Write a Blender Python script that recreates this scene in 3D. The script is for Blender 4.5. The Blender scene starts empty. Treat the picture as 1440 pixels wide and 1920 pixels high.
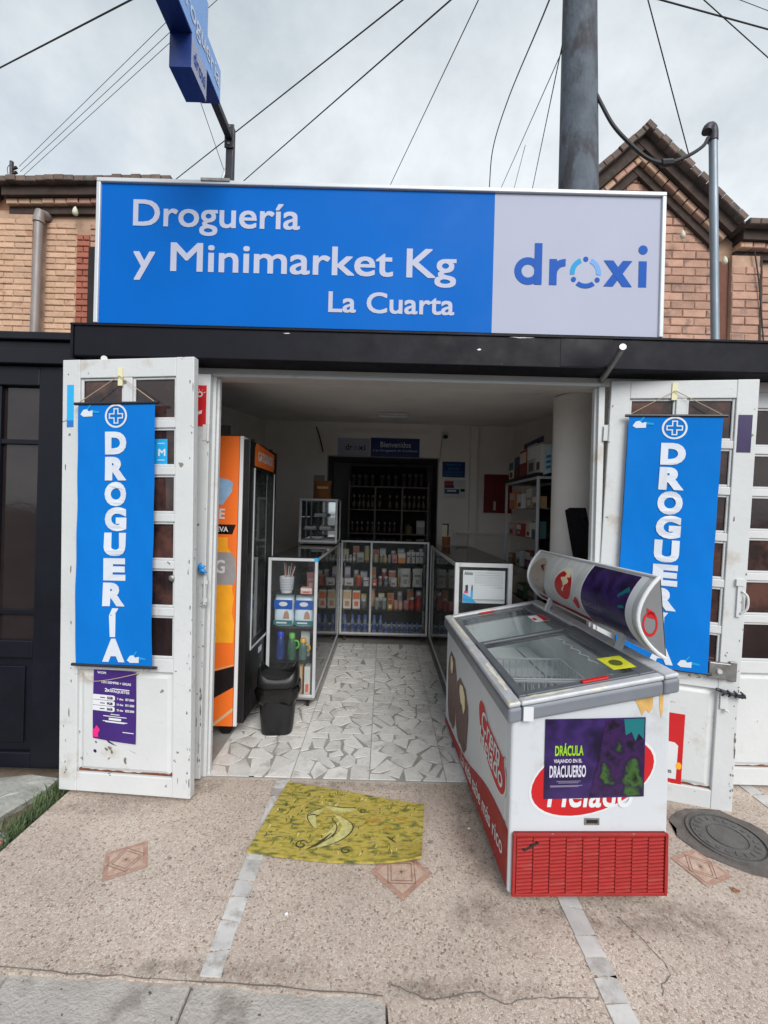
import bpy, bmesh, math, random
from mathutils import Vector, Matrix
import numpy as np
random.seed(7)
SC = bpy.context.scene
COL = SC.collection
R = math.radians
PI = math.pi

# ------------------------------------------------------------------ camera, sky, sun, exposure
EYE = 1.55
ROLL = R(1.5)
FPX = 800.0
cam_d = bpy.data.cameras.new('camera')
cam_d.sensor_fit = 'HORIZONTAL'
cam_d.sensor_width = 36
cam_d.lens = 20.0
cam_d.clip_start = 0.02
cam_d.clip_end = 2000
cam = bpy.data.objects.new('camera', cam_d)
COL.objects.link(cam)
cr, sr = math.cos(ROLL), math.sin(ROLL)
cam.matrix_world = Matrix(((cr, -sr, 0, 0), (0, 0, -1, 0), (sr, cr, 0, EYE), (0, 0, 0, 1)))
SC.camera = cam

def at(x, y, Y):
    """world point at depth Y seen at photograph pixel x, y (used to measure the place)"""
    u, v = x - 720.0, y - 960.0
    a, b = u * cr + v * sr, -u * sr + v * cr
    return Vector((a / FPX * Y, Y, EYE - b / FPX * Y))

SUN_EL, SUN_AZ = R(37), R(160)     # azimuth measured clockwise from +Y
world = bpy.data.worlds.new('World')
SC.world = world
world.use_nodes = True
wn, wl = world.node_tree.nodes, world.node_tree.links
wn.clear()
wo = wn.new('ShaderNodeOutputWorld')
bg = wn.new('ShaderNodeBackground')
bg.inputs['Strength'].default_value = 0.1
sky = wn.new('ShaderNodeTexSky')
sky.sky_type = 'NISHITA'
sky.sun_disc = False
sky.sun_elevation = SUN_EL
sky.sun_rotation = SUN_AZ
sky.air_density = 1.0
sky.dust_density = 2.0
tc = wn.new('ShaderNodeTexCoord')
sep = wn.new('ShaderNodeSeparateXYZ')
wl.new(tc.outputs['Generated'], sep.inputs[0])
zz = wn.new('ShaderNodeMath'); zz.operation = 'ADD'; zz.inputs[1].default_value = 0.35
wl.new(sep.outputs['Z'], zz.inputs[0])
zm = wn.new('ShaderNodeMath'); zm.operation = 'MAXIMUM'; zm.inputs[1].default_value = 0.12
wl.new(zz.outputs[0], zm.inputs[0])
dv = wn.new('ShaderNodeVectorMath'); dv.operation = 'DIVIDE'
cmb = wn.new('ShaderNodeCombineXYZ')
for k in range(3):
    wl.new(zm.outputs[0], cmb.inputs[k])
wl.new(tc.outputs['Generated'], dv.inputs[0]); wl.new(cmb.outputs[0], dv.inputs[1])
cn = wn.new('ShaderNodeTexNoise')
cn.inputs['Scale'].default_value = 1.5; cn.inputs['Detail'].default_value = 9; cn.inputs['Roughness'].default_value = 0.62
cn.inputs['Distortion'].default_value = 0.1
wl.new(dv.outputs[0], cn.inputs['Vector'])
cr1 = wn.new('ShaderNodeValToRGB')
cr1.color_ramp.elements[0].position = 0.36; cr1.color_ramp.elements[0].color = (2.5, 2.82, 3.08, 1)
cr1.color_ramp.elements[1].position = 0.66; cr1.color_ramp.elements[1].color = (4.4, 4.67, 4.85, 1)
wl.new(cn.outputs['Fac'], cr1.inputs[0])
cn2 = wn.new('ShaderNodeTexNoise')
cn2.inputs['Scale'].default_value = 1.1; cn2.inputs['Detail'].default_value = 5
wl.new(dv.outputs[0], cn2.inputs['Vector'])
cr2 = wn.new('ShaderNodeValToRGB')
cr2.color_ramp.elements[0].position = 0.30; cr2.color_ramp.elements[0].color = (0.55, 0.55, 0.55, 1)
cr2.color_ramp.elements[1].position = 0.46; cr2.color_ramp.elements[1].color = (1, 1, 1, 1)
wl.new(cn2.outputs['Fac'], cr2.inputs[0])
mx = wn.new('ShaderNodeMix'); mx.data_type = 'RGBA'
wl.new(cr2.outputs['Color'], mx.inputs['Factor'])
wl.new(sky.outputs[0], mx.inputs['A']); wl.new(cr1.outputs[0], mx.inputs['B'])
wl.new(mx.outputs['Result'], bg.inputs['Color'])
wl.new(bg.outputs[0], wo.inputs['Surface'])

sun_d = bpy.data.lights.new('sun', 'SUN')
sun_d.energy = 1.5
sun_d.angle = R(36)
sun_d.color = (1.0, 0.975, 0.94)
sun = bpy.data.objects.new('sun', sun_d)
COL.objects.link(sun)
sdir = Vector((math.sin(SUN_AZ) * math.cos(SUN_EL), math.cos(SUN_AZ) * math.cos(SUN_EL), math.sin(SUN_EL)))
sun.rotation_euler = sdir.to_track_quat('Z', 'Y').to_euler()
sun.location = sdir * 30

SC.render.engine = 'CYCLES'
SC.view_settings.view_transform = 'Standard'
SC.view_settings.look = 'None'
SC.view_settings.exposure = 1.1
SC.view_settings.gamma = 1
SC.view_settings.use_curve_mapping = False
SC.cycles.max_bounces = 8
SC.cycles.transparent_max_bounces = 10
SC.cycles.diffuse_bounces = 5
SC.cycles.use_denoising = True

# ------------------------------------------------------------------ materials
MATS = {}
def srgb(r, g, b):
    f = lambda c: (c / 12.92 if c <= 0.04045 else ((c + 0.055) / 1.055) ** 2.4)
    return (f(r / 255), f(g / 255), f(b / 255))

def mat(name, col, rough=0.55, metal=0.0, var=0.0, vscale=5.0, bump=0.0, bscale=60.0, chip=None, chip_scale=14.0, chip_lo=0.66,
        rnd=0.0, spec=0.5, stain=None, stain_scale=2.0, stain_lo=0.55, stretch=(1, 1, 1), coat=0.0):
    """plain painted / printed / cast surface: base colour, soft variation, wear and fine relief"""
    if name in MATS:
        return MATS[name]
    m = bpy.data.materials.new(name)
    m.use_nodes = True
    n, l = m.node_tree.nodes, m.node_tree.links
    b = n['Principled BSDF']
    b.inputs['Roughness'].default_value = rough
    b.inputs['Metallic'].default_value = metal
    b.inputs['Specular IOR Level'].default_value = spec
    b.inputs['Coat Weight'].default_value = coat
    tcn = n.new('ShaderNodeTexCoord')
    mp = n.new('ShaderNodeMapping')
    mp.inputs['Scale'].default_value = stretch
    oi = n.new('ShaderNodeObjectInfo')
    ad = n.new('ShaderNodeVectorMath'); ad.operation = 'ADD'
    sc = n.new('ShaderNodeMath'); sc.operation = 'MULTIPLY'; sc.inputs[1].default_value = 37.0
    l.new(oi.outputs['Random'], sc.inputs[0])
    l.new(tcn.outputs['Object'], ad.inputs[0]); l.new(sc.outputs[0], ad.inputs[1])
    l.new(ad.outputs[0], mp.inputs['Vector'])
    V = mp.outputs[0]
    def noise(scale, detail=5, rough_=0.6):
        t = n.new('ShaderNodeTexNoise')
        t.inputs['Scale'].default_value = scale; t.inputs['Detail'].default_value = detail; t.inputs['Roughness'].default_value = rough_
        l.new(V, t.inputs['Vector'])
        return t.outputs['Fac']
    def ramp(fac, a, b_, ca=(0, 0, 0, 1), cb=(1, 1, 1, 1)):
        r = n.new('ShaderNodeValToRGB')
        r.color_ramp.elements[0].position = a; r.color_ramp.elements[0].color = ca
        r.color_ramp.elements[1].position = b_; r.color_ramp.elements[1].color = cb
        l.new(fac, r.inputs[0])
        return r.outputs['Color']
    def mixc(fac, A, B):
        x = n.new('ShaderNodeMix'); x.data_type = 'RGBA'
        if isinstance(fac, float): x.inputs['Factor'].default_value = fac
        else: l.new(fac, x.inputs['Factor'])
        for s, v in (('A', A), ('B', B)):
            if isinstance(v, tuple): x.inputs[s].default_value = (*v[:3], 1)
            else: l.new(v, x.inputs[s])
        return x.outputs['Result']
    c = (*col, 1)
    cur = None
    if var > 0:
        lo = tuple(max(0, k * (1 - var)) for k in col); hi = tuple(min(1, k * (1 + var)) for k in col)
        cur = mixc(ramp(noise(vscale), 0.3, 0.7), lo, hi)
    if rnd > 0:
        mr = n.new('ShaderNodeMapRange')
        mr.inputs['To Min'].default_value = 1 - rnd; mr.inputs['To Max'].default_value = 1 + rnd
        l.new(oi.outputs['Random'], mr.inputs['Value'])
        hs = n.new('ShaderNodeHueSaturation')
        l.new(mr.outputs[0], hs.inputs['Value'])
        if cur is None: hs.inputs['Color'].default_value = c
        else: l.new(cur, hs.inputs['Color'])
        cur = hs.outputs[0]
    if stain is not None:
        cur = mixc(ramp(noise(stain_scale, 6, 0.65), stain_lo, stain_lo + 0.12), cur if cur is not None else col, stain)
    if chip is not None:
        fc = ramp(noise(chip_scale, 3, 0.55), chip_lo, chip_lo + 0.015)
        cur = mixc(fc, cur if cur is not None else col, chip)
    if cur is None: b.inputs['Base Color'].default_value = c
    else: l.new(cur, b.inputs['Base Color'])
    if rough < 0.9 and (var > 0 or stain is not None):
        l.new(ramp(noise(vscale * 2.3), 0.2, 0.8, (rough * 0.8,) * 3 + (1,), (min(1, rough * 1.25),) * 3 + (1,)), b.inputs['Roughness'])
    if bump > 0:
        bp = n.new('ShaderNodeBump')
        bp.inputs['Strength'].default_value = bump; bp.inputs['Distance'].default_value = 0.01
        l.new(noise(bscale, 4), bp.inputs['Height'])
        l.new(bp.outputs[0], b.inputs['Normal'])
    MATS[name] = m
    return m

def glass(name, tint=(1, 1, 1), refl_rough=0.03, haze=0.0, haze_col=(0.8, 0.85, 0.85), ior=1.45):
    """thin clear sheet: passes light straight through, mirrors by Fresnel, with a film of dust"""
    if name in MATS:
        return MATS[name]
    m = bpy.data.materials.new(name)
    m.use_nodes = True
    n, l = m.node_tree.nodes, m.node_tree.links
    n.clear()
    o = n.new('ShaderNodeOutputMaterial')
    tr = n.new('ShaderNodeBsdfTransparent'); tr.inputs['Color'].default_value = (*tint, 1)
    gl = n.new('ShaderNodeBsdfGlossy'); gl.inputs['Roughness'].default_value = refl_rough
    fr = n.new('ShaderNodeFresnel'); fr.inputs['IOR'].default_value = ior
    mx_ = n.new('ShaderNodeMixShader')
    l.new(fr.outputs[0], mx_.inputs[0]); l.new(tr.outputs[0], mx_.inputs[1]); l.new(gl.outputs[0], mx_.inputs[2])
    out = mx_.outputs[0]
    if haze > 0:
        df = n.new('ShaderNodeBsdfDiffuse'); df.inputs['Color'].default_value = (*haze_col, 1)
        tn = n.new('ShaderNodeTexNoise'); tn.inputs['Scale'].default_value = 4; tn.inputs['Detail'].default_value = 6
        tcn = n.new('ShaderNodeTexCoord'); l.new(tcn.outputs['Object'], tn.inputs['Vector'])
        mr = n.new('ShaderNodeMapRange')
        mr.inputs['From Min'].default_value = 0.3; mr.inputs['From Max'].default_value = 0.75
        mr.inputs['To Min'].default_value = haze * 0.3; mr.inputs['To Max'].default_value = haze * 1.7
        l.new(tn.outputs['Fac'], mr.inputs['Value'])
        m2 = n.new('ShaderNodeMixShader')
        l.new(mr.outputs[0], m2.inputs[0]); l.new(out, m2.inputs[1]); l.new(df.outputs[0], m2.inputs[2])
        out = m2.outputs[0]
    l.new(out, o.inputs['Surface'])
    MATS[name] = m
    return m

def aggregate():
    """washed pebble concrete of the sidewalk"""
    m = bpy.data.materials.new('washed_aggregate')
    m.use_nodes = True
    n, l = m.node_tree.nodes, m.node_tree.links
    b = n['Principled BSDF']; b.inputs['Roughness'].default_value = 0.85
    tcn = n.new('ShaderNodeTexCoord')
    nz = n.new('ShaderNodeTexNoise'); nz.inputs['Scale'].default_value = 60; nz.inputs['Detail'].default_value = 2
    l.new(tcn.outputs['Object'], nz.inputs['Vector'])
    wv = n.new('ShaderNodeMix'); wv.data_type = 'RGBA'; wv.blend_type = 'LINEAR_LIGHT'; wv.inputs['Factor'].default_value = 0.008
    l.new(tcn.outputs['Object'], wv.inputs['A']); l.new(nz.outputs['Color'], wv.inputs['B'])
    v1 = n.new('ShaderNodeTexVoronoi'); v1.inputs['Scale'].default_value = 135
    v2 = n.new('ShaderNodeTexVoronoi'); v2.inputs['Scale'].default_value = 135; v2.feature = 'DISTANCE_TO_EDGE'
    for v in (v1, v2):
        l.new(wv.outputs['Result'], v.inputs['Vector'])
    sp = n.new('ShaderNodeSeparateColor'); l.new(v1.outputs['Color'], sp.inputs[0])
    cr_ = n.new('ShaderNodeValToRGB'); cr_.color_ramp.interpolation = 'CONSTANT'
    pal = [(0.0, srgb(156, 138, 126)), (0.09, srgb(192, 176, 164)), (0.30, srgb(204, 190, 179)), (0.52, srgb(182, 163, 150)), (0.66, srgb(208, 196, 184)), (0.82, srgb(194, 178, 166)), (0.978, srgb(134, 116, 106))]
    e = cr_.color_ramp.elements
    e[0].position, e[0].color = pal[0][0], (*pal[0][1], 1)
    e[1].position, e[1].color = pal[1][0], (*pal[1][1], 1)
    for p, c in pal[2:]:
        k = e.new(p); k.color = (*c, 1)
    l.new(sp.outputs[0], cr_.inputs[0])
    ed = n.new('ShaderNodeMapRange'); ed.inputs['From Max'].default_value = 0.11
    l.new(v2.outputs['Distance'], ed.inputs['Value'])
    mort = n.new('ShaderNodeMix'); mort.data_type = 'RGBA'; mort.inputs['A'].default_value = (*srgb(188, 173, 162), 1)
    l.new(ed.outputs[0], mort.inputs['Factor']); l.new(cr_.outputs[0], mort.inputs['B'])
    big = n.new('ShaderNodeTexNoise'); big.inputs['Scale'].default_value = 1.6; big.inputs['Detail'].default_value = 7; big.inputs['Roughness'].default_value = 0.62
    l.new(tcn.outputs['Object'], big.inputs['Vector'])
    br = n.new('ShaderNodeValToRGB')
    br.color_ramp.elements[0].position = 0.28; br.color_ramp.elements[0].color = (0.72, 0.70, 0.68, 1)
    br.color_ramp.elements[1].position = 0.62; br.color_ramp.elements[1].color = (1.03, 1.03, 1.02, 1)
    l.new(big.outputs['Fac'], br.inputs[0])
    mu = n.new('ShaderNodeMix'); mu.data_type = 'RGBA'; mu.blend_type = 'MULTIPLY'; mu.inputs['Factor'].default_value = 1
    l.new(mort.outputs['Result'], mu.inputs['A']); l.new(br.outputs[0], mu.inputs['B'])
    # gum spots and drips
    v3 = n.new('ShaderNodeTexVoronoi'); v3.inputs['Scale'].default_value = 2.9
    l.new(tcn.outputs['Object'], v3.inputs['Vector'])
    gs = n.new('ShaderNodeMapRange'); gs.inputs['From Min'].default_value = 0.035; gs.inputs['From Max'].default_value = 0.06
    gs.inputs['To Min'].default_value = 0.7; gs.inputs['To Max'].default_value = 0
    l.new(v3.outputs['Distance'], gs.inputs['Value'])
    gm = n.new('ShaderNodeMix'); gm.data_type = 'RGBA'; gm.inputs['B'].default_value = (*srgb(112, 98, 94), 1)
    l.new(gs.outputs[0], gm.inputs['Factor']); l.new(mu.outputs['Result'], gm.inputs['A'])
    l.new(gm.outputs['Result'], b.inputs['Base Color'])
    bp = n.new('ShaderNodeBump'); bp.inputs['Strength'].default_value = 0.5; bp.inputs['Distance'].default_value = 0.003
    l.new(ed.outputs[0], bp.inputs['Height']); l.new(bp.outputs[0], b.inputs['Normal'])
    return m

def matpaint(name, cols, scale, stretch=(1, 1, 1), rough=0.7, detail=4, bump=0.2, rot=0.0):
    """several colours laid in streaks (printed mat, far poster)"""
    m = bpy.data.materials.new(name)
    m.use_nodes = True
    n, l = m.node_tree.nodes, m.node_tree.links
    b = n['Principled BSDF']; b.inputs['Roughness'].default_value = rough
    tcn = n.new('ShaderNodeTexCoord')
    mp = n.new('ShaderNodeMapping'); mp.inputs['Scale'].default_value = stretch; mp.inputs['Rotation'].default_value = (0, 0, rot)
    l.new(tcn.outputs['Object'], mp.inputs[0])
    t = n.new('ShaderNodeTexNoise'); t.inputs['Scale'].default_value = scale; t.inputs['Detail'].default_value = detail
    l.new(mp.outputs[0], t.inputs['Vector'])
    r = n.new('ShaderNodeValToRGB')
    e = r.color_ramp.elements
    k = len(cols)
    for i, c in enumerate(cols):
        p = 0.28 + 0.44 * i / (k - 1)
        if i < 2: e[i].position = p; e[i].color = (*c, 1)
        else:
            q = e.new(p); q.color = (*c, 1)
    l.new(t.outputs['Fac'], r.inputs[0]); l.new(r.outputs[0], b.inputs['Base Color'])
    if bump:
        bp = n.new('ShaderNodeBump'); bp.inputs['Strength'].default_value = bump; bp.inputs['Distance'].default_value = 0.004
        l.new(t.outputs['Fac'], bp.inputs['Height']); l.new(bp.outputs[0], b.inputs['Normal'])
    MATS[name] = m
    return m

def brickwall():
    m = bpy.data.materials.new('brickwork_far')
    m.use_nodes = True
    n, l = m.node_tree.nodes, m.node_tree.links
    b = n['Principled BSDF']; b.inputs['Roughness'].default_value = 0.9
    tcn = n.new('ShaderNodeTexCoord')
    mp = n.new('ShaderNodeMapping'); mp.inputs['Rotation'].default_value = (R(90), 0, 0)
    l.new(tcn.outputs['Object'], mp.inputs[0])
    t = n.new('ShaderNodeTexNoise'); t.inputs['Scale'].default_value = 7; t.inputs['Detail'].default_value = 6
    l.new(tcn.outputs['Object'], t.inputs['Vector'])
    r = n.new('ShaderNodeValToRGB')
    r.color_ramp.elements[0].position = 0.3; r.color_ramp.elements[0].color = (*srgb(120, 82, 62), 1)
    r.color_ramp.elements[1].position = 0.7; r.color_ramp.elements[1].color = (*srgb(166, 122, 96), 1)
    l.new(t.outputs['Fac'], r.inputs[0]); l.new(r.outputs[0], b.inputs['Base Color'])
    return m

M_AGG = aggregate()
M_STRIP = mat('grey_white_marble_strip', srgb(190, 188, 186), 0.5, var=0.14, vscale=12, rnd=0.12, stain=srgb(158, 153, 148), stain_scale=9, stain_lo=0.52, bump=0.15, bscale=40)
M_GROUT = mat('grey_grout', srgb(150, 146, 141), 0.85, var=0.18, vscale=9, bump=0.3, bscale=90)
M_MARBLE = mat('white_marble_scrap', srgb(213, 211, 207), 0.28, var=0.10, vscale=14, rnd=0.10, stain=srgb(186, 181, 176), stain_scale=7, stain_lo=0.54, bump=0.08, bscale=40)
M_CONC = mat('kerb_concrete', srgb(172, 166, 160), 0.9, var=0.2, vscale=5, bump=0.7, bscale=80, stain=srgb(142, 135, 128), stain_scale=5, stain_lo=0.53, chip=srgb(86, 80, 74), chip_scale=42, chip_lo=0.69)
M_ASPH = mat('asphalt', (0.05, 0.05, 0.052), 0.9, var=0.3, vscale=20, bump=0.6, bscale=140)
M_CRACK = mat('crack_dark', (0.15, 0.13, 0.115), 1.0)
M_WHITE = mat('chipped_white_paint', srgb(202, 204, 205), 0.5, var=0.04, vscale=3, chip=srgb(128, 122, 116), chip_scale=16, chip_lo=0.695, bump=0.15, bscale=30,
              stain=srgb(184, 178, 170), stain_scale=4.5, stain_lo=0.585)
M_WHITE2 = mat('white_wall_paint', srgb(196, 192, 188), 0.75, var=0.05, vscale=2.5, bump=0.12, bscale=25, chip=srgb(140, 134, 128), chip_scale=9, chip_lo=0.76)
M_RUST = mat('rust', srgb(110, 62, 36), 0.9, var=0.35, vscale=30)
M_EDGE = mat('worn_bare_edge', srgb(112, 106, 100), 0.8, var=0.3, vscale=25)
M_INWALL = mat('interior_wall', srgb(238, 233, 228), 0.85, var=0.07, vscale=2, bump=0.1, bscale=20)
M_CEIL = mat('interior_ceiling', srgb(238, 234, 230), 0.9, var=0.08, vscale=1.6, stain=srgb(206, 198, 192), stain_scale=1.4, stain_lo=0.6)
M_BEAM = mat('black_beam_paint', srgb(17, 17, 26), 0.55, spec=0.2, var=0.25, vscale=4, chip=srgb(150, 148, 150), chip_scale=19, chip_lo=0.80, bump=0.1, bscale=14)
M_GATE = mat('black_gate_paint', srgb(15, 17, 27), 0.45, spec=0.3, var=0.2, vscale=4, bump=0.08, bscale=20)
M_ALU = mat('brushed_aluminium', srgb(202, 204, 207), 0.38, 0.25, var=0.06, vscale=12)
M_ALUW = mat('white_aluminium', srgb(200, 204, 208), 0.4, 0.1, var=0.04)
M_STEEL = mat('worn_steel', srgb(150, 148, 146), 0.45, 0.8, var=0.25, vscale=24)
M_DSTEEL = mat('dark_steel', srgb(58, 58, 66), 0.5, 0.5, var=0.2, vscale=20)
M_BLUE = mat('sign_blue_vinyl', srgb(0, 98, 188), 0.5, spec=0.08, var=0.05, vscale=1.2)
M_BLUED = mat('lightbox_navy', srgb(14, 44, 112), 0.4, var=0.08, vscale=4)
M_BLUEL = mat('lightbox_face_blue', srgb(124, 170, 230), 0.4, var=0.05, vscale=4)
M_SIGNW = mat('sign_white_vinyl', srgb(170, 174, 194), 0.5, spec=0.15, var=0.02, vscale=1)
M_LETS = mat('grey_white_sign_letters', srgb(182, 186, 206), 0.5, spec=0.15, var=0.03, vscale=3)
M_LETW = mat('white_vinyl_letters', srgb(208, 214, 224), 0.45, var=0.03, vscale=3)
M_LETB = mat('blue_vinyl_letters', srgb(14, 82, 172), 0.5, spec=0.12)
M_CYAN = mat('cyan_vinyl', srgb(36, 150, 206), 0.5, spec=0.12)
M_BANNER = mat('banner_blue_cloth', srgb(10, 112, 198), 0.8, spec=0.1, var=0.05, vscale=3, bump=0.06, bscale=240)
M_ROD = mat('black_plastic_rod', srgb(34, 34, 40), 0.4)
M_CORD = mat('beige_cord', srgb(176, 158, 132), 0.9)
M_TAPE = mat('yellowed_tape', srgb(222, 218, 178), 0.3)
M_CONCP = mat('pole_concrete', srgb(88, 96, 106), 0.85, var=0.25, vscale=9, stretch=(1, 1, 0.5), stain=srgb(66, 66, 72), stain_scale=6, stain_lo=0.5, chip=srgb(128, 128, 126), chip_scale=12, chip_lo=.72, bump=0.4, bscale=50)
M_COLW = mat('painted_column', srgb(228, 223, 219), 0.8, var=0.06, vscale=3)
M_CABLE = mat('black_cable', (0.02, 0.02, 0.023), 0.6)
M_GALV = mat('galvanised_pipe', srgb(132, 142, 152), 0.5, 0.5, var=0.18, vscale=8, stretch=(1, 1, 0.3))
M_BRICK = mat('buff_brick', srgb(198, 164, 138), 0.9, var=0.12, vscale=9, rnd=0.11, bump=0.6, bscale=45, stain=srgb(168, 122, 98), stain_scale=6, stain_lo=0.58)
M_BRICKR = mat('rose_brick', srgb(178, 140, 122), 0.9, var=0.16, vscale=9, rnd=0.18, bump=0.5, bscale=45, stain=srgb(128, 106, 98), stain_scale=5, stain_lo=0.54)
M_BRICKD = mat('red_quoin_brick', srgb(160, 96, 78), 0.9, var=0.14, vscale=12, rnd=0.14, bump=0.4, bscale=45)
M_MORTAR = mat('brick_mortar', srgb(178, 146, 124), 0.95, var=0.25, vscale=6, bump=0.4, bscale=60)
M_BWALL = brickwall()
M_TILE = mat('weathered_roof_tile', srgb(112, 96, 88), 0.9, var=0.2, vscale=9, rnd=0.2, bump=0.5, bscale=40, stain=srgb(84, 84, 80), stain_scale=6, stain_lo=0.52)
M_DARKBROWN = mat('eave_shade_brown', srgb(62, 48, 42), 0.85, var=0.25, vscale=6)  # dark brown paints the shade under the eaves; small fittings share it
M_PLASTER = mat('pale_drip', srgb(206, 206, 186), 0.7)
M_PANE = mat('painted_reflection_pane', srgb(46, 34, 34), 0.08, var=0.35, vscale=4, spec=0.6, bump=0.08, bscale=9, stain=srgb(92, 62, 54), stain_scale=2.2, stain_lo=.5)  # brown tint and lighter patches paint in street reflections and depth
M_PANEK = mat('dark_gate_pane', srgb(40, 32, 32), 0.08, var=0.3, vscale=2.5, spec=0.7, bump=0.04, bscale=12)
M_GLASS = glass('display_glass', (0.975, 0.985, 0.985), 0.02, 0.018, ior=1.3)
M_LID = glass('freezer_lid_glass', (0.96, 0.98, 0.98), 0.03, 0.05, (0.8, 0.86, 0.86), ior=1.25)
M_DOORG = glass('cooler_door_glass', (0.8, 0.86, 0.9), 0.02, 0.05, ior=1.7)
M_BLACK = mat('black_plastic', srgb(20, 20, 22), 0.42, var=0.2, vscale=7, bump=0.05, bscale=50)
M_BAG = mat('black_bag_film', srgb(14, 14, 16), 0.22, var=0.2, vscale=10, bump=0.5, bscale=30)
M_ORANGE = mat('orange_print', srgb(240, 116, 40), 0.45, var=0.05, vscale=2)
M_ORANGE2 = mat('amber_drink_print', srgb(246, 170, 40), 0.45, var=0.12, vscale=9)
M_SILVER = mat('silver_print', srgb(150, 150, 152), 0.45, var=0.12, vscale=12)
M_RED = mat('red_print', srgb(190, 34, 38), 0.45, spec=.3, var=0.06, vscale=4)
M_REDD = mat('red_freezer_plastic', srgb(154, 42, 40), 0.5, spec=.3, var=0.14, vscale=8, stain=srgb(154, 62, 56), stain_scale=5, stain_lo=0.55)
M_FRZ = mat('freezer_white_enamel', srgb(198, 202, 207), 0.35, var=0.03, vscale=2, stain=srgb(180, 177, 176), stain_scale=3.5, stain_lo=0.57)
M_FRZY = mat('yellow_rust_stain', srgb(206, 164, 96), 0.6, var=0.25, vscale=16)
M_LINER = mat('freezer_liner', srgb(230, 236, 236), 0.45, var=0.06, vscale=5)
M_RIM = mat('grey_rim_plastic', srgb(126, 130, 138), 0.38, 0.15, var=0.1, vscale=6)
M_RIMT = mat('worn_silver_trim', srgb(192, 194, 198), 0.4, 0.2, var=0.14, vscale=14, chip=srgb(214, 206, 184), chip_scale=16, chip_lo=0.6)
M_PEEL = mat('peeled_cream_trim', srgb(214, 208, 188), 0.6, var=0.12, vscale=18)
M_LIDF = mat('lid_frame_grey', srgb(96, 100, 106), 0.45, 0.2, var=0.1, vscale=9)
M_CHOC = mat('chocolate_print', srgb(86, 44, 32), 0.35, var=0.35, vscale=12)
M_CREAM = mat('cream_print', srgb(236, 222, 180), 0.45, var=0.06)
M_SILK = mat('silver_satin_print', srgb(196, 198, 196), 0.4, var=0.12, vscale=9, stretch=(1, 3, 1))
M_PURPLE = mat('purple_print', srgb(62, 36, 112), 0.4, var=0.15, vscale=4)
M_PURPD = mat('dark_purple_vinyl', srgb(42, 26, 78), 0.35, var=0.1, vscale=4)
M_PINK = mat('magenta_print', srgb(226, 44, 130), 0.4)
M_LIME = mat('lime_print', srgb(150, 200, 40), 0.4, var=0.2, vscale=30)
M_SKYB = mat('sky_blue_sticker', srgb(34, 166, 226), 0.4, var=0.05, vscale=4)
M_PAPER = mat('white_paper', srgb(212, 214, 217), 0.7, var=0.03, vscale=4)
M_GREY = mat('mid_grey_plastic', srgb(120, 120, 122), 0.5, var=0.1, vscale=6)
M_BOARD = mat('glossy_black_board', srgb(24, 22, 28), .25, var=.2, vscale=5)
M_DARK = mat('dark_recess', srgb(34, 30, 30), 0.9, var=0.2, vscale=4)
M_SHELF = mat('grey_shelf_board', srgb(132, 126, 122), 0.7, var=0.1, vscale=6)
M_BROWN = mat('brown_card', srgb(140, 88, 50), 0.8, var=0.12, vscale=9)
M_KRAFT = mat('kraft_card', srgb(206, 168, 124), 0.8, var=0.06, vscale=9)
M_STONE = mat('grey_broken_stone', srgb(158, 158, 152), 0.92, var=0.22, vscale=7, bump=0.8, bscale=24)
M_SOIL = mat('packed_soil', srgb(112, 98, 84), 0.95, var=0.35, vscale=9, bump=0.8, bscale=40)
M_GRASS = mat('grass_blades', (0.085, 0.125, 0.05), 0.7, var=0.4, vscale=12)
M_IRON = mat('cast_iron_cover', srgb(98, 96, 94), 0.7, 0.2, var=0.2, vscale=14, bump=0.4, bscale=60)
M_TAR = mat('tar_patch', srgb(96, 90, 86), 0.9, var=0.3, vscale=14, bump=0.6, bscale=50)
M_TERRA = mat('terracotta_inlay', srgb(168, 132, 116), 0.85, var=0.2, vscale=22, stain=srgb(178, 158, 144), stain_scale=26, stain_lo=0.53, bump=.3, bscale=90)
M_TERRAL = mat('pale_inlay', srgb(184, 160, 144), 0.85, var=0.18, vscale=24, stain=srgb(172, 140, 122), stain_scale=30, stain_lo=0.5, bump=.3, bscale=90)
M_TERRAD = mat('inlay_line', srgb(138, 102, 90), 0.85, var=0.2, vscale=24, stain=srgb(174, 146, 130), stain_scale=34, stain_lo=0.56)

# ------------------------------------------------------------------ mesh helpers
def tag(o, label=None, cat=None, group=None, kind=None):
    if label: o['label'] = label
    if cat: o['category'] = cat
    if group: o['group'] = group
    if kind: o['kind'] = kind
    return o

def empty(name, loc=(0, 0, 0), rz=0.0, label=None, cat=None, group=None):
    o = bpy.data.objects.new(name, None)
    o.empty_display_size = 0.1
    COL.objects.link(o)
    o.location = loc
    o.rotation_euler = (0, 0, rz)
    return tag(o, label, cat, group)

def wloc(o):
    v = Vector((0, 0, 0))
    while o is not None:
        v += Vector(o.location); o = o.parent
    return v

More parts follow.
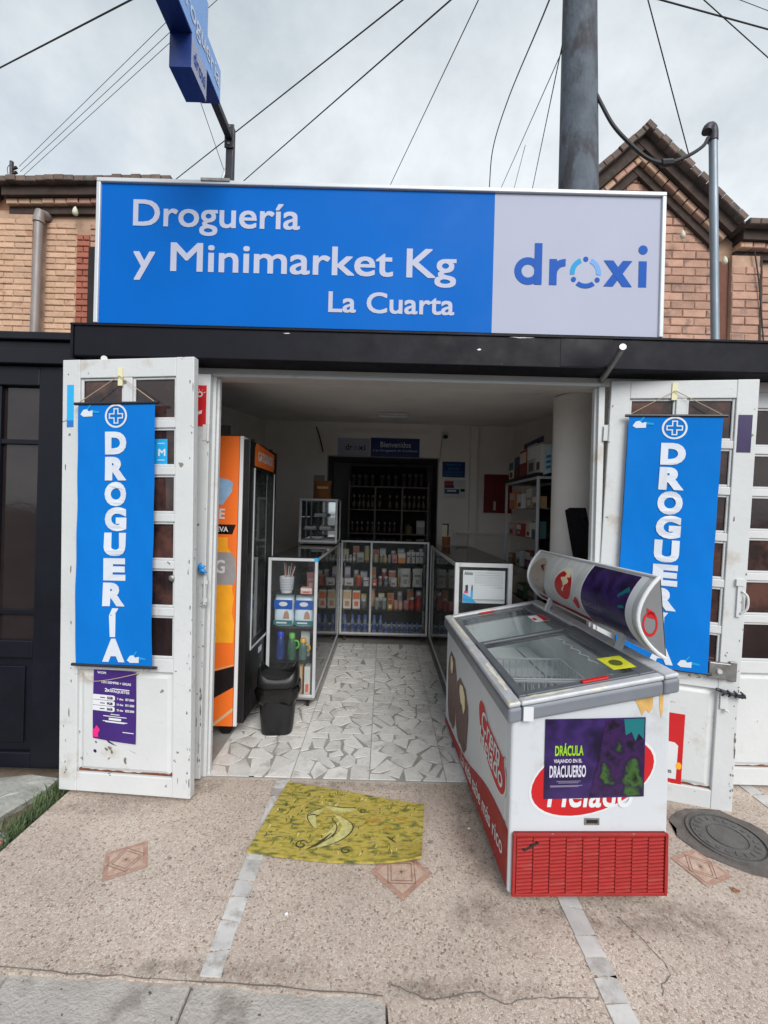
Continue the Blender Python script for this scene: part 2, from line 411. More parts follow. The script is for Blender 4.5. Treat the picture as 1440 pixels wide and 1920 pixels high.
class MB:
    def __init__(s):
        s.v, s.f, s.m = [], [], []
    def add(s, vs, fs, m=0):
        k = len(s.v)
        s.v += [tuple(p) for p in vs]
        for f in fs:
            s.f.append(tuple(i + k for i in f)); s.m.append(m)
        return s
    def box(s, x0, x1, y0, y1, z0, z1, m=0):
        v = [(x0, y0, z0), (x1, y0, z0), (x1, y1, z0), (x0, y1, z0), (x0, y0, z1), (x1, y0, z1), (x1, y1, z1), (x0, y1, z1)]
        return s.add(v, [(3, 2, 1, 0), (4, 5, 6, 7), (0, 1, 5, 4), (1, 2, 6, 5), (2, 3, 7, 6), (3, 0, 4, 7)], m)
    def prism(s, pts, off, m=0):
        """closed polygon pts (3-D) swept by the vector off"""
        n = len(pts); off = Vector(off)
        a = [Vector(p) for p in pts]; b = [p + off for p in a]
        nrm = Vector((0, 0, 0))
        for i in range(n):
            p, q = a[i], a[(i + 1) % n]
            nrm += p.cross(q)
        flip = nrm.dot(off) > 0
        lo = tuple(range(n)); hi = tuple(range(n, 2 * n))
        sides = [(i, (i + 1) % n, n + (i + 1) % n, n + i) for i in range(n)]
        if flip:
            fs = [lo[::-1], hi] + sides
        else:
            fs = [lo, hi[::-1]] + [f[::-1] for f in sides]
        return s.add(a + b, fs, m)
    def sheet(s, pts, m=0):
        return s.add(pts, [tuple(range(len(pts)))], m)
    def tube(s, pts, r, n=8, m=0, cap=True):
        pts = [Vector(p) for p in pts]
        N = len(pts)
        rr = r if isinstance(r, (list, tuple)) else [r] * N
        vs, fs = [], []
        up = None
        for i, p in enumerate(pts):
            d = (pts[min(i + 1, N - 1)] - pts[max(i - 1, 0)]).normalized()
            if up is None:
                up = Vector((0, 0, 1)) if abs(d.z) < 0.95 else Vector((1, 0, 0))
            a = d.cross(up)
            if a.length < 1e-6: a = d.cross(Vector((0, 1, 0)))
            a.normalize(); b = a.cross(d).normalized()
            up = b
            for k in range(n):
                t = 2 * PI * k / n
                vs.append(p + a * math.cos(t) * rr[i] + b * math.sin(t) * rr[i])
        for i in range(N - 1):
            for k in range(n):
                k2 = (k + 1) % n
                fs.append((i * n + k, (i + 1) * n + k, (i + 1) * n + k2, i * n + k2))
        if cap:
            fs.append(tuple(range(n))); fs.append(tuple((N - 1) * n + k for k in range(n))[::-1])
        return s.add(vs, fs, m)
    def lathe(s, prof, cx=0, cy=0, n=16, m=0, z0=0.0):
        vs, fs = [], []
        for (r, z) in prof:
            for k in range(n):
                t = 2 * PI * k / n
                vs.append((cx + r * math.cos(t), cy + r * math.sin(t), z0 + z))
        P = len(prof)
        for i in range(P - 1):
            for k in range(n):
                k2 = (k + 1) % n
                fs.append((i * n + k, i * n + k2, (i + 1) * n + k2, (i + 1) * n + k))
        fs.append(tuple(range(n))[::-1]); fs.append(tuple((P - 1) * n + k for k in range(n)))
        return s.add(vs, fs, m)
    def grid(s, fn, nu, nv, m=0):
        vs = [fn(i / nu, j / nv) for j in range(nv + 1) for i in range(nu + 1)]
        fs = [(j * (nu + 1) + i, j * (nu + 1) + i + 1, (j + 1) * (nu + 1) + i + 1, (j + 1) * (nu + 1) + i) for j in range(nv) for i in range(nu)]
        return s.add(vs, fs, m)
    def text(s, string, fn, box, m=0, bold=0.0, italic=0.0, off=0.0):
        """lettering fitted to the ink box (x0, y0, x1, y1) of a flat sheet; fn(x, y) places it in space;
        bold lays further cuts of the letters, each a hair proud of the last, to thicken the strokes"""
        V, F, W, H = glyphs(string, italic, off)
        x0, y0, x1, y1 = box
        b = bold * 0.8
        kx, ky = (x1 - x0) / (W + 2 * b), (y1 - y0) / (H + 2 * b)
        shifts = [(0, 0)]
        if b > 0:
            shifts += [(1, 0), (-1, 0), (0, 1), (0, -1), (1, 1), (-1, 1), (1, -1), (-1, -1)]
            if b > .03: shifts += [(.5 * math.cos(R(45 * i)), .5 * math.sin(R(45 * i))) for i in range(8)]
        cx, cy = (x0 + x1) / 2, (y0 + y1) / 2
        p = Vector(fn(cx, cy)); e = 1e-3
        nrm = (Vector(fn(cx + e, cy)) - p).cross(Vector(fn(cx, cy + e)) - p)
        nrm = nrm.normalized() if nrm.length > 0 else Vector((0, 0, 0))
        if (x1 - x0) * (y1 - y0) < 0: nrm = -nrm
        for n_, (sx, sy) in enumerate(shifts):
            k = len(s.v)
            for (x, y) in V:
                s.v.append(tuple(Vector(fn(x0 + (x + b + sx * b) * kx, y0 + (y + b + sy * b) * ky)) + nrm * (.00012 * n_)))
            for f in F:
                s.f.append(tuple(i + k for i in f)); s.m.append(m)
        return s
    def build(s, name, mats, parent=None, w=False, loc=None, rz=0.0, smooth=False, bevel=0.0, seg=2, auto=None):
        me = bpy.data.meshes.new(name)
        vs = s.v
        off = Vector((0, 0, 0))
        if w and parent is not None:
            off = wloc(parent)
        if loc is not None and w:
            off = off + (Vector(loc) - off)
        if off.length > 0:
            vs = [(a - off.x, b - off.y, c - off.z) for a, b, c in vs]
        me.from_pydata(vs, [], s.f)
        if not isinstance(mats, (list, tuple)): mats = [mats]
        for q in mats: me.materials.append(q)
        if len(mats) > 1:
            me.polygons.foreach_set('material_index', s.m)
        if smooth:
            me.polygons.foreach_set('use_smooth', [True] * len(me.polygons))
        me.update()
        o = bpy.data.objects.new(name, me)
        COL.objects.link(o)
        if parent is not None: o.parent = parent
        if loc is not None:
            o.location = (Vector(loc) - (wloc(parent) if (w and parent is not None) else Vector((0, 0, 0)))) if w else loc
        if rz: o.rotation_euler = (0, 0, rz)
        if auto is not None:
            me.polygons.foreach_set('use_smooth', [True] * len(me.polygons))
            md = o.modifiers.new('edges', 'EDGE_SPLIT'); md.split_angle = R(auto)
        if bevel > 0:
            bv = o.modifiers.new('rounded edges', 'BEVEL'); bv.width = bevel; bv.segments = seg; bv.limit_method = 'ANGLE'; bv.angle_limit = R(40)
        return o

_GL = {}
def glyphs(string, italic=0.0, off=0.0):
    """outline letters of the built-in font: points from the ink corner, faces, ink width and height at size 1"""
    key = (string, italic) if off == 0 else (string, italic, off)
    if key in _GL: return _GL[key][:4]
    cu = bpy.data.curves.new('t', 'FONT')
    cu.body = string; cu.size = 1.0; cu.shear = italic; cu.offset = off; cu.fill_mode = 'FRONT'; cu.resolution_u = 4
    ob = bpy.data.objects.new('t', cu)
    COL.objects.link(ob)
    bpy.context.view_layer.update()
    me = bpy.data.meshes.new_from_object(ob.evaluated_get(bpy.context.evaluated_depsgraph_get()))
    V = [(v.co.x, v.co.y) for v in me.vertices]; F = [tuple(p.vertices) for p in me.polygons]
    bpy.data.objects.remove(ob); bpy.data.curves.remove(cu); bpy.data.meshes.remove(me)
    ax, bx = min(v[0] for v in V), max(v[0] for v in V); ay, by = min(v[1] for v in V), max(v[1] for v in V)
    V = [(x - ax, y - ay) for x, y in V]
    _GL[key] = (V, F, bx - ax, by - ay, ay, by)
    return _GL[key][:4]

def dup(o, parent=None, loc=None):
    c = o.copy()
    COL.objects.link(c)
    if parent is not None: c.parent = parent
    if loc is not None: c.location = loc
    return c

def circle_pts(cx, cy, rx, ry, n=24, a0=0, a1=2 * PI, close=True):
    k = n if close else n + 1
    return [(cx + rx * math.cos(a0 + (a1 - a0) * i / n), cy + ry * math.sin(a0 + (a1 - a0) * i / n)) for i in range(k)]

def ring(mb, fn, cx, cy, r0, r1, m=0, a0=0.0, a1=2 * PI, n=32, sy=1.0):
    """flat annular patch on the sheet fn"""
    A = [fn(cx + r0 * math.cos(a0 + (a1 - a0) * i / n), cy + sy * r0 * math.sin(a0 + (a1 - a0) * i / n)) for i in range(n + 1)]
    B = [fn(cx + r1 * math.cos(a0 + (a1 - a0) * i / n), cy + sy * r1 * math.sin(a0 + (a1 - a0) * i / n)) for i in range(n + 1)]
    k = len(mb.v)
    mb.v += [tuple(p) for p in A + B]
    for i in range(n):
        mb.f.append((k + i, k + i + 1, k + n + 2 + i, k + n + 1 + i)); mb.m.append(m)
    return mb

def flat(mb, fn, pts, m=0):
    """flat polygon on the sheet fn, triangulated safely by a bmesh when concave"""
    bm = bmesh.new()
    vs = [bm.verts.new((x, y, 0)) for x, y in pts]
    f = bm.faces.new(vs)
    bmesh.ops.triangulate(bm, faces=[f])
    bm.verts.index_update()
    k = len(mb.v)
    mb.v += [tuple(fn(v.co.x, v.co.y)) for v in bm.verts]
    for g in bm.faces:
        mb.f.append(tuple(k + v.index for v in g.verts)); mb.m.append(m)
    bm.free()
    return mb

def smoothpath(pts, n=8):
    """Catmull-Rom through the points"""
    P = [Vector(p) for p in pts]
    P = [P[0] * 2 - P[1]] + P + [P[-1] * 2 - P[-2]]
    out = []
    for i in range(1, len(P) - 2):
        for k in range(n):
            t = k / n
            a, b, c, d = P[i - 1], P[i], P[i + 1], P[i + 2]
            out.append(0.5 * ((2 * b) + (c - a) * t + (2 * a - 5 * b + 4 * c - d) * t * t + (3 * b - a - 3 * c + d) * t ** 3))
    out.append(P[-2])
    return out

# ------------------------------------------------------------------ the ground
road = MB().sheet([(-400, -400, -0.16), (400, -400, -0.16), (400, 400, -0.16), (-400, 400, -0.16)]).build('road', M_ASPH)
tag(road, 'grey asphalt street below the kerb', kind='structure')

SW_X0 = -1.66
def jag(x0, x1, y, amp, n):
    return [(x0 + (x1 - x0) * i / n, y + random.uniform(-amp, amp) * random.choice((.4, 1, 1.5))) for i in range(n + 1)]
# sidewalk slab: front edge ragged where the pebble surface meets the kerb concrete
edge = jag(SW_X0, 0.05, 1.405, 0.009, 44)
edge = [(x, y - 0.045 * max(0, (x + 0.9)) / 0.95) for x, y in edge]
mb = MB()
out = edge + [(0.058, 1.27), (0.06, 1.05), (6.0, 1.05), (6.0, 2.62), (SW_X0, 2.62)]
mb.prism([(x, y, -0.16) for x, y in out], (0, 0, 0.16))
sidewalk = mb.build('sidewalk', M_AGG)
tag(sidewalk, 'washed pebble sidewalk in front of the shop', kind='structure')

kerb = MB().box(-6, 6, 0.86, 1.05, -0.16, -0.03).build('kerb', M_CONC, bevel=0.02)
tag(kerb, 'worn concrete kerb along the street', kind='structure')
def slab(x0, x1, y0, y1, zt):
    m = MB()
    pts = jag(x0, x1, y0, 0.004, 8) + [(x, y1) for x in (x1, x0)]
    m.prism([(x, y, -0.16) for x, y in pts], (0, 0, 0.16 + zt))
    return m.build('concrete_slab', M_CONC, kerb, bevel=0.012)
slab(-0.585, 0.048, 1.06, 1.42, -0.006)
slab(-1.20, -0.589, 1.06, 1.43, -0.008)
slab(-2.3, -1.205, 1.06, 1.46, -0.014)

# verge beside the gate: soil, a broken stone, grass
verge = MB().box(-8, SW_X0 - 0.003, 1.42, 2.75, -0.16, -0.03).build('verge', M_SOIL)
tag(verge, 'bare soil strip before the black gate', kind='structure')

def strip(x0, x1, ya, yb, cuts):
    ys = sorted([ya, yb] + cuts)
    for i in range(len(ys) - 1):
        a, b = ys[i] + 0.003, ys[i + 1] - 0.003
        s0, s1 = random.uniform(-0.012, 0.012), random.uniform(-0.012, 0.012)
        pts = [(x0 + random.uniform(0, .004), a - s0), (x1, a + s0), (x1 - random.uniform(0, .004), b + s1), (x0, b - s1)]
        if random.random() < 0.6:
            pts.insert(2, (x1 + random.uniform(-.006, .001), (a + b) / 2 + random.uniform(-.02, .02)))
        MB().prism([(x, y, -0.01) for x, y in pts], (0, 0, 0.0145)).build('marble_piece', M_STRIP, sidewalk)
strip(-0.572, -0.497, 1.405, 2.44, [1.49, 1.60, 1.70, 1.775, 1.88, 1.925, 2.02, 2.10, 2.16, 2.24, 2.30, 2.37])
strip(0.745, 0.825, 1.06, 2.44, [1.17, 1.29, 1.36, 1.44, 1.5, 1.58, 1.69, 1.8, 1.95, 2.1, 2.25])
strip(2.12, 2.20, 1.7, 2.55, [1.85, 2.0, 2.15, 2.28, 2.42])

def inlay(cx, cy, s, a):
    """worn clay inlay: border, pale field, lozenge outline and a small star"""
    fn = lambda z: (lambda x, y: (cx + (x * math.cos(a) - y * math.sin(a)) * s, cy + (x * math.sin(a) + y * math.cos(a)) * s, z))
    t = MB()
    flat(t, fn(0.0030), [(-1, -1), (1, -1), (1, 1), (-1, 1)])
    o = t.build('inlay_tile', M_TERRA, sidewalk)
    p = MB()
    flat(p, fn(0.0042), [(-.78, -.78), (.78, -.78), (.78, .78), (-.78, .78)])
    p.build('inlay_field', M_TERRAL, o)
    q = MB()
    for k in range(4):
        b0, b1 = R(90 * k), R(90 * k + 90)
        for rr in (0.88, 0.68):
            A = (rr * math.cos(b0), rr * math.sin(b0)); B = (rr * math.cos(b1), rr * math.sin(b1))
            C = ((rr - .05) * math.cos(b1), (rr - .05) * math.sin(b1)); D = ((rr - .05) * math.cos(b0), (rr - .05) * math.sin(b0))
            flat(q, fn(0.0054), [A, B, C, D])
    for k in range(8):
        b0 = R(45 * k)
        flat(q, fn(0.0054), [(.02 * math.cos(b0 - 1), .02 * math.sin(b0 - 1)), (.26 * math.cos(b0), .26 * math.sin(b0)), (.02 * math.cos(b0 + 1), .02 * math.sin(b0 + 1))])
    q.build('inlay_line', M_TERRAD, o)
inlay(-1.085, 1.862, 0.082, R(28))
inlay(0.115, 1.835, 0.095, R(45))
inlay(1.455, 1.905, 0.080, R(20))

def crack(pts, wdt=0.004):
    P = smoothpath([(x, y, 0) for x, y in pts], 5)
    m = MB()
    L, Rr = [], []
    for i, p in enumerate(P):
        d = (P[min(i + 1, len(P) - 1)] - P[max(0, i - 1)]).normalized()
        nrm = Vector((-d.y, d.x, 0)) * wdt * random.uniform(0.25, 1.0)
        j = Vector((random.uniform(-.004, .004), random.uniform(-.004, .004), 0.0022))
        L.append(p + nrm + j); Rr.append(p - nrm + j)
    for i in range(len(P) - 1):
        m.sheet([L[i], L[i + 1], Rr[i + 1], Rr[i]])
    m.build('crack', M_CRACK, sidewalk)
crack([(0.95, 1.66), (1.0, 1.55), (1.02, 1.46), (0.97, 1.42), (0.95, 1.385)], 0.002)
crack([(0.06, 1.40), (0.2, 1.36), (0.33, 1.385), (0.42, 1.355), (0.55, 1.372), (0.72, 1.372)], 0.0025)
crack([(-1.3, 1.425), (-1.0, 1.408), (-0.7, 1.40), (-0.3, 1.385), (0.04, 1.365)], 0.0028)

def shade_grime_material():
    """painted contact shade with some dirt: a film that thins out raggedly from its middle"""
    m = bpy.data.materials.new('painted_shade_grime'); m.use_nodes = True
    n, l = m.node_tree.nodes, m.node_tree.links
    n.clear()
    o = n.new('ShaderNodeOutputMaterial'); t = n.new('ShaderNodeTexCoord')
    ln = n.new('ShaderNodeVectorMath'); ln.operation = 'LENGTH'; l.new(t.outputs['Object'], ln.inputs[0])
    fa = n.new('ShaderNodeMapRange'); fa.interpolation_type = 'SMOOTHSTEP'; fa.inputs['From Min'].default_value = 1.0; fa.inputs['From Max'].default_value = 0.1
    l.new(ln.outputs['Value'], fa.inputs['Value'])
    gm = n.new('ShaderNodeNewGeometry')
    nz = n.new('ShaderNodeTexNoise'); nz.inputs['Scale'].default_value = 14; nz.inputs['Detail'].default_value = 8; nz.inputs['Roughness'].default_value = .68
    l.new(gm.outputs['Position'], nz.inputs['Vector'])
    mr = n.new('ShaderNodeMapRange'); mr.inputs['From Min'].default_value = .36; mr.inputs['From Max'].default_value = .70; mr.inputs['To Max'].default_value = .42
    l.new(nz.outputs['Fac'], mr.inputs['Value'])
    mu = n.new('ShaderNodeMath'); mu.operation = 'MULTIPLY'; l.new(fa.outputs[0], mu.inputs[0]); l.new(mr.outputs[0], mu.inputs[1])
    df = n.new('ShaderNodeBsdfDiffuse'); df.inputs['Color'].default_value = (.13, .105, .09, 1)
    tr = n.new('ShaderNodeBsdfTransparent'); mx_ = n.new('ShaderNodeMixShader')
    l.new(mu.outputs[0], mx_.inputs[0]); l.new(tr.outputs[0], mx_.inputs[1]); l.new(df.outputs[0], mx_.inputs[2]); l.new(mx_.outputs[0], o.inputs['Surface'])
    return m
M_SHADEGRIME = shade_grime_material()
gsheet = None  # dark films paint contact shade at the bases, with dirt along the kerb
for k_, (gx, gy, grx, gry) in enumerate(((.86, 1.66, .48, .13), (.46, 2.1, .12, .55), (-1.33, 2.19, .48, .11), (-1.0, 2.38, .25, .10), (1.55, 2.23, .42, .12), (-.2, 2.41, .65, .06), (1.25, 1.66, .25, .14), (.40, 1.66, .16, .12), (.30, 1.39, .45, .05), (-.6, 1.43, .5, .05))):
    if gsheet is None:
        gsheet = MB().sheet([(-1, -1, 0), (1, -1, 0), (1, 1, 0), (-1, 1, 0)]).build('shade_grime_patch', M_SHADEGRIME, sidewalk)
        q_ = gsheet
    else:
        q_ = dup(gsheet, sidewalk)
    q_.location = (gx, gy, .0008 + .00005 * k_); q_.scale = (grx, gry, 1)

# ------------------------------------------------------------------ shop floor of broken marble
floor = MB().box(-1.70, 1.78, 2.455, 7.0, -0.12, 0.0045).build('floor', M_GROUT)
tag(floor, 'shop floor of broken white marble set in grey grout', kind='structure')
def clip(poly, nx, ny, d):
    """keep the part of poly with nx*x + ny*y <= d"""
    o = []
    for i in range(len(poly)):
        p, q = poly[i], poly[(i + 1) % len(poly)]
        a = nx * p[0] + ny * p[1] - d; b = nx * q[0] + ny * q[1] - d
        if a <= 0: o.append(p)
        if (a < 0 < b) or (b < 0 < a):
            t = a / (a - b); o.append((p[0] + (q[0] - p[0]) * t, p[1] + (q[1] - p[1]) * t))
    return o
xe = [-1.00, -0.497, -0.045, 0.40, 0.557, 0.78]
ye = [2.457, 2.96, 3.45, 3.95, 4.45, 4.98]
npc = 0
for i in range(len(xe) - 1):
    for j in range(len(ye) - 1):
        x0, x1, y0, y1 = xe[i], xe[i + 1], ye[j], ye[j + 1]
        n = int((x1 - x0) * (y1 - y0) / .0125) + 2
        if y0 > 3.9: n = int(n * .72)
        if x0 < -0.9 and y0 > 3.4: continue
        if x0 > 0.5 and y0 > 2.9: continue
        kx, ky, th0 = random.uniform(.8, 1.25), random.uniform(.9, 1.7), random.uniform(-.7, .7)
        seeds = []
        tries = 0
        while len(seeds) < n and tries < 800:
            tries += 1
            p = (random.uniform(x0, x1), random.uniform(y0, y1))
            md = random.choice((0.045, 0.07, 0.12))
            c0, s0_ = math.cos(th0), math.sin(th0)
            if all((((p[0] - q[0]) * c0 + (p[1] - q[1]) * s0_) * kx) ** 2 + (((p[1] - q[1]) * c0 - (p[0] - q[0]) * s0_) * ky) ** 2 > md ** 2 for q in seeds): seeds.append(p)
        for a, p in enumerate(seeds):
            g = 0.0025
            poly = [(x0 + g, y0 + g), (x1 - g, y0 + g), (x1 - g, y1 - g), (x0 + g, y1 - g)]
            for b, q in enumerate(seeds):
                if a == b: continue
                dx, dy = q[0] - p[0], q[1] - p[1]
                L = math.hypot(dx, dy)
                th = random.uniform(-0.26, 0.26)
                c, s = math.cos(th), math.sin(th)
                nx, ny = (dx * c - dy * s) / L, (dx * s + dy * c) / L
                mid = (p[0] + dx * 0.5, p[1] + dy * 0.5); L_ = L
                poly = clip(poly, nx, ny, nx * mid[0] + ny * mid[1] - min(L * .3, random.choice((0.002, 0.004, 0.007, 0.012))))
                if len(poly) < 3: break
            if len(poly) < 3: continue
            ar = abs(sum(poly[k][0] * poly[(k + 1) % len(poly)][1] - poly[(k + 1) % len(poly)][0] * poly[k][1] for k in range(len(poly)))) / 2
            if ar < 0.0006: continue
            m = MB()
            pts = [(x - p[0], y - p[1], -0.006) for x, y in poly]
            m.prism(pts, (0, 0, 0.010 + random.uniform(0, 0.0012)))
            m.build('marble_piece', M_MARBLE, floor, loc=(p[0], p[1], 0.0045))
            npc += 1
MB().box(-1.0, 0.78, 2.447, 2.4545, -0.05, 0.006).build('threshold_strip', M_GROUT, floor)

# ------------------------------------------------------------------ the shop building
shop = empty('shop_building', (0, 2.45, 0), label='single storey shop with a black fascia beam and white folding doors', cat='building')
# fascia beam with a bent, scuffed sheet face
mb = MB()
mb.box(-1.70, 4.2, 2.304, 2.62, 2.352, 2.520)
mb.build('fascia_beam', M_BEAM, shop, w=True, bevel=0.006)
mb = MB()
mb.grid(lambda u, v: (0.93 + 0.28 * u, 2.3015 - 0.008 * math.sin(PI * u) * math.sin(PI * v), 2.362 + 0.15 * v), 10, 8)
mb.build('dented_sheet', M_BEAM, shop, w=True, smooth=True)
mb = MB()
mb.box(-1.715, -1.70, 2.300, 2.62, 2.345, 2.528)
mb.box(-1.715, 4.2, 2.296, 2.3035, 2.515, 2.526)
mb.build('beam_edging', M_BEAM, shop, w=True)
# bare scratches on the beam
for (x, z, a, b) in ((0.49, 2.44, .012, .006), (.72, 2.512, .07, .005), (1.1, 2.42, .018, .012), (-0.55, 2.5, .02, .003), (1.02, 2.505, .06, .006)):
    MB().prism([(x - a, 2.3032, z), (x - a * .2, 2.3032, z - b), (x + a, 2.3032, z - b * .3), (x + a * .4, 2.3032, z + b)], (0, -0.0012, 0)).build('bare_scratch', M_ALUW, shop, w=True)
MB().box(-1.72, 4.2, 2.45, 2.56, 2.302, 2.352).box(-1.72, 4.2, 2.452, 2.56, 2.3525, 2.51).build('lintel', M_WHITE2, shop, w=True, bevel=0.003)
MB().box(-1.0, 1.22, 2.440, 2.4495, 2.302, 2.318).build('lintel_bead', M_WHITE, shop, w=True, bevel=0.002)
for (a, b) in ((-1.025, -0.98), (1.215, 1.250)):
    m = MB()
    m.box(a, b, 2.446, 2.53, 0.006, 2.3015)
    m.box(a + (0.012 if a < 0 else -0.012), b + (0.012 if a < 0 else -0.012), 2.47, 2.50, 0.006, 2.3012)
    m.build('door_post', M_WHITE, shop, w=True, bevel=0.003)
# inner walls
for xs in (-1.80, 1.76):
    MB().prism([(xs, 2.56, 0), (xs, 7.2, 0), (xs, 7.2, 2.95), (xs, 2.56, 2.40)], (.12, 0, 0)).build('side_wall', M_INWALL, shop, w=True)
MB().box(-1.80, -1.03, 2.532, 2.56, 0.0, 2.30).build('front_wall', M_INWALL, shop, w=True)
MB().box(1.262, 4.2, 2.56, 2.62, 0.0, 2.30).build('front_wall', M_INWALL, shop, w=True)
YB = 5.9
mb = MB()
mb.box(-1.68, -0.80, YB, YB + 0.12, 0, 2.9)
mb.box(0.74, 1.76, YB, YB + 0.12, 0, 2.9)
mb.box(-0.80, 0.74, YB, YB + 0.12, 2.315, 2.9)
mb.build('back_wall', M_INWALL, shop, w=True)
MB().box(1.16, 1.26, YB - 0.09, YB - 0.001, 0, 2.75).build('pilaster', M_INWALL, shop, w=True)
MB().box(-0.95, 0.95, 6.85, 6.95, 0, 2.9).box(-0.92, -0.82, YB + .121, 6.85, 0, 2.9).box(.76, .86, YB + .121, 6.85, 0, 2.9).box(-.95, .95, YB + .121, 6.95, 2.32, 2.36).build('alcove', M_GREY, shop, w=True)
# sloping ceiling slab
cz = lambda Y: 2.375 + (Y - 2.5) * 0.118
mb = MB()
mb.prism([(-1.9, 2.55, cz(2.55)), (-1.9, 7.2, cz(7.2)), (-1.9, 7.2, cz(7.2) + .1), (-1.9, 2.55, cz(2.55) + .13)], (3.9, 0, 0))
mb.build('ceiling', M_CEIL, shop, w=True)
MB().prism([(-2.2, 2.62, 2.50), (-2.2, 4.55, 2.80), (-2.2, 4.55, 2.86), (-2.2, 2.62, 2.56)], (6.4, 0, 0)).build('roof', M_GALV, shop, w=True)
# ceiling fittings
for (px, py) in ((625, 713), (855, 717)):
    p = at(px, py, 2.60)
    t = MB().lathe([(0.024, 0), (0.024, 0.012), (0.018, 0.03)], p.x, p.y, 14, 0, cz(p.y) - 0.03)
    t.build('ceiling_spot', M_DSTEEL, shop, w=True)
p = at(737, 781, 4.55)
l = empty('ceiling_light', (p.x, p.y, cz(p.y) - 0.03), label='short white tube lamp on the shop ceiling, unlit', cat='lamp')
MB().box(-.16, .16, -.03, .03, 0.0, .012).build('fitting', M_PAPER, l, bevel=.004)
MB().tube([(-.15, 0, -.012), (.15, 0, -.012)], 0.012, 8).build('tube', M_PAPER, l, smooth=False)

# wall conduit and hanging flex
c = MB().tube(smoothpath([at(593, 800, 5.86), at(600, 822, 5.87), at(606, 848, 5.87)]), 0.010, 6).build('wall_flex', M_CABLE)
tag(c, 'black flex hanging down the back wall beside the alcove', 'cable')
MB().box(at(640, 806, 5.88).x, at(802, 806, 5.88).x, 5.86, 5.898, 2.63, 2.655).build('conduit', M_INWALL, shop, w=True)
MB().box(1.0, 1.9, 5.80, 5.8995, 1.28, 1.31).build('conduit', M_INWALL, shop, w=True)

# ---- door leaves -------------------------------------------------
def leaf(W, H, loc, rz, label, rows=6, zlo=0.10, zmid=0.70, ztop=0.10, st=0.10, tilt=0.0, worn=True):
    """glazed door leaf, x along its width, face towards -y, thickness 45 mm"""
    T = 0.045
    m = MB()
    m.box(0, st, 0, T, 0, H); m.box(W - st, W, 0, T, 0, H)
    m.box(st, W - st, 0.001, T - .001, 0, zlo); m.box(st, W - st, 0.001, T - .001, H - ztop, H - .001)
    m.box(st, W - st, 0.001, T - .001, zmid - 0.05, zmid + 0.02)
    zt, zb = H - ztop, zmid + 0.02
    pitch = (zt - zb) / rows
    xm = W / 2
    m.box(xm - .026, xm + .026, 0.002, T - .002, zb, zt)
    for k in range(1, rows):
        z = zb + pitch * k
        for (a, b) in ((st, xm - .026), (xm + .026, W - st)):
            m.box(a, b, 0.003, T - .003, z - .022, z + .022)
    o = m.build('door_leaf', M_WHITE, None, loc=loc, rz=rz, bevel=0.004, seg=2)
    o.parent = shop; o.location = Vector(loc) - wloc(shop)
    o.rotation_euler = (0, tilt, rz)
    o['label'] = label
    # glazing beads and panes
    for k in range(rows):
        for (a, b) in ((st, xm - .026), (xm + .026, W - st)):
            z0 = zb + pitch * k + (.022 if k else 0); z1 = zb + pitch * (k + 1) - (.022 if k < rows - 1 else 0)
            MB().box(a, b, .020, .025, z0, z1).build('pane', M_PANE, o)
            bd = MB(); w_ = .013
            bd.box(a, a + w_, .010, .0199, z0, z1); bd.box(b - w_, b, .010, .0199, z0, z1)
            bd.box(a + w_, b - w_, .0105, .0199, z0, z0 + w_); bd.box(a + w_, b - w_, .0105, .0199, z1 - w_, z1)
            bd.build('glazing_bead', M_WHITE, o, bevel=.003, seg=1)
    # sunk lower panel with raised field
    p = MB()
    p.box(st, W - st, .018, .028, zlo, zmid - .05)
    x0, x1, z0, z1 = st + .035, W - st - .035, zlo + .03, zmid - .085
    g = .018
    v = [(x0 - g, .0178, z0 - g), (x1 + g, .0178, z0 - g), (x1 + g, .0178, z1 + g), (x0 - g, .0178, z1 + g), (x0, .009, z0), (x1, .009, z0), (x1, .009, z1), (x0, .009, z1)]
    p.add(v, [(4, 5, 6, 7), (0, 1, 5, 4), (1, 2, 6, 5), (2, 3, 7, 6), (3, 0, 4, 7)])
    p.build('panel', M_WHITE, o)
    if worn:
        r_ = MB()
        n = 22
        pts = [(st + .003 + (W - 2 * st - .006) * i / n, zlo + .004 + random.uniform(0.002, .014) * (1 + (i in (0, 1, n - 1, n)))) for i in range(n + 1)]
        flat(r_, lambda x, z: (x, .0165, z), [(st + .003, zlo + .001)] + pts + [(W - st - .003, zlo + .001)])
        r_.build('rust_line', M_RUST, o)
        q = MB()
        for k in range(34):
            z = random.choice((random.uniform(.05, 1.0), random.uniform(.05, .5), random.uniform(0, H)))
            x = W - abs(random.gauss(.006, .014)) if random.random() < .7 else random.uniform(.003, W * .95)
            if st < x < W - st and z > zlo: x = random.uniform(.01, st)
            hh = random.choice((.006, .008, .012, .03)) * random.uniform(.6, 1.5); ww = random.uniform(.0015, .006)
            x = min(x, W - ww - .001)
            flat(q, lambda a, b: (a, -.0006, b), [(x + ww * random.uniform(.4, 1) * math.cos(R(a_)), z + hh * random.uniform(.35, 1) * math.sin(R(a_))) for a_ in range(0, 360, 40)])
        w0 = q.build('bare_edge_wear', M_EDGE, o); w0['kind'] = 'stuff'
    return o

# folded-out leaf in front of the gate
LA = math.atan2(2.216 - 2.285, -0.985 + 1.720)
A0, AT = (-1.702, 2.283, 0.02), R(-1.0)
leafA = leaf(0.738, 2.30, A0, LA, 'open white leaf beside the black gate, banner hung on it', tilt=AT)
# second leaf, folded flat behind it
leafB = leaf(0.66, 2.28, (-1.655, 2.40, 0.02), 0.0, 'white leaf folded behind the open one, red sticker at its top', worn=True)
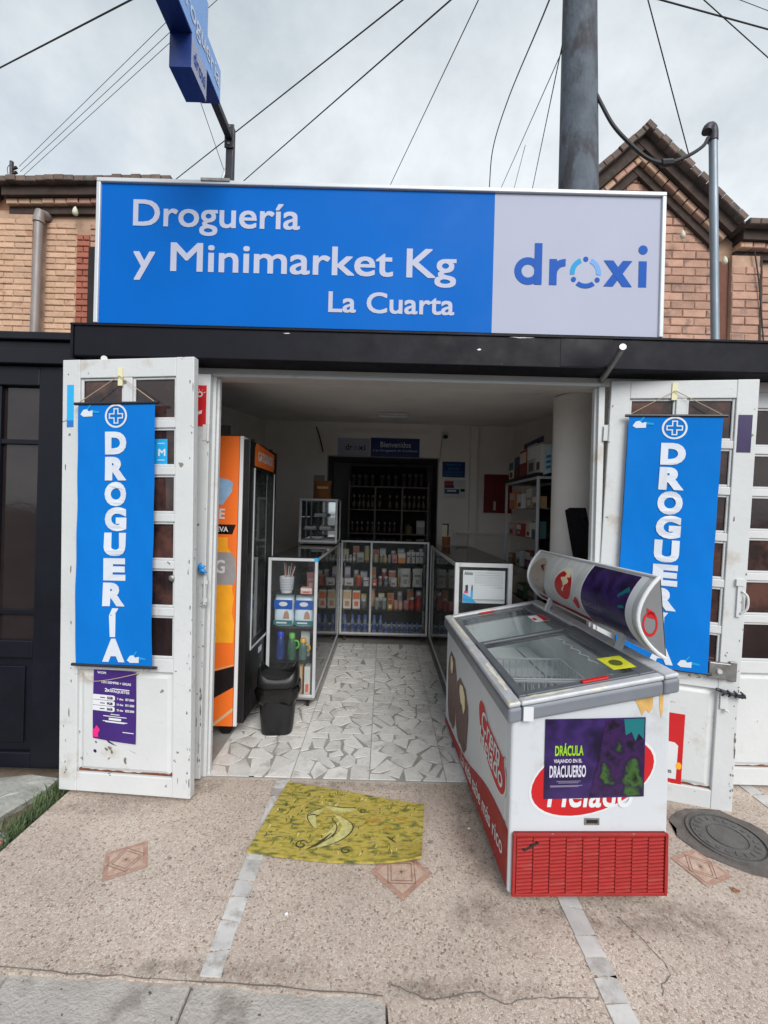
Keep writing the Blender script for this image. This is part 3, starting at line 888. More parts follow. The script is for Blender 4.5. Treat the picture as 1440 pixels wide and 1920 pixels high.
# the other side: leaf standing out from the post, and a fixed leaf
RA = math.atan2(2.285 - 2.452, 1.925 - 1.248)
C0, CT = (1.202, 2.446, 0.015), R(1.9)
leafC = leaf(0.715, 2.315, C0, RA, 'open white leaf behind the freezer, banner hung on it', tilt=CT)
leafD = leaf(0.80, 2.29, (1.925, 2.475, 0.02), 0.0, 'closed white leaf with a pull handle')
leafE = leaf(0.80, 2.29, (2.74, 2.476, 0.02), 0.0, 'closed white leaf at the end of the front')

# torn paper and scuffs left on the lower panel of the gate-side leaf
for (cx_, cz_, a_, b_s, mt_) in ((.265, .228, .012, .010, M_EDGE), (.285, .235, .014, .012, M_EDGE), (.296, .215, .010, .012, M_EDGE), (.202, .214, .013, .012, M_PURPD), (.372, .172, .010, .030, M_EDGE), (.288, .262, .045, .006, M_PURPD), (.205, .262, .008, .006, M_PURPD), (.415, .22, .03, .0015, M_EDGE)):
    q = MB(); flat(q, lambda x, z: (x, .0083, z), [(cx_ + a_ * random.uniform(.5, 1) * math.cos(R(k_)), cz_ + b_s * random.uniform(.5, 1) * math.sin(R(k_)) - a_ * .3 * math.cos(R(k_))) for k_ in range(0, 360, 36)])
    q.build('torn_residue', mt_, leafA)
# fittings on the leaves
def onleaf(lf, name, m, mats, **k):
    return m.build(name, mats, lf, **k)
# hinges
for (lf, x, z) in ((leafB, .655, 1.95), (leafB, .655, 1.02), (leafB, .655, .25), (leafC, .004, 2.02), (leafC, .004, 1.2), (leafC, .004, .3)):
    onleaf(lf, 'hinge', MB().tube([(x, -.004, z - .05), (x, -.004, z + .05)], .007, 8).box(x - .03, x, -.003, .0, z - .045, z + .045), M_WHITE)
# stickers
sk = MB(); sk.box(.028, .066, -.0018, -.0003, 1.94, 2.165); onleaf(leafA, 'sticker', sk, M_SKYB)
sk = MB(); sk.box(.028, .066, -.0022, -.0019, 1.94, 1.975); onleaf(leafA, 'sticker_band', sk, mat('mid_blue_band', srgb(30, 110, 190), .4))
sk = MB(); sk.box(.455, .585, .0168, .0188, 1.742, 1.875)
fnp = lambda x, z: (x, .0164, z)
sk.text('M', fnp, (.535, 1.785, .575, 1.822), 1, bold=.03)
for zz_ in (1.762, 1.85):
    flat(sk, fnp, [(.53, zz_), (.57, zz_), (.57, zz_ + .004), (.53, zz_ + .004)], 1)
onleaf(leafA, 'sticker', sk, [M_SKYB, M_PAPER])
sk = MB(); sk.box(.52, .640, -.0018, -.0003, 1.985, 2.215)
fnl = lambda x, z: (x, -.0022, z)
ring(sk, fnl, .603, 2.165, .010, .016, 1)
for k in range(3):
    a = R(20 + 40 * k)
    flat(sk, fnl, [(.603 + .020 * math.cos(a) - .002, 2.165 + .020 * math.sin(a)), (.603 + .032 * math.cos(a), 2.165 + .032 * math.sin(a) - .002), (.603 + .032 * math.cos(a), 2.165 + .032 * math.sin(a) + .003), (.603 + .020 * math.cos(a) + .002, 2.165 + .020 * math.sin(a) + .002)], 1)
flat(sk, fnl, [(.59, 2.05), (.615, 2.055), (.618, 2.075), (.60, 2.07)], 1)
onleaf(leafB, 'sticker', sk, [M_RED, M_PAPER])
sk = MB(); sk.box(.628, .692, -.0018, -.0003, 1.925, 2.125); onleaf(leafC, 'sticker', sk, M_PURPD, bevel=.0)
# bolts, lock box, chain, handle
b = MB(); b.box(.655, .672, -.012, -.0005, .98, 1.15); b.tube([(.663, -.018, .985), (.663, -.018, 1.13)], .006, 8); b.box(.648, .68, -.016, -.0006, 1.0, 1.02); b.box(.648, .68, -.016, -.0006, 1.1, 1.12)
onleaf(leafB, 'barrel_bolt', b, M_WHITE)
b = MB(); b.lathe([(.016, 0), (.016, .006), (.008, .01)], 0, 0, 12)
b.v = [(x + .628, -z, y + 1.145) for x, y, z in b.v]
onleaf(leafA, 'knob', b, M_STEEL)
b = MB(); b.box(.555, .655, -.03, -.0005, .715, .80); b.box(.655, .69, -.016, -.0006, .705, .81)
onleaf(leafC, 'lock_box', b, M_STEEL, bevel=.004)
b = MB(); b.tube([(.60, -.03, .757), (.60, -.042, .757)], .012, 10); onleaf(leafC, 'lock_cylinder', b, M_ALU)
b = MB()
b.tube([(.60, -.016, .655), (.70, -.022, .635)], .009, 8); b.tube([(.70, -.022, .635), (.728, -.03, .64)], .011, 8)
for k in range(4):
    b.tube(smoothpath([(.615 + .03 * k, -.024, .66), (.63 + .03 * k, -.034, .645), (.62 + .03 * k, -.03, .628)], 4), .005, 6)
onleaf(leafC, 'slide_bolt', b, M_DSTEEL)
b = MB(); b.box(.625, .66, -.010, -.0005, .55, .63); b.tube([(.645, -.014, .55), (.66, -.02, .545)], .007, 8); onleaf(leafC, 'latch_plate', b, M_WHITE, bevel=.003)
b = MB(); b.box(.672, .692, -.010, -.0005, 1.05, 1.245); b.tube(smoothpath([(.69, -.012, 1.07), (.712, -.022, 1.10), (.712, -.022, 1.16), (.69, -.012, 1.19)], 5), .006, 8); b.box(.662, .702, -.014, -.0006, 1.215, 1.25)
onleaf(leafC, 'barrel_bolt', b, M_WHITE)
b = MB()
b.box(.03, .062, -.006, -.0004, .785, .84); b.box(.03, .066, -.006, -.0004, .985, 1.055)
b.tube(smoothpath([(.046, -.008, .81), (.052, -.045, .83), (.054, -.055, .90), (.052, -.045, .985), (.048, -.008, 1.02)], 6), .014, 10)
onleaf(leafD, 'pull_handle', b, M_DSTEEL)

# the stub pipe sticking out of the lintel
pp = MB().tube([at(1128, 713, 2.44), at(1168, 650, 2.12)], .017, 12).build('stub_pipe', M_STEEL)
tag(pp, 'short bare metal pipe sticking out below the fascia over the freezer', 'pipe')
sp = MB().tube([(-1.58, 2.44, 2.335), (-1.53, 2.30, 2.338)], .016, 10).build('drain_stub', M_WHITE)
tag(sp, 'short white drain stub above the banner leaf by the gate', 'pipe')

# ------------------------------------------------------------------ black gate beside the shop
gate = empty('metal_gate', (-2.6, 2.45, 0), label='black painted gate with dark glazed bays beside the shop', cat='gate')
m = MB()
m.box(-5.0, -1.72, 2.40, 2.62, 2.470, 2.515); m.box(-5.0, -1.72, 2.425, 2.62, 2.425, 2.4698); m.box(-5.0, -1.72, 2.405, 2.62, 2.335, 2.4248)
m.build('canopy', M_GATE, gate, w=True, bevel=.006)
m = MB()
m.box(-1.99, -1.74, 2.44, 2.50, 0.03, 2.3345)          # wide stile beside the shop
m.box(-5.0, -1.99, 2.441, 2.50, 0.03, 0.12); m.box(-5.0, -1.99, 2.441, 2.50, 0.66, 0.76); m.box(-5.0, -1.99, 2.441, 2.50, 2.22, 2.334)
for x in (-2.62, -3.4, -4.2, -5.0): m.box(x, x + .14, 2.440, 2.50, .12, .66); 
for x in (-2.62, -3.4, -4.2, -5.0): m.box(x, x + .14, 2.440, 2.50, .76, 2.22)
m.build('frame', M_GATE, gate, w=True, bevel=.006)
for (x0, x1) in ((-2.48, -1.99), (-3.26, -2.62), (-4.06, -3.4)):
    MB().box(x0, x1, 2.475, 2.48, .76, 2.22).build('pane', M_PANEK, gate, w=True)
    g = MB(); xm = (x0 + x1) / 2
    g.box(xm - .02, xm + .02, 2.452, 2.4745, .76, 2.22)
    for z in (.92, 1.9): 
        g.box(x0, xm - .02, 2.456, 2.4745, z - .014, z + .014); g.box(xm + .02, x1, 2.456, 2.4745, z - .014, z + .014)
    g.build('glazing_bar', M_GATE, gate, w=True, bevel=.003)
    MB().box(x0, x1, 2.462, 2.48, .12, .66).box(x0 + .05, x1 - .05, 2.452, 2.4619, .17, .61).build('panel', M_GATE, gate, w=True, bevel=.008)
MB().box(-5.0, -1.74, 2.52, 2.56, 0, 2.33).build('backing', M_DARK, gate, w=True)

# stone and grass in the verge
random.seed(5)
def rock(name, pts, z0, h, seed, label):
    rnd = random.Random(seed)
    m = MB(); n = len(pts)
    cx, cy = sum(p[0] for p in pts) / n, sum(p[1] for p in pts) / n
    rings = []
    for (s, z) in ((1.0, z0), (1.02, z0 + h * .6), (.93, z0 + h * .95), (.6, z0 + h * 1.08), (.2, z0 + h)):
        rings.append([(cx + (x - cx) * s + rnd.uniform(-.012, .012), cy + (y - cy) * s + rnd.uniform(-.012, .012), z + rnd.uniform(-.012, .012) * (z > z0)) for x, y in pts])
    vs = [p for r_ in rings for p in r_]
    fs = [(i * n + k, i * n + (k + 1) % n, (i + 1) * n + (k + 1) % n, (i + 1) * n + k) for i in range(len(rings) - 1) for k in range(n)]
    fs.append(tuple((len(rings) - 1) * n + k for k in range(n)))
    m.add(vs, fs)
    o = m.build(name, M_STONE)
    return tag(o, label, 'stone')
rock('broken_stone', [(-2.25, 2.36), (-2.12, 2.13), (-2.0, 2.0), (-1.9, 1.97), (-1.86, 2.10), (-1.80, 2.30), (-1.77, 2.39), (-1.95, 2.41)], -.04, .055, 2, 'pale broken paving stone in front of the black gate')
rock('broken_stone', [(-1.90, 1.62), (-1.82, 1.60), (-1.715, 1.75), (-1.70, 1.98), (-1.76, 2.04), (-1.80, 1.9), (-1.88, 1.75)], -.04, .035, 6, 'low grey stone lying in the grass along the sidewalk edge')
g = MB()
for k in range(1500):
    x = -1.675 - abs(random.gauss(0, .055)); y = random.uniform(1.55, 2.42)
    if y < 1.95 and random.random() < .45: continue
    a = random.uniform(0, 2 * PI); h = random.uniform(.02, .075); ln = random.uniform(.01, .06)
    d = Vector((math.cos(a), math.sin(a), 0)); pz = Vector((x, y, -.03)); wv = Vector((-d.y, d.x, 0)) * random.uniform(.0015, .0035)
    p1 = pz + d * ln * .4 + Vector((0, 0, h * .75)); p2 = pz + d * ln + Vector((0, 0, h))
    q = len(g.v)
    g.v += [tuple(pz - wv), tuple(pz + wv), tuple(p1 + wv * .8), tuple(p1 - wv * .8), tuple(p2)]
    g.f += [(q, q + 1, q + 2, q + 3), (q + 3, q + 2, q + 4)]; g.m += [0, 0]
go = g.build('grass', M_GRASS)
tag(go, 'tufts of green grass along the sidewalk edge by the gate', kind='stuff')
pm = MB()
for k in range(6):
    a = R(60 * k)
    pm.sheet([(-1.72, 1.93, -.012), (-1.72 + .02 * math.cos(a), 1.93 + .02 * math.sin(a), -.002), (-1.72 + .028 * math.cos(a + .4), 1.93 + .028 * math.sin(a + .4), .004), (-1.72 + .018 * math.cos(a + .9), 1.93 + .018 * math.sin(a + .9), -.002)])
tag(pm.build('flower', mat('coral_petals', srgb(232, 96, 84), .7)), 'small coral flower in the grass at the sidewalk edge', 'flower')
# ------------------------------------------------------------------ brick houses behind
random.seed(11)
_BM = {}
def brick_obj(w, h, d, material, parent, x, y, z, ry=0.0, name='brick', jit=0.004):
    key = (round(w, 3), round(h, 3), round(d, 3), material.name)
    if key not in _BM:
        t = MB(); c = min(.006, h * .12)
        a = [(-w / 2, -h / 2), (w / 2, -h / 2), (w / 2, h / 2), (-w / 2, h / 2)]
        fr = [(-w / 2 + c, -h / 2 + c), (w / 2 - c, -h / 2 + c), (w / 2 - c, h / 2 - c), (-w / 2 + c, h / 2 - c)]
        vs = [(p[0], d, p[1]) for p in a] + [(p[0], c, p[1]) for p in a] + [(p[0], 0, p[1]) for p in fr]
        fs = [(8, 9, 10, 11)] + [(4 + k, 4 + (k + 1) % 4, 8 + (k + 1) % 4, 8 + k) for k in range(4)] + [(k, (k + 1) % 4, 4 + (k + 1) % 4, 4 + k) for k in range(4)]
        t.add(vs, fs)
        o = t.build(name, material)
        _BM[key] = o.data
        bpy.data.objects.remove(o)
    o = bpy.data.objects.new(name, _BM[key])
    COL.objects.link(o)
    o.parent = parent
    o.location = Vector((x, y + random.uniform(-jit, jit), z)) - wloc(parent)
    o.rotation_euler = (random.uniform(-.01, .01), ry + random.uniform(-.006, .006), random.uniform(-.012, .012))
    return o

def course_field(parent, x0, x1, z0, z1, Y, bl, bh, joint, material, inside=None):
    k = 0
    z = z0 + bh / 2
    while z + bh / 2 <= z1 + .001:
        x = x0 - (bl / 2 if k % 2 else 0)
        while x < x1:
            a, b = max(x, x0), min(x + bl - joint, x1)
            if b - a > .03 and (inside is None or inside((a + b) / 2, z)):
                w = round((b - a) * 50) / 50 if (b - a) < bl - joint - .005 else bl - joint
                brick_obj(min(w, b - a + .004), bh - joint, .045, material, parent, (a + b) / 2, Y, z)
            x += bl
        z += bh; k += 1

def cornice(parent, P0, P1, Y, dy=0.0):
    """eave along the line P0-P1 (x, z): tile row, board painted as shade, brick row, second shade board"""
    d = Vector((P1[0] - P0[0], 0, P1[1] - P0[1])); L = d.length; d.normalize()
    up = Vector((-d.z, 0, d.x))
    ry = -math.atan2(d.z, d.x)
    def slabp(dz0, dz1, y0, y1, name, material):
        a, b = Vector((P0[0], 0, P0[1])), Vector((P1[0], 0, P1[1]))
        q = [a + up * dz0, b + up * dz0, b + up * dz1, a + up * dz1]
        MB().prism([(p.x, y0, p.z) for p in q], (0, y1 - y0, 0)).build(name, material, parent, w=True)
    slabp(-.165, -.07, Y - .13 + dy, Y + .05 + dy, 'eave_shade_board', M_DARKBROWN)
    slabp(-.30, -.225, Y - .035 + dy, Y + .05 + dy, 'eave_shade_board', M_DARKBROWN)
    n = max(1, round(L / .10))
    for i in range(n):
        c = Vector((P0[0], 0, P0[1])) + d * (L * (i + .5) / n) - up * (.035 + random.uniform(0, .004))
        brick_obj(L / n - .004, .058, .22, M_TILE, parent, c.x, Y - .20, c.z, ry, 'roof_tile', .012)
    n = max(1, round(L / .125))
    for i in range(n):
        c = Vector((P0[0], 0, P0[1])) + d * (L * (i + .5) / n) - up * .195
        brick_obj(L / n - .010, .055, .12, M_BRICKR if random.random() < .4 else M_BRICK, parent, c.x, Y - .085, c.z, ry, 'cornice_brick', .006)

# house behind the black gate
HY = 4.6
hA = empty('brick_house', (-3.6, HY, 2.8), label='buff brick house with a flat eave rising behind the black gate', cat='house')
MB().box(-6.5, -1.2, HY + .011, HY + 3.0, 2.87, 4.70).build('wall', M_MORTAR, hA, w=True)
MB().box(-1.19, .5, HY + .10, HY + 3, 2.87, 4.70).build('side_wall', M_BWALL, hA, w=True)
course_field(hA, -4.55, -3.83, 3.30, 4.63, HY - .05, .215, .064, .007, M_BRICK)
MB().box(-4.55, -3.83, HY - .040, HY + .0105, 2.9, 4.63).build('pilaster_core', M_MORTAR, hA, w=True)
course_field(hA, -3.72, -3.38, 3.30, 4.63, HY, .215, .064, .007, M_BRICK)
course_field(hA, -3.38, -3.245, 3.30, 4.5, HY - .012, .14, .064, .007, M_BRICKD)
course_field(hA, -3.245, -2.95, 4.32, 4.63, HY, .215, .064, .007, M_BRICKR)
course_field(hA, -5.4, -4.57, 3.6, 4.63, HY + .0, .215, .064, .007, M_BRICKR)
w_ = MB().box(-3.243, -2.3, HY - .02, HY + .0105, 3.2, 4.31).build('window', M_DARK, hA, w=True)
cornice(hA, (-4.10, 4.935), (-2.3, 4.985), HY)
cornice(hA, (-5.2, 5.75), (-4.12, 4.945), HY, .006)
MB().prism([(-6.0, HY + .02, 4.7), (-4.1, HY + .02, 4.7), (-4.1, HY + .02, 4.80), (-5.2, HY + .02, 5.6)], (0, .3, 0)).build('gable_wall', M_BWALL, hA, w=True)
MB().prism([(-4.2, HY - .1, 4.90), (.5, HY - .1, 4.98), (.5, HY + 3, 5.9), (-4.2, HY + 3, 5.9)], (0, 0, .02)).build('roof', M_TILE, hA, w=True)
# downpipe
x = at(70, 520, HY - .11).x
d_ = MB(); d_.tube([(x - .018, HY - .11, 3.0), (x, HY - .11, 4.53)], .040, 14); d_.tube([(x, HY - .11, 4.53), (x, HY - .10, 4.60), (x + .005, HY + .02, 4.64)], .050, 14)
d_.tube([(x, HY - .11, 4.50), (x, HY - .11, 4.535)], .052, 14)
d_.build('downpipe', mat('pinkish_grey_pipe', srgb(138, 130, 128), .5, .2, var=.22, vscale=9, stretch=(1, 1, .3)), hA, w=True, auto=40)
def drip(parent, px, py, Y, s=1.0):
    p = at(px, py, Y)
    MB().lathe([(.006, -.012 * s), (.02 * s, 0), (.024 * s, .02 * s), (.016 * s, .05 * s), (.004, .07 * s)], p.x, p.y, 10, 0, p.z).build('eave_bulb', M_PLASTER, parent, w=True, smooth=True)
drip(hA, 141, 402, HY - .1, 1.2)

# gabled house on the other side
HY2 = 4.2
hB = empty('brick_house', (2.6, HY2, 2.8), label='rose brick house with a steep gable behind the white half of the sign', cat='house')
MB().box(.55, 6.5, HY2 + .011, HY2 + 3.0, 2.87, 4.18).build('wall', M_MORTAR, hB, w=True)
gab = lambda z: 0.98 * (5.06 - z) / .88 if z < 5.06 else 0
MB().prism([(1.30, HY2 + .011, 4.181), (3.50, HY2 + .011, 4.181), (2.40, HY2 + .011, 5.12)], (0, .4, 0)).build('gable_wall', M_MORTAR, hB, w=True)
course_field(hB, 1.95, 3.22, 3.05, 4.98, HY2, .235, .082, .008, M_BRICKR, inside=lambda x, z: abs(x - 2.40) < 1.02 * (5.03 - z) + .02)
course_field(hB, 3.33, 3.60, 3.05, 4.10, HY2 - .05, .27, .082, .008, M_BRICKR)
MB().box(3.33, 3.60, HY2 - .040, HY2 + .0105, 2.9, 4.14).build('pilaster_core', M_MORTAR, hB, w=True)
course_field(hB, 3.66, 4.60, 3.05, 4.10, HY2, .235, .082, .008, M_BRICKR)
MB().box(3.225, 3.32, HY2 - .004, HY2 + .0105, 2.9, 4.1).build('recess_strip', mat('dark_red_render', srgb(108, 70, 58), .9, var=.2, vscale=8), hB, w=True)
cornice(hB, (2.40, 5.305), (3.36, 4.425), HY2)
cornice(hB, (1.44, 4.425), (2.40, 5.305), HY2, .005)
cornice(hB, (3.37, 4.415), (5.6, 4.385), HY2, .009)
MB().prism([(2.40, HY2 - .15, 5.27), (3.36, HY2 - .15, 4.39), (3.36, HY2 - .15, 4.37), (2.40, HY2 - .15, 5.25), (1.44, HY2 - .15, 4.37), (1.44, HY2 - .15, 4.39)], (0, 3, 0)).build('roof', M_TILE, hB, w=True)
MB().prism([(3.4, HY2 - .1, 4.36), (6.5, HY2 - .1, 4.33), (6.5, HY2 + 3, 5.1), (3.4, HY2 + 3, 5.1)], (0, 0, .02)).build('roof', M_TILE, hB, w=True)
drip(hB, 1280, 445, HY2 - .1); drip(hB, 1359, 494, HY2 - .1)
MB().tube(smoothpath([at(1415, 470, HY2 - .07), at(1424, 540, HY2 - .07), at(1432, 650, HY2 - .07)]), .006, 6).build('wall_wire', M_CABLE, hB, w=True)
MB().tube([(3.63, HY2 - .01, 3.0), (3.63, HY2 - .01, 4.12)], .018, 8).build('wall_pipe', M_DARKBROWN, hB, w=True)

# ------------------------------------------------------------------ utility pole running through the shop
pole = empty('utility_pole', (1.41, 3.2, 0), label='round grey concrete utility pole rising behind the sign and down through the shop', cat='pole')
pr = lambda z: .15 - .0145 * max(0, z - 3.3)
zs = [2.60, 3.3, 4, 4.7, 5.4, 6.2, 7.2]
MB().tube([(1.41 - .018 * max(0, z - 3), 3.2, z) for z in zs], [pr(z) for z in zs], 28).build('shaft', M_CONCP, pole, w=True, auto=40)
MB().tube([(1.41, 3.2, 0.0), (1.41, 3.2, 1.2), (1.41, 3.2, 2.44)], [.152, .15, .15], 28).build('painted_shaft', M_COLW, pole, w=True, auto=40)
MB().box(.55, 2.1, 3.02, 3.10, 6.45, 6.55).box(.55, 2.1, 3.02, 3.10, 6.9, 7.0).build('crossarm', M_CONCP, pole, w=True)

mast = empty('service_mast', (2.35, 3.1, 2.5), label='thin grey metal service mast with a bent cap beside the gable', cat='mast')
a, b_ = at(1341, 660, 3.1), at(1337, 252, 3.1)
MB().tube([a - Vector((0, 0, .3)), a, b_], .027, 14).build('pipe', M_GALV, mast, w=True, auto=40)
MB().tube(smoothpath([b_ - Vector((0, 0, .05)), b_ + Vector((-.002, 0, .02)), b_ + Vector((-.016, 0, .05)), b_ + Vector((-.045, -.01, .035)), b_ + Vector((-.055, -.012, .005))], 5), .033, 12).build('cap', M_DSTEEL, mast, w=True, auto=40)

# ------------------------------------------------------------------ overhead cables
def cable(pts, r, label, sag=0.0):
    P = pts
    if len(pts) == 2 and sag > 0:
        a, b = pts; P = [a.lerp(b, t / 16) - Vector((0, 0, sag * 4 * (t / 16) * (1 - t / 16))) for t in range(17)]
    elif len(pts) > 2: P = smoothpath(pts, 8)
    o = MB().tube(P, r, 6).build('overhead_cable', M_CABLE)
    return tag(o, label, 'cable', 'overhead cables')
ext = lambda x0, y0, x1, y1, t: (x0 + (x1 - x0) * t, y0 + (y1 - y0) * t)
def cab(x0, y0, Y0, x1, y1, Y1, r, label, t0=-.35, t1=1.6):
    """straight cable through two sighted points, run on beyond both"""
    e0 = ext(x0, y0, x1, y1, t0); e1 = ext(x0, y0, x1, y1, t1)
    return cable([at(*e0, Y0), at(*e1, Y1)], r, label)
cab(340, 328, 13, 755, 0, 3.4, .0085, 'thin cable passing behind the blue lettering panel, beside the blade sign bracket', -.5, 1.95)
cab(465, 332, 11, 845, 0, 3.4, .0085, 'thick cable dropping behind the sign above the first big word', -.3, 1.65)
cab(735, 340, 10, 897, 0, 3.3, .006, 'fine straight cable dropping behind the middle of the sign', -.3, 1.7)
cable([at(916, 420, 7.5), at(918, 345, 7), at(925, 275, 6.4), at(955, 180, 5.4), at(1030, 0, 3.6), at(1085, -160, 3.2)], .0075, 'bowed cable dropping behind the sign where blue meets white')
cab(945, 340, 7, 1052, 100, 3.2, .004, 'fine slanting cable first of three beside the concrete pole', -.3, 1.02)
cab(966, 345, 7, 985, 272, 6, .004, 'short fine cable joining the slanting one beside the pole', -.3, 1.0)
cab(1000, 345, 7, 1053, 90, 3.2, .0045, 'fine cable closest to the concrete pole on its sign side', -.3, 1.02)
cab(1310, 360, 4.3, 1215, 0, 3.2, .005, 'fine cable coming down onto the gable roof slope', 0.0, 1.6)
cab(0, 127, 12, 245, 0, 6, .016, 'heavy black cable crossing the sky over the black gate', -.5, 2.6)
cab(1240, 0, 6, 1440, 55, 9, .013, 'heavy black cable crossing the sky beyond the service mast', -2.4, 2.6)
cab(1320, 0, 5, 1440, 108, 8, .0075, 'thin cable descending steeply past the heavy one beyond the mast', -2.5, 3.0)
cab(1388, 0, 6, 1440, 20, 8, .005, 'fine cable in the top corner above the heavy cable beyond the mast', -5, 5)
cab(36, 312, 11, 300, 53, 7, .0055, 'top cable of three running from the insulator rack', 0, 1.9)
cab(38, 322, 11, 302, 76, 7, .0055, 'middle cable of three running from the insulator rack', 0, 1.9)
cab(40, 333, 11, 300, 97, 7, .0055, 'bottom cable of three running from the insulator rack', 0, 1.9)
cab(415, 305, 6, 379, 200, 4, .004, 'fine cable behind the blade sign bracket', -.4, 3.2)
o = MB().tube(smoothpath([at(1119, 178, 3.12), at(1128, 196, 3.1), at(1150, 235, 3.08), at(1180, 268, 3.08), at(1215, 297, 3.08), at(1250, 306, 3.08), at(1290, 292, 3.08), at(1318, 274, 3.09), at(1328, 258, 3.09)]), .0125, 8).build('service_drop', M_CABLE)
tag(o, 'thick black service drop sagging from the pole to the mast cap', 'cable')
o = MB().tube([at(1240, 306, 3.08), at(1260, 305, 3.08)], .026, 8).build('cable_clamp', M_CABLE)
tag(o, 'black clamp on the sagging service drop', 'clamp')
# far pole with insulators
fp = empty('insulator_rack', (at(22, 355, 11).x, 11, 3.0), label='far dark pole top with stacked insulators behind the gate-side roof', cat='insulator rack')
a = at(22, 420, 11); b_ = at(22, 303, 11)
MB().tube([a, b_], .045, 8).build('pole_top', M_DSTEEL, fp, w=True)
for k in range(6):
    p = at(28, 315 + 9 * k, 10.95)
    MB().tube([p - Vector((.05, 0, .02)), p + Vector((.05, 0, .02))], .035, 8).build('insulator', M_DARKBROWN, fp, w=True)
MB().tube(smoothpath([at(22, 306, 11), at(14, 315, 11), at(16, 335, 11), at(13, 350, 11)], 6), .008, 6).build('jumper_wire', M_CABLE, fp, w=True)

# ------------------------------------------------------------------ main sign above the beam
SX0, SX1, SZ0, SZ1, SY = -1.593, 1.478, 2.530, 3.312, 2.30
sign = empty('shop_sign', (-.05, 2.36, 2.526), label='long blue and white pharmacy shop sign standing on the black beam', cat='sign')
MB().box(SX0 + .022, SX1 - .022, SY + .012, SY + .14, SZ0 + .004, SZ1 - .022).build('box', M_ALUW, sign, w=True)
XB = at(926, 480, SY).x
MB().box(SX0 + .022, XB, SY + .008, SY + .0119, SZ0 + .004, SZ1 - .024).build('blue_panel', M_BLUE, sign, w=True)
MB().box(XB, SX1 - .022, SY + .0082, SY + .0119, SZ0 + .004, SZ1 - .024).build('white_panel', M_SIGNW, sign, w=True)
m = MB()
m.box(SX0, SX1, SY - .006, SY + .15, SZ1 - .022, SZ1); m.box(SX0, SX0 + .022, SY - .005, SY + .149, SZ0, SZ1 - .022); m.box(SX1 - .022, SX1, SY - .005, SY + .149, SZ0, SZ1 - .022)
m.build('frame', M_ALUW, sign, w=True, bevel=.004)
fs_ = lambda x, z: (x, SY + .0065, z)
def ink(x0, y0, x1, y1, Y=SY):
    a, b = at(x0, y1, Y), at(x1, y0, Y)
    return (a.x, (at(x0, y1, Y).z + at(x1, y1, Y).z) / 2, b.x, (at(x0, y0, Y).z + at(x1, y0, Y).z) / 2)
def signline(txt, x0, x1, xr, yb, yc, bold, name='lettering', material=None):
    """one word fitted in width, on the level base line sighted at xr"""
    glyphs(txt); lo, hi = _GL[(txt, 0.0)][4:6]
    glyphs('H'); cap = _GL[('H', 0.0)][5]
    zb, zc = at(xr, yb, SY).z, at(xr, yc, SY).z
    k = (zc - zb) / cap
    mm = MB().text(txt, fs_, (at(x0, yb, SY).x, zb + lo * k, at(x1, yb, SY).x, zb + hi * k), 0, bold)
    return mm.build(name, material or M_LETS, sign, w=True)
signline('Droguería', 248, 562, 248, 421, 372, .016)
signline('y', 248, 289, 320, 507, 453, .016)
signline('Minimarket', 318, 737, 320, 507, 453, .016)
signline('Kg', 762, 856, 320, 507, 453, .016)
signline('La', 615, 667, 615, 584, 545, .020)
signline('Cuarta', 687, 852, 615, 584, 545, .020)
# the wordmark on white, its o a ring of three arcs with three dots
zb = at(957, 531, SY).z; zx = at(957, 482, SY).z; zt = at(957, 453, SY).z
SWm = .041
t = MB(); r_ = (zx - zb) / 2 + .004; xs = at(1017, 500, SY).x; ring(t, fs_, xs - r_, zb + r_ - .002, r_ - SWm * .95, r_, n=40); t.build('wordmark', M_LETB, sign, w=True)
t = MB(); flat(t, lambda x, z: (x, SY + .0060, z), [(xs - SWm, zb), (xs, zb), (xs, zt), (xs - SWm, zt)]); t.build('wordmark', M_LETB, sign, w=True)
t = MB(); xr_ = at(1031, 500, SY).x; flat(t, fs_, [(xr_, zb), (xr_ + SWm, zb), (xr_ + SWm, zx), (xr_, zx)]); ring(t, lambda x, z: (x, SY + .0060, z), xr_ + .085, zx - .082, .044, .083, 0, R(88), R(178), 16); t.build('wordmark', M_LETB, sign, w=True)
t = MB(); xa, xb_ = at(1133, 500, SY).x, at(1187, 500, SY).x
flat(t, fs_, [(xa, zb), (xa + .052, zb), (xb_, zx), (xb_ - .052, zx)]); flat(t, lambda x, z: (x, SY + .0060, z), [(xb_, zb), (xb_ - .052, zb), (xa, zx), (xa + .052, zx)]); t.build('wordmark', M_LETB, sign, w=True)
t = MB(); x0, x1 = at(1199, 500, SY).x, at(1214, 500, SY).x
flat(t, fs_, [(x0, zb), (x1, zb), (x1, zx), (x0, zx)]); flat(t, fs_, circle_pts((x0 + x1) / 2, zt - .022, .025, .025)); t.build('wordmark', M_LETB, sign, w=True)
ocx, ocz = at(1099, 508, SY).x, (zb + zx) / 2
for k, (mt) in enumerate((M_CYAN, M_LETB, M_CYAN)):
    t = MB(); a0 = R(90 + 22 + 120 * k)
    ring(t, fs_, ocx, ocz, .058, .084, 0, a0, a0 + R(76)); t.build('logo_arc', (M_CYAN, M_LETB, mat('mid_cyan_vinyl', srgb(26, 128, 204), .42))[k], sign, w=True)
    t = MB(); a = R(90 + 120 * k)
    flat(t, fs_, circle_pts(ocx + .074 * math.cos(a), ocz + .074 * math.sin(a), .014, .014, 14)); t.build('logo_dot', M_LETB, sign, w=True)
# top rail piece where the bracket stands
MB().box(at(378, 332, SY).x, at(432, 332, SY).x, SY - .012, SY + .10, SZ1 - .008, SZ1 + .006).build('bracket_foot', M_STEEL, sign, w=True)

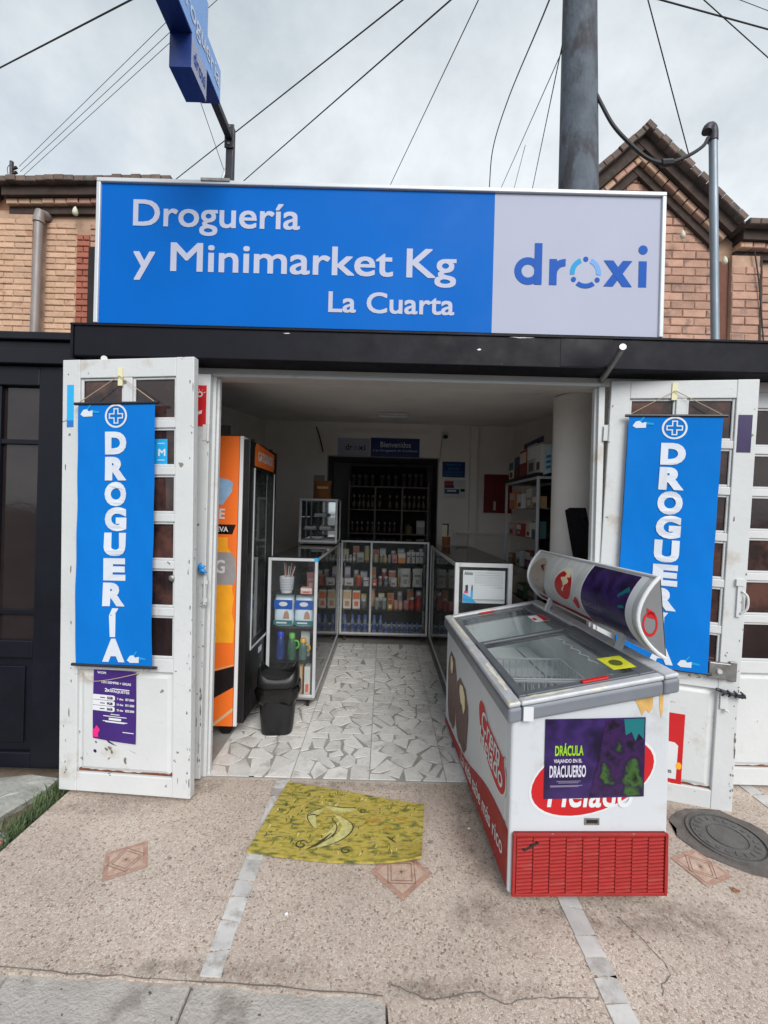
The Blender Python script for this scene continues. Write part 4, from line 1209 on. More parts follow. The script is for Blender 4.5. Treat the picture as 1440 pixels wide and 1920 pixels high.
# ------------------------------------------------------------------ cross-shaped blade sign
bx, bt = -.905, .047          # centre and half thickness
blade = empty('blade_sign', (bx, 2.36, 3.32), label='blue cross-shaped lightbox sign on a dark arm over the shop sign', cat='sign')
Yc = 1.87; a_, b2 = .078, .235
zm, hh = 3.622, .080
xa_, xb_ = bx - bt, bx + bt - .004
m = MB()
m.box(xa_, xb_, Yc - b2, Yc + b2, zm - hh, zm + hh); m.box(xa_, xb_, Yc - a_, Yc + a_, zm - b2 + .01, zm - hh - .0002); m.box(xa_, xb_, Yc - a_, Yc + a_, zm + hh + .0002, zm + b2 - .01)
m.build('case', M_BLUED, blade, w=True)
m = MB()
m.box(xb_ + .0005, xb_ + .002, Yc - b2 + .005, Yc + b2 - .005, zm - hh + .005, zm + hh - .005); m.box(xb_ + .0005, xb_ + .002, Yc - a_ + .005, Yc + a_ - .005, zm - b2 + .015, zm - hh + .0048); m.box(xb_ + .0005, xb_ + .002, Yc - a_ + .005, Yc + a_ - .005, zm + hh - .0048, zm + b2 - .015)
m.build('face', M_BLUEL, blade, w=True)
t = MB(); flat(t, lambda y, z: (bx + bt - .0012, y, z), [(Yc - a_ + .004, zm - b2 + .014), (Yc + a_ - .004, zm - b2 + .014), (Yc + a_ - .004, zm - hh - .01), (Yc - a_ + .004, zm - hh - .01)]); t.build('white_field', M_SIGNW, blade, w=True)
t = MB(); t.text('Droguería', lambda y, z: (bx + bt - .0005, y, z), (Yc - b2 + .02, zm - .052, Yc + b2 - .02, zm + .056), 0, .012); t.build('lettering', M_LETW, blade, w=True)
t = MB(); t.text('droxi', lambda y, z: (bx + bt - .0002, y, z), (Yc - a_ + .02, zm - b2 + .05, Yc + a_ - .02, zm - hh - .045), 0, .012); t.build('wordmark', M_LETB, blade, w=True)
t = MB(); t.box(bx - .018, bx + .018, Yc + b2, 2.37, 3.575, 3.610); t.build('arm', M_DSTEEL, blade, w=True, bevel=.003)
t = MB(); t.box(bx - .020, bx + .020, 2.352, 2.388, 3.322, 3.66); t.build('post', M_DSTEEL, blade, w=True, bevel=.003)
t = MB(); t.box(bx - .026, bx + .026, 2.344, 2.3518, 3.53, 3.66); t.build('clamp_plate', M_DSTEEL, blade, w=True, bevel=.003)
for z in (3.55, 3.64):
    MB().tube([(bx, 2.3435, z), (bx, 2.337, z)], .008, 6).build('bolt', M_STEEL, blade, w=True)
MB().tube([(bx - .06, 2.37, 3.318), (bx - .02, 2.37, 3.43)], .010, 8).build('brace', M_ALU, blade, w=True)
# ------------------------------------------------------------------ cloth banners hung on the leaves
def banner(lf_loc, rz, x0, x1, z0, z1, hookz, seed, label, gap=.03, tilt=0.0):
    W, H_ = x1 - x0, z1 - z0
    bn = empty('banner', lf_loc, rz, label, 'banner', 'vertical pharmacy banners')
    bn.rotation_euler = (0, tilt, rz)
    ph = seed * 1.7
    def wave(x, z):
        u, v = (x - x0) / W, (z - z0) / H_
        return -gap - .007 * math.sin(2.2 * PI * v + ph) * (1 - v) - .006 * math.sin(PI * 2.3 * u + ph + 2 * v) * (1 - v) ** .6 * (.25 + min(1, v * 9) * .75) - .0022 * math.sin(PI * (7 * u + 9 * v) + ph) * v * (1 - v) * 4
    MB().grid(lambda u, v: (x0 + W * u, wave(x0 + W * u, z0 + H_ * v), z0 + H_ * v), 12, 30).build('cloth', M_BANNER, bn, smooth=True)
    for z, e in ((z1, .02), (z0, .022)):
        MB().tube([(x0 - e, -gap, z), (x1 + e, -gap, z)], .008, 10).build('rod', M_ROD, bn)
    fn = lambda x, z: (x, wave(x, z) - .0025, z)
    xc = x0 + W * .50
    zt = lambda y: z1 - (y - 757) / 495 * H_
    hw = .060
    t = MB()
    for ch, ya, yb in (('D', 810.5, 853.5), ('R', 858, 902.5), ('O', 905, 951), ('G', 953, 998), ('U', 1001, 1045), ('E', 1049, 1091), ('R', 1095, 1139), ('Í', 1143, 1197), ('A', 1200, 1244)):
        w_ = .024 if ch == 'Í' else hw
        t.text(ch, fn, (xc - w_, zt(yb), xc + w_, zt(ya)), 0, .012, 0.0, .055)
    t.build('lettering', M_LETW, bn)
    e = MB(); cz_ = zt(781); r0 = .062
    ring(e, fn, xc, cz_, r0 - .010, r0)
    a, b = .040, .014
    pl = [(-b, -a), (b, -a), (b, -b), (a, -b), (a, b), (b, b), (b, a), (-b, a), (-b, b), (-a, b), (-a, -b), (-b, -b)]
    q = .0062; pi_ = [(x - q * (1 if x > 0 else -1), y - q * (1 if y > 0 else -1)) for x, y in pl]
    k = len(e.v)
    e.v += [tuple(fn(xc + x, cz_ + y)) for x, y in pl] + [tuple(fn(xc + x, cz_ + y)) for x, y in pi_]
    for i in range(12):
        e.f.append((k + i, k + (i + 1) % 12, k + 12 + (i + 1) % 12, k + 12 + i)); e.m.append(0)
    e.build('cross_emblem', M_LETW, bn)
    for (cx, cy) in ((x0 + W * .165, z1 - .045), (x0 + W * .80, z0 + .045)):
        h = MB()
        flat(h, fn, [(cx - .055, cy - .012), (cx - .04, cy + .012), (cx - .022, cy + .016), (cx - .008, cy + .004), (cx + .012, cy + .010), (cx + .012, cy - .022), (cx - .038, cy - .024)])
        flat(h, fn, [(cx - .022, cy + .016), (cx - .002, cy + .040), (cx + .003, cy + .036), (cx - .014, cy + .010)], 1)
        flat(h, fn, [(cx + .012, cy + .010), (cx + .050, cy + .004), (cx + .050, cy - .006), (cx + .012, cy - .004)], 1)
        h.build('hand_emblem', [M_LETW, M_CYAN], bn)
    MB().tube([(x0 + .004, -gap, z1 + .006), ((x0 + x1) / 2, -.010, hookz), (x1 - .004, -gap, z1 + .006)], .0022, 6).build('cord', M_CORD, bn)
    MB().tube(smoothpath([(x0 + .01, -gap, z0 - .004), (x0 + .05, -.012, z0 - .085), (x0 + .16, -.014, z0 - .082), (x1 - .06, -.02, z0 - .03), (x1 - .008, -gap, z0 - .004)], 6), .0018, 6).build('cord', M_CORD, bn)
    h = MB(); h.box((x0 + x1) / 2 - .013, (x0 + x1) / 2 + .013, -.004, -.0006, hookz - .05, hookz + .045); h.build('tape', M_TAPE, bn)
    return bn
banner(A0, LA, .118, .545, .685, 2.055, 2.205, 0, 'blue banner with white vertical letters hung on the leaf beside the black gate', tilt=AT)
banner(C0, RA, .092, .545, .735, 2.112, 2.255, 1, 'blue banner with white vertical letters hung behind the freezer canopy', tilt=CT)

# poster on the lower panel of the gate-side leaf
def lfn(loc, rz, y):
    c, s = math.cos(rz), math.sin(rz)
    return lambda x, z: (loc[0] + x * c - y * s, loc[1] + x * s + y * c, loc[2] + z)
po = empty('poster', A0, LA, 'purple price poster taped below the banner on the gate-side leaf', 'poster'); po.rotation_euler = (0, AT, LA)
px0, px1, pz0, pz1 = .190, .432, .285, .655
MB().grid(lambda u, v: (px0 + (px1 - px0) * u, .005 - .003 * math.sin(3 * u + 4 * v), pz0 + (pz1 - pz0) * v - .012 * u * (1 - v) - .01 * u), 6, 8).build('sheet', M_PURPLE, po, smooth=True)
fp_ = lambda u, v: (px0 + (px1 - px0) * u, .0038 - .003 * math.sin(3 * u + 4 * v), pz0 + (pz1 - pz0) * v - .012 * u * (1 - v) - .01 * u)
t = MB()
t.text('WOM', fp_, (.09, .93, .29, .965), 0, .05)
t.text('TEN SIEMPRE + GIGAS', fp_, (.17, .80, .88, .835), 0, .03)
t.text('2x1', fp_, (.27, .685, .42, .735), 0, .05)
t.text('PAQUETES', fp_, (.43, .675, .84, .715), 0, .03)
flat(t, fp_, [(.43, .725), (.84, .725), (.84, .738), (.43, .738)])
for i, (d, p) in enumerate((('7 días', '$7.000'), ('10 días', '$11.000'), ('20 días', '$23.000'))):
    v = .585 - .078 * i
    t.text(d, fp_, (.555, v, .70, v + .028), 0, .02); t.text(p, fp_, (.75, v - .004, .955, v + .032), 0, .04)
    pts = [(.0, v - .02), (.46, v - .02), (.505, v - .008), (.505, v + .04), (.47, v + .052), (.0, v + .052)]
    flat(t, fp_, pts)
for v, a, b in ((.37, .42, .62), (.34, .25, .78), (.27, .24, .80), (.26, .30, .74), (.14, .70, .95)):
    flat(t, fp_, [(a, v), (b, v), (b, v + .011), (a, v + .011)])
flat(t, fp_, [(.38, .295), (.66, .295), (.66, .325), (.38, .325)])
t.build('lettering', M_PAPER, po)
t = MB()
f2 = lambda u, v: tuple(a + b for a, b in zip(fp_(u, v), (0, -.0008, 0)))
for i, (d) in enumerate(('5GB', '9GB', '26GB')):
    v = .585 - .078 * i; t.text(d, f2, (.33, v - .002, .46, v + .034), 0, .04)
    flat(t, f2, [(.17, v + .008), (.28, v + .008), (.28, v + .020), (.17, v + .020)])
t.build('tariff_lettering', M_PURPD, po)
t = MB(); flat(t, f2, [(.0, .02), (.14, .03), (.13, .08), (.18, .14), (.12, .14), (.10, .20), (.06, .155), (.0, .12)]); t.build('burst', M_PINK, po)

# red telecom sheet on the lower part of the leaf behind the freezer
ro = empty('poster', C0, RA, 'red and white telecom poster on the leaf behind the freezer', 'poster'); ro.rotation_euler = (0, CT, RA)
MB().box(.08, .472, .0052, .0068, .03, .485).build('sheet', M_RED, ro)
fr_ = lambda x, z: (x, .0042, z)
t = MB(); flat(t, fr_, [(.09, .125), (.445, .125), (.447, .31), (.43, .325), (.24, .34), (.09, .34)]); t.build('white_field', M_PAPER, ro)
fr2 = lambda x, z: (x, .0034, z)
t = MB(); t.text('Claro', fr2, (.395, .085, .455, .105), 0, .01); t.text('30', fr2, (.395, .045, .452, .080), 0, .04); t.text('años', fr2, (.43, .036, .458, .043), 0, .02); t.build('lettering', M_PAPER, ro)
t = MB(); t.text('IS', fr2, (.405, .155, .422, .172), 0, .02); t.build('lettering', M_DSTEEL, ro)
t = MB(); flat(t, fr2, circle_pts(.455, .20, .014, .02, 12)); t.build('flame_mark', M_ORANGE2, ro)

# blue rag tied to the folded leaf's bolt
rg = MB()
random.seed(3)
for k in range(7):
    a = random.uniform(-.6, 1.6)
    p = Vector((-1.02, 2.375, 1.20)); d = Vector((.05 * math.cos(a), -.012 + .01 * random.random(), .055 * math.sin(a))) * random.uniform(.5, 1.0)
    rg.tube(smoothpath([p, p + d * .5 + Vector((0, -.008, .005)), p + d], 3), [.006, .008, .010, .009, .008, .006, .003], 6)
tag(rg.build('plastic_rag', mat('blue_film', srgb(40, 140, 214), .35, var=.2, vscale=30), smooth=True), 'crumpled blue plastic tied to the folded white leaf', 'plastic scrap')

# ------------------------------------------------------------------ door mat
cA, cB, cC, cD = Vector((-.502, 2.41, 0)), Vector((.251, 2.248, 0)), Vector((.205, 1.848, 0)), Vector((-.519, 1.905, 0))
cD = Vector((-.575, 1.915, 0))
M_MAT = matpaint('yellow_printed_mat', [srgb(78, 88, 56), srgb(118, 116, 58), srgb(156, 142, 60), srgb(180, 162, 72), srgb(164, 146, 84), srgb(112, 104, 70)], 20, (1, 2.6, 1), .8, 8, .4, .6)
def matf(u, v, dz=0.0):
    p = (cD.lerp(cC, u)).lerp(cA.lerp(cB, u), v)
    z = .014 + .0015 * math.sin(9 * u + 4 * v) + .026 * max(0, (u - .62) / .38) ** 2 * max(0, 1 - v * 3.2) + dz
    p = p + Vector((0, -.012 * math.sin(PI * min(1, u * 1.5)) * (1 - v) + .03 * max(0, (u - .62) / .38) ** 2 * (1 - v), 0))
    return (p.x, p.y, z)
dm = empty('door_mat', (-.14, 2.1, .0), label='yellow printed door mat with a lifted corner on the sidewalk', cat='mat')
m = MB(); m.grid(lambda u, v: matf(u, v), 30, 18); m.grid(lambda u, v: matf(u, v, -.009), 30, 18)
n = 31
for i in range(30):
    m.f.append((i, i + 1, 589 + i + 1, 589 + i)); m.m.append(0)
    q = 18 * 31
    m.f.append((q + i, q + i + 1, 589 + q + i + 1, 589 + q + i)); m.m.append(0)
for j in range(18):
    m.f.append((j * 31, (j + 1) * 31, 589 + (j + 1) * 31, 589 + j * 31)); m.m.append(0)
    m.f.append((j * 31 + 30, (j + 1) * 31 + 30, 589 + (j + 1) * 31 + 30, 589 + j * 31 + 30)); m.m.append(0)
m.build('mat_sheet', M_MAT, dm, w=True)
def brush(name, strokes, material, dz):
    s_ = MB()
    for pts, wd in strokes:
        P = smoothpath([(a, b, 0) for a, b in pts], 6)
        for i in range(len(P) - 1):
            d = (P[i + 1] - P[i]); d.normalize()
            nn = Vector((-d.y * .6, d.x, 0))
            t0 = math.sin(PI * (i + .3) / len(P)); t1 = math.sin(PI * (i + 1.3) / len(P))
            a, b = P[i] + nn * wd * t0, P[i] - nn * wd * t0
            c, d2 = P[i + 1] - nn * wd * t1, P[i + 1] + nn * wd * t1
            s_.sheet([matf(p.x, p.y, dz) for p in (a, b, c, d2)])
    s_.build(name, material, dm, w=True)
brush('pale_flourish', [([(.34, .66), (.27, .54), (.33, .40)], .055), ([(.42, .60), (.52, .47), (.50, .30), (.38, .14)], .060), ([(.34, .70), (.45, .68), (.55, .72)], .045), ([(.47, .52), (.44, .36), (.40, .22)], .03), ([(.36, .78), (.38, .66)], .012), ([(.42, .80), (.40, .68)], .012)], mat('pale_mat_print', srgb(186, 180, 118), .8, var=.3, vscale=30), .0018)
sw = lambda cx, cy, r: [(cx + r * (1 - k / 14) * math.cos(k * .75), cy + 1.3 * r * (1 - k / 14) * math.sin(k * .75)) for k in range(13)]
random.seed(41)
for nm_, cc_, kk_ in (('olive_stroke', (96, 98, 44), 70), ('ochre_stroke', (186, 162, 66), 80), ('green_stroke', (70, 92, 58), 45), ('cream_stroke', (206, 196, 120), 40)):
    st_ = []
    for k in range(kk_):
        u_, v_ = random.uniform(.04, .96), random.uniform(.05, .95)
        if nm_ == 'green_stroke': u_ = u_ * .45 + .02
        a_ = random.gauss(1.1, .5); l_ = random.uniform(.012, .03)
        st_.append(([(u_, v_), (u_ + l_ * .6 * math.cos(a_), v_ + l_ * 1.4 * math.sin(a_)), (u_ + l_ * math.cos(a_ + .3), v_ + l_ * 2.4 * math.sin(a_ + .3))], random.uniform(.004, .009)))
    brush(nm_, st_, mat(nm_, srgb(*cc_), .8, var=.2, vscale=30), .0008 + .0002 * kk_ / 100)
for o_ in dm.children: 
    if 'stroke' in o_.name: o_['kind'] = 'stuff'
M_OLP = mat('olive_mat_print', srgb(64, 60, 38), .8)
for q_ in [([(.33, .69), (.25, .54), (.32, .37)], .006), ([(.45, .61), (.56, .47), (.53, .29), (.40, .12)], .007), ([(.40, .56), (.46, .44), (.45, .30), (.36, .14)], .006), ([(.33, .73), (.45, .715), (.56, .75)], .006), (sw(.29, .15, .045), .008), (sw(.56, .13, .04), .008), ([(.33, .10), (.39, .20), (.44, .34)], .015), (sw(.60, .70, .03), .007), ([(.25, .52), (.28, .56), (.33, .55)], .008), ([(.78, .36), (.84, .28)], .010)]:
    brush('dark_flourish', [q_], M_OLP, .0026)
M_OMP = mat('orange_mat_print', srgb(176, 128, 56), .8)
for q_ in (([(.62, .60), (.66, .56), (.70, .60), (.74, .56)], .02), ([(.80, .70), (.86, .66), (.90, .70)], .016), ([(.75, .48), (.80, .50)], .012)):
    brush('rusty_flourish', [q_], M_OMP, .0020)

# ------------------------------------------------------------------ manhole cover
mh = empty('manhole_cover', (1.715, 2.085, 0), label='round cast iron cover in a tar patch beside the freezer', cat='manhole cover')
t = MB()
flat(t, lambda x, y: (x, y, .0036), [(.225 * math.cos(R(15 * k)) * random.uniform(.94, 1.08) + .0, .215 * math.sin(R(15 * k)) * random.uniform(.94, 1.08)) for k in range(24)])
t.build('tar_patch', M_TAR, mh)
MB().lathe([(.165, 0), (.165, .012), (.154, .012), (.154, .004), (.143, .004), (.143, .010), (.087, .010), (.087, .006), (.076, .006), (.076, .011), (.01, .011)], 0, 0, 40).build('lid', M_IRON, mh)
for k in range(20):
    a = R(18 * k)
    c, s = math.cos(a), math.sin(a)
    MB().prism([(.108 * c - .008 * -s, .108 * s - .008 * c, .0095), (.108 * c + .008 * -s, .108 * s + .008 * c, .0095), (.130 * c + .008 * -s, .130 * s + .008 * c, .0095), (.130 * c - .008 * -s, .130 * s - .008 * c, .0095)], (0, 0, .004)).build('lug', M_IRON, mh)

# bits of litter
def litter(name, x, y, s, material, label):
    rn = random.Random(int(x * 1000) + 77)
    pts = [(x + s * rn.uniform(.5, 1) * math.cos(R(60 * k)), y + .8 * s * rn.uniform(.5, 1) * math.sin(R(60 * k)), .004 + rn.uniform(0, .006)) for k in range(6)]
    m = MB(); c = (x, y, .011)
    for k in range(6): m.sheet([pts[k], pts[(k + 1) % 6], c])
    tag(m.build(name, material), label, 'litter')
p = at(878, 1556, 1); 
def gr(px, py):
    u, v = px - 720., py - 960.
    a, b = u * cr + v * sr, -u * sr + v * cr
    Y = FPX * EYE / b
    return a / FPX * Y, Y
for px, py, s, mm, lb in ((878, 1556, .012, M_PAPER, 'scrap of white paper on the sidewalk beside the freezer'), (1380, 1672, .022, M_BROWN, 'dry brown leaf on the sidewalk beyond the freezer'), (537, 1716, .012, M_PAPER, 'tiny white scrap on the sidewalk beside the marble strip'), (690, 1452, .009, M_DARK, 'dark bottle cap at the shop threshold behind the mat')):
    x, y = gr(px, py); litter('litter_scrap', x, y + (.02 if lb.startswith('dark') else 0), s, mm, lb)
# ------------------------------------------------------------------ ice cream freezer
FW, FL = .650, 1.40
FZ0 = .035
zl = lambda x: .725 + .125 * (x / FW)         # body top, rising to the rear side
frz = empty('ice_cream_freezer', (.533, 1.706, 0), R(2.0), 'white and red ice cream chest freezer with a curved canopy on the sidewalk', 'freezer')
T = .055
m = MB()
m.prism([(0, 0, FZ0), (FW, 0, FZ0), (FW, 0, zl(FW)), (0, 0, zl(0))], (0, T, 0))
m.prism([(0, FL - T, FZ0), (FW, FL - T, FZ0), (FW, FL - T, zl(FW)), (0, FL - T, zl(0))], (0, T, 0))
m.prism([(0, T, FZ0), (T, T, FZ0), (T, T, zl(T)), (0, T, zl(0))], (0, FL - 2 * T, 0))
m.prism([(FW - T, T, FZ0), (FW, T, FZ0), (FW, T, zl(FW)), (FW - T, T, zl(FW - T))], (0, FL - 2 * T, 0))
m.box(T, FW - T, T, FL - T, FZ0, .20)
m.build('body', M_FRZ, frz, bevel=.012, seg=3)
m = MB()
e = T + .002
m.grid(lambda u, v: (e + (FW - 2 * e) * u, e + (FL - 2 * e) * v, .2015), 1, 1)
m.sheet([(e, e, .2015), (e, FL - e, .2015), (e, FL - e, zl(e)), (e, e, zl(e))]); m.sheet([(FW - e, e, .2015), (FW - e, FL - e, .2015), (FW - e, FL - e, zl(FW - e)), (FW - e, e, zl(FW - e))])
m.sheet([(e, e, .2015), (FW - e, e, .2015), (FW - e, e, zl(FW - e)), (e, e, zl(e))]); m.sheet([(e, FL - e, .2015), (FW - e, FL - e, .2015), (FW - e, FL - e, zl(FW - e)), (e, FL - e, zl(e))])
m.build('liner', M_LINER, frz)
# rim: four rails following the slope, grey bumper with silver top trim
O = .022
zr = lambda x, h: zl(x) + h
def rail(x0, x1, y0, y1, h0, h1, name, material, bev=.012):
    MB().prism([(x0, y0, zr(x0, h0)), (x1, y0, zr(x1, h0)), (x1, y0, zr(x1, h1)), (x0, y0, zr(x0, h1))], (0, y1 - y0, 0)).build(name, material, frz, bevel=bev, seg=3)
rail(-O, .034, -O, FL + O, .002, .062, 'rim_rail', M_RIM); rail(FW - .045, FW + O, -O, FL + O, .0025, .0625, 'rim_rail', M_RIM)
rail(.034, FW - .045, -O, .034, .0022, .0615, 'rim_rail', M_RIM); rail(.034, FW - .045, FL - .034, FL + O, .0022, .0615, 'rim_rail', M_RIM)
rail(-O + .002, .030, -O + .004, FL + O - .004, .0622, .082, 'rim_trim', M_RIMT, .008); rail(FW - .040, FW + O - .002, -O + .004, FL + O - .004, .0626, .0822, 'rim_trim', M_RIMT, .008)
rail(.031, FW - .041, -O + .003, .026, .0618, .0815, 'rim_trim', M_RIMT, .008); rail(.031, FW - .041, FL - .026, FL + O - .003, .0618, .0815, 'rim_trim', M_RIMT, .008)
# peeled strips of trim along the customer side and the near end
random.seed(21)
for (a, b) in ((.10, .42), (.85, 1.32)):
    t = MB(); n = 14
    top = [(.004 + random.uniform(-.004, .004), a + (b - a) * i / n) for i in range(n + 1)]; bot = [(.019 + random.uniform(-.006, .006), a + (b - a) * i / n) for i in range(n + 1)]
    flat(t, lambda x, y: (x, y, zr(x, .0832)), top + bot[::-1]); t.build('peeled_trim', M_PEEL, frz)
t = MB(); n = 12
top = [(.05 + .20 * i / n, .014 + random.uniform(-.006, .006)) for i in range(n + 1)]; bot = [(.05 + .20 * i / n, .000 + random.uniform(-.004, .004)) for i in range(n + 1)]
flat(t, lambda x, y: (x, y, zr(x, .0828)), bot + top[::-1]); t.build('peeled_trim', M_PEEL, frz)
t = MB(); t.box(.038, .078, -O - .0015, -O - .0003, zr(.05, .004), zr(.05, .060)); t.build('tape_patch', M_PAPER, frz)
# two sliding glass lids in dark frames
def lid(y0, y1, h):
    x0, x1 = .036, FW - .046; w_ = .034
    m = MB()
    def bar(a, b, c, d):
        m.prism([(a, c, zr(a, h)), (b, c, zr(b, h)), (b, c, zr(b, h + .014)), (a, c, zr(a, h + .014))], (0, d - c, 0))
    bar(x0, x0 + w_, y0, y1); bar(x1 - w_ * 2.0, x1, y0, y1); bar(x0 + w_, x1 - w_ * 2.0, y0, y0 + w_); bar(x0 + w_, x1 - w_ * 2.0, y1 - w_, y1)
    o = m.build('lid', M_LIDF, frz, bevel=.003)
    a, b = x0 + w_, x1 - w_ * 2.0
    MB().sheet([(a, y0 + w_, zr(a, h + .008)), (b, y0 + w_, zr(b, h + .008)), (b, y1 - w_, zr(b, h + .008)), (a, y1 - w_, zr(a, h + .008))]).build('lid_glass', M_LID, o)
    return o, a, b
l1, la, lb_ = lid(.030, .735, .070)
l2, _, _ = lid(.70, FL - .03, .050)
t = MB(); t.prism([(.30, .030, zr(.30, .085)), (.41, .030, zr(.41, .085)), (.41, .030, zr(.41, .094)), (.30, .030, zr(.30, .094))], (0, .02, 0)); t.build('handle', M_RED, l1, bevel=.003)
t = MB(); t.prism([(.22, FL - .05, zr(.22, .065)), (.33, FL - .05, zr(.33, .065)), (.33, FL - .05, zr(.33, .074)), (.22, FL - .05, zr(.22, .074))], (0, .02, 0)); t.build('handle', M_RED, l2, bevel=.003)
# stickers on the rear rail of the lids
fl_ = lambda h: (lambda x, y: (x, y, zr(x, h)))
t = MB(); flat(t, fl_(.0860), [(.470, .10), (.562, .09), (.570, .23), (.470, .24)]); t.build('sticker', mat('yellow_warning', srgb(206, 206, 50), .5, var=.15, vscale=20), l1)
t = MB(); flat(t, fl_(.0868), circle_pts(.515, .165, .026, .035, 14)); t.build('sticker_mark', mat('olive_mark', srgb(86, 92, 40), .5), l1)
t = MB(); flat(t, fl_(.0660), [(.475, .96), (.56, .95), (.565, 1.10), (.475, 1.11)]); t.build('sticker', M_PAPER, l2)
t = MB(); flat(t, fl_(.0668), [(.525, .96), (.558, .955), (.562, 1.095), (.53, 1.10)]); flat(t, fl_(.0668), [(.48, 1.0), (.50, 1.0), (.50, 1.05), (.48, 1.05)]); t.build('sticker_mark', M_RED, l2)
# baskets
def basket(y0, y1, zt_, x0=.075, x1=.50, h=.20):
    m = MB(); r_ = .0040
    for z in (zt_, zt_ - h * .5, zt_ - h):
        k = .88 if z < zt_ - .01 else 1.0
        xc, yc = (x0 + x1) / 2, (y0 + y1) / 2
        P = [(xc + (x - xc) * k, yc + (y - yc) * k, z) for x, y in ((x0, y0), (x1, y0), (x1, y1), (x0, y1), (x0, y0))]
        m.tube(P, r_ * (1.5 if k == 1 else 1), 5)
    xc, yc = (x0 + x1) / 2, (y0 + y1) / 2
    for i in range(13):
        x = x0 + (x1 - x0) * i / 12
        q = xc + (x - xc) * .88
        m.tube([(x, y0, zt_), (q, yc + (y0 - yc) * .88, zt_ - h), (q, yc + (y1 - yc) * .88, zt_ - h), (x, y1, zt_)], r_, 4)
    for i in range(9):
        y = y0 + (y1 - y0) * i / 8
        q = yc + (y - yc) * .88
        m.tube([(x0, y, zt_), (xc + (x0 - xc) * .88, q, zt_ - h), (xc + (x1 - xc) * .88, q, zt_ - h), (x1, y, zt_)], r_, 4)
    m.build('wire_basket', M_PAPER, frz)
basket(.09, .36, .745, h=.24); basket(.39, .68, .745, h=.24)
MB().box(.07, .46, .78, 1.30, .60, .615).box(.47, .56, .78, 1.30, .61, .62).build('frosted_tray', M_LINER, frz, bevel=.006)
# scalloped cord along the rear rail
P = [(.470 + .022 * abs(math.sin(PI * i / 6)), .66 - .0145 * i, zr(.48, .052)) for i in range(40)]
MB().tube(smoothpath(P, 4), .004, 6).build('scalloped_cord', M_PAPER, frz)

# print on the customer side (faces -x)
fs1 = lambda y, z: (-.0012, y, z)
fs2 = lambda y, z: (-.0022, y, z)
fs3 = lambda y, z: (-.0032, y, z)
band = [(.012, .285), (.12, .285), (.25, .275), (.36, .255), (.5, .215), (.68, .16), (.95, .115), (FL - .012, .085), (FL - .012, .05), (.012, .05)]
bp_ = smoothpath([(a, b, 0) for a, b in band[:8]], 5)
t = MB(); flat(t, fs1, [(p.x, p.y) for p in bp_] + [(FL - .012, .048), (.012, .048)]); t.build('red_wave', M_REDD, frz)
t = MB()
def slant(txt, y_start, y_end, base0, base1, h, m, bold=.01):
    """lettering that runs from the far end towards the near end"""
    m.text(txt, lambda x, y: fs2(y_start + (y_end - y_start) * x, base0 + (base1 - base0) * x + h * y), (0, 0, 1, 1), 0, bold)
slant('La vida sabe más rico', .86, .07, .062, .13, .075, t)
t.build('slogan', M_PAPER, frz)
# two chocolate bars
def blob(cy, z0, z1, w_, name, mt, fn, top=.5):
    pts = []
    for k in range(28):
        a = 2 * PI * k / 28
        rx = w_ * (1 + .05 * math.sin(5 * a)); s = math.sin(a)
        pts.append((cy + rx * math.copysign(abs(math.cos(a)) ** .7, math.cos(a)), (z0 + z1) / 2 + (z1 - z0) / 2 * math.copysign(abs(s) ** .75, s) + (.012 if k % 3 == 0 else 0)))
    t = MB(); flat(t, fn, pts); return t.build(name, mt, frz)
blob(1.18, .12, .60, .145, 'chocolate_bar_print', M_CHOC, fs1)
blob(.88, .14, .53, .165, 'chocolate_bar_print', M_CHOC, fs2)
t = MB(); flat(t, fs3, [(.93, .50), (.86, .515), (.80, .48), (.79, .41), (.83, .36), (.86, .40), (.90, .40), (.94, .45)]); t.build('bite_print', M_CREAM, frz)
t = MB(); flat(t, fs3, [(1.24, .56), (1.20, .585), (1.15, .55), (1.16, .48), (1.19, .50), (1.21, .46), (1.235, .50)]); t.build('bite_print', M_CREAM, frz)
# heart-like red logo with white outline and script
heart = [(.47, .505), (.485, .565), (.455, .610), (.40, .612), (.36, .585), (.30, .560), (.20, .545), (.10, .530), (.072, .545), (.078, .515), (.055, .46), (.065, .40), (.11, .365), (.18, .36), (.27, .375), (.36, .405), (.43, .45)]
hp = smoothpath([(a, b, 0) for a, b in heart] + [(heart[0][0], heart[0][1], 0)], 5)[:-1]
ctr = (sum(p.x for p in hp) / len(hp), sum(p.y for p in hp) / len(hp))
t = MB(); flat(t, fs1, [(ctr[0] + (p.x - ctr[0]) * 1.06, ctr[1] + (p.y - ctr[1]) * 1.09) for p in hp]); t.build('logo_outline', M_PAPER, frz)
t = MB(); flat(t, fs2, [(p.x, p.y) for p in hp]); t.build('logo_field', M_RED, frz)
t = MB()
def sidetext(txt, y0, y1, z0, z1, dz, bold):
    t.text(txt, lambda x, y: fs3(y0 + (y1 - y0) * x, z0 + (z1 - z0) * y + dz * x), (0, 0, 1, 1), 0, bold, .15)
sidetext('Crem', .42, .13, .490, .590, -.030, .012)
sidetext('Helado', .455, .085, .400, .495, -.010, .012)
t.build('logo_lettering', M_PAPER, frz)

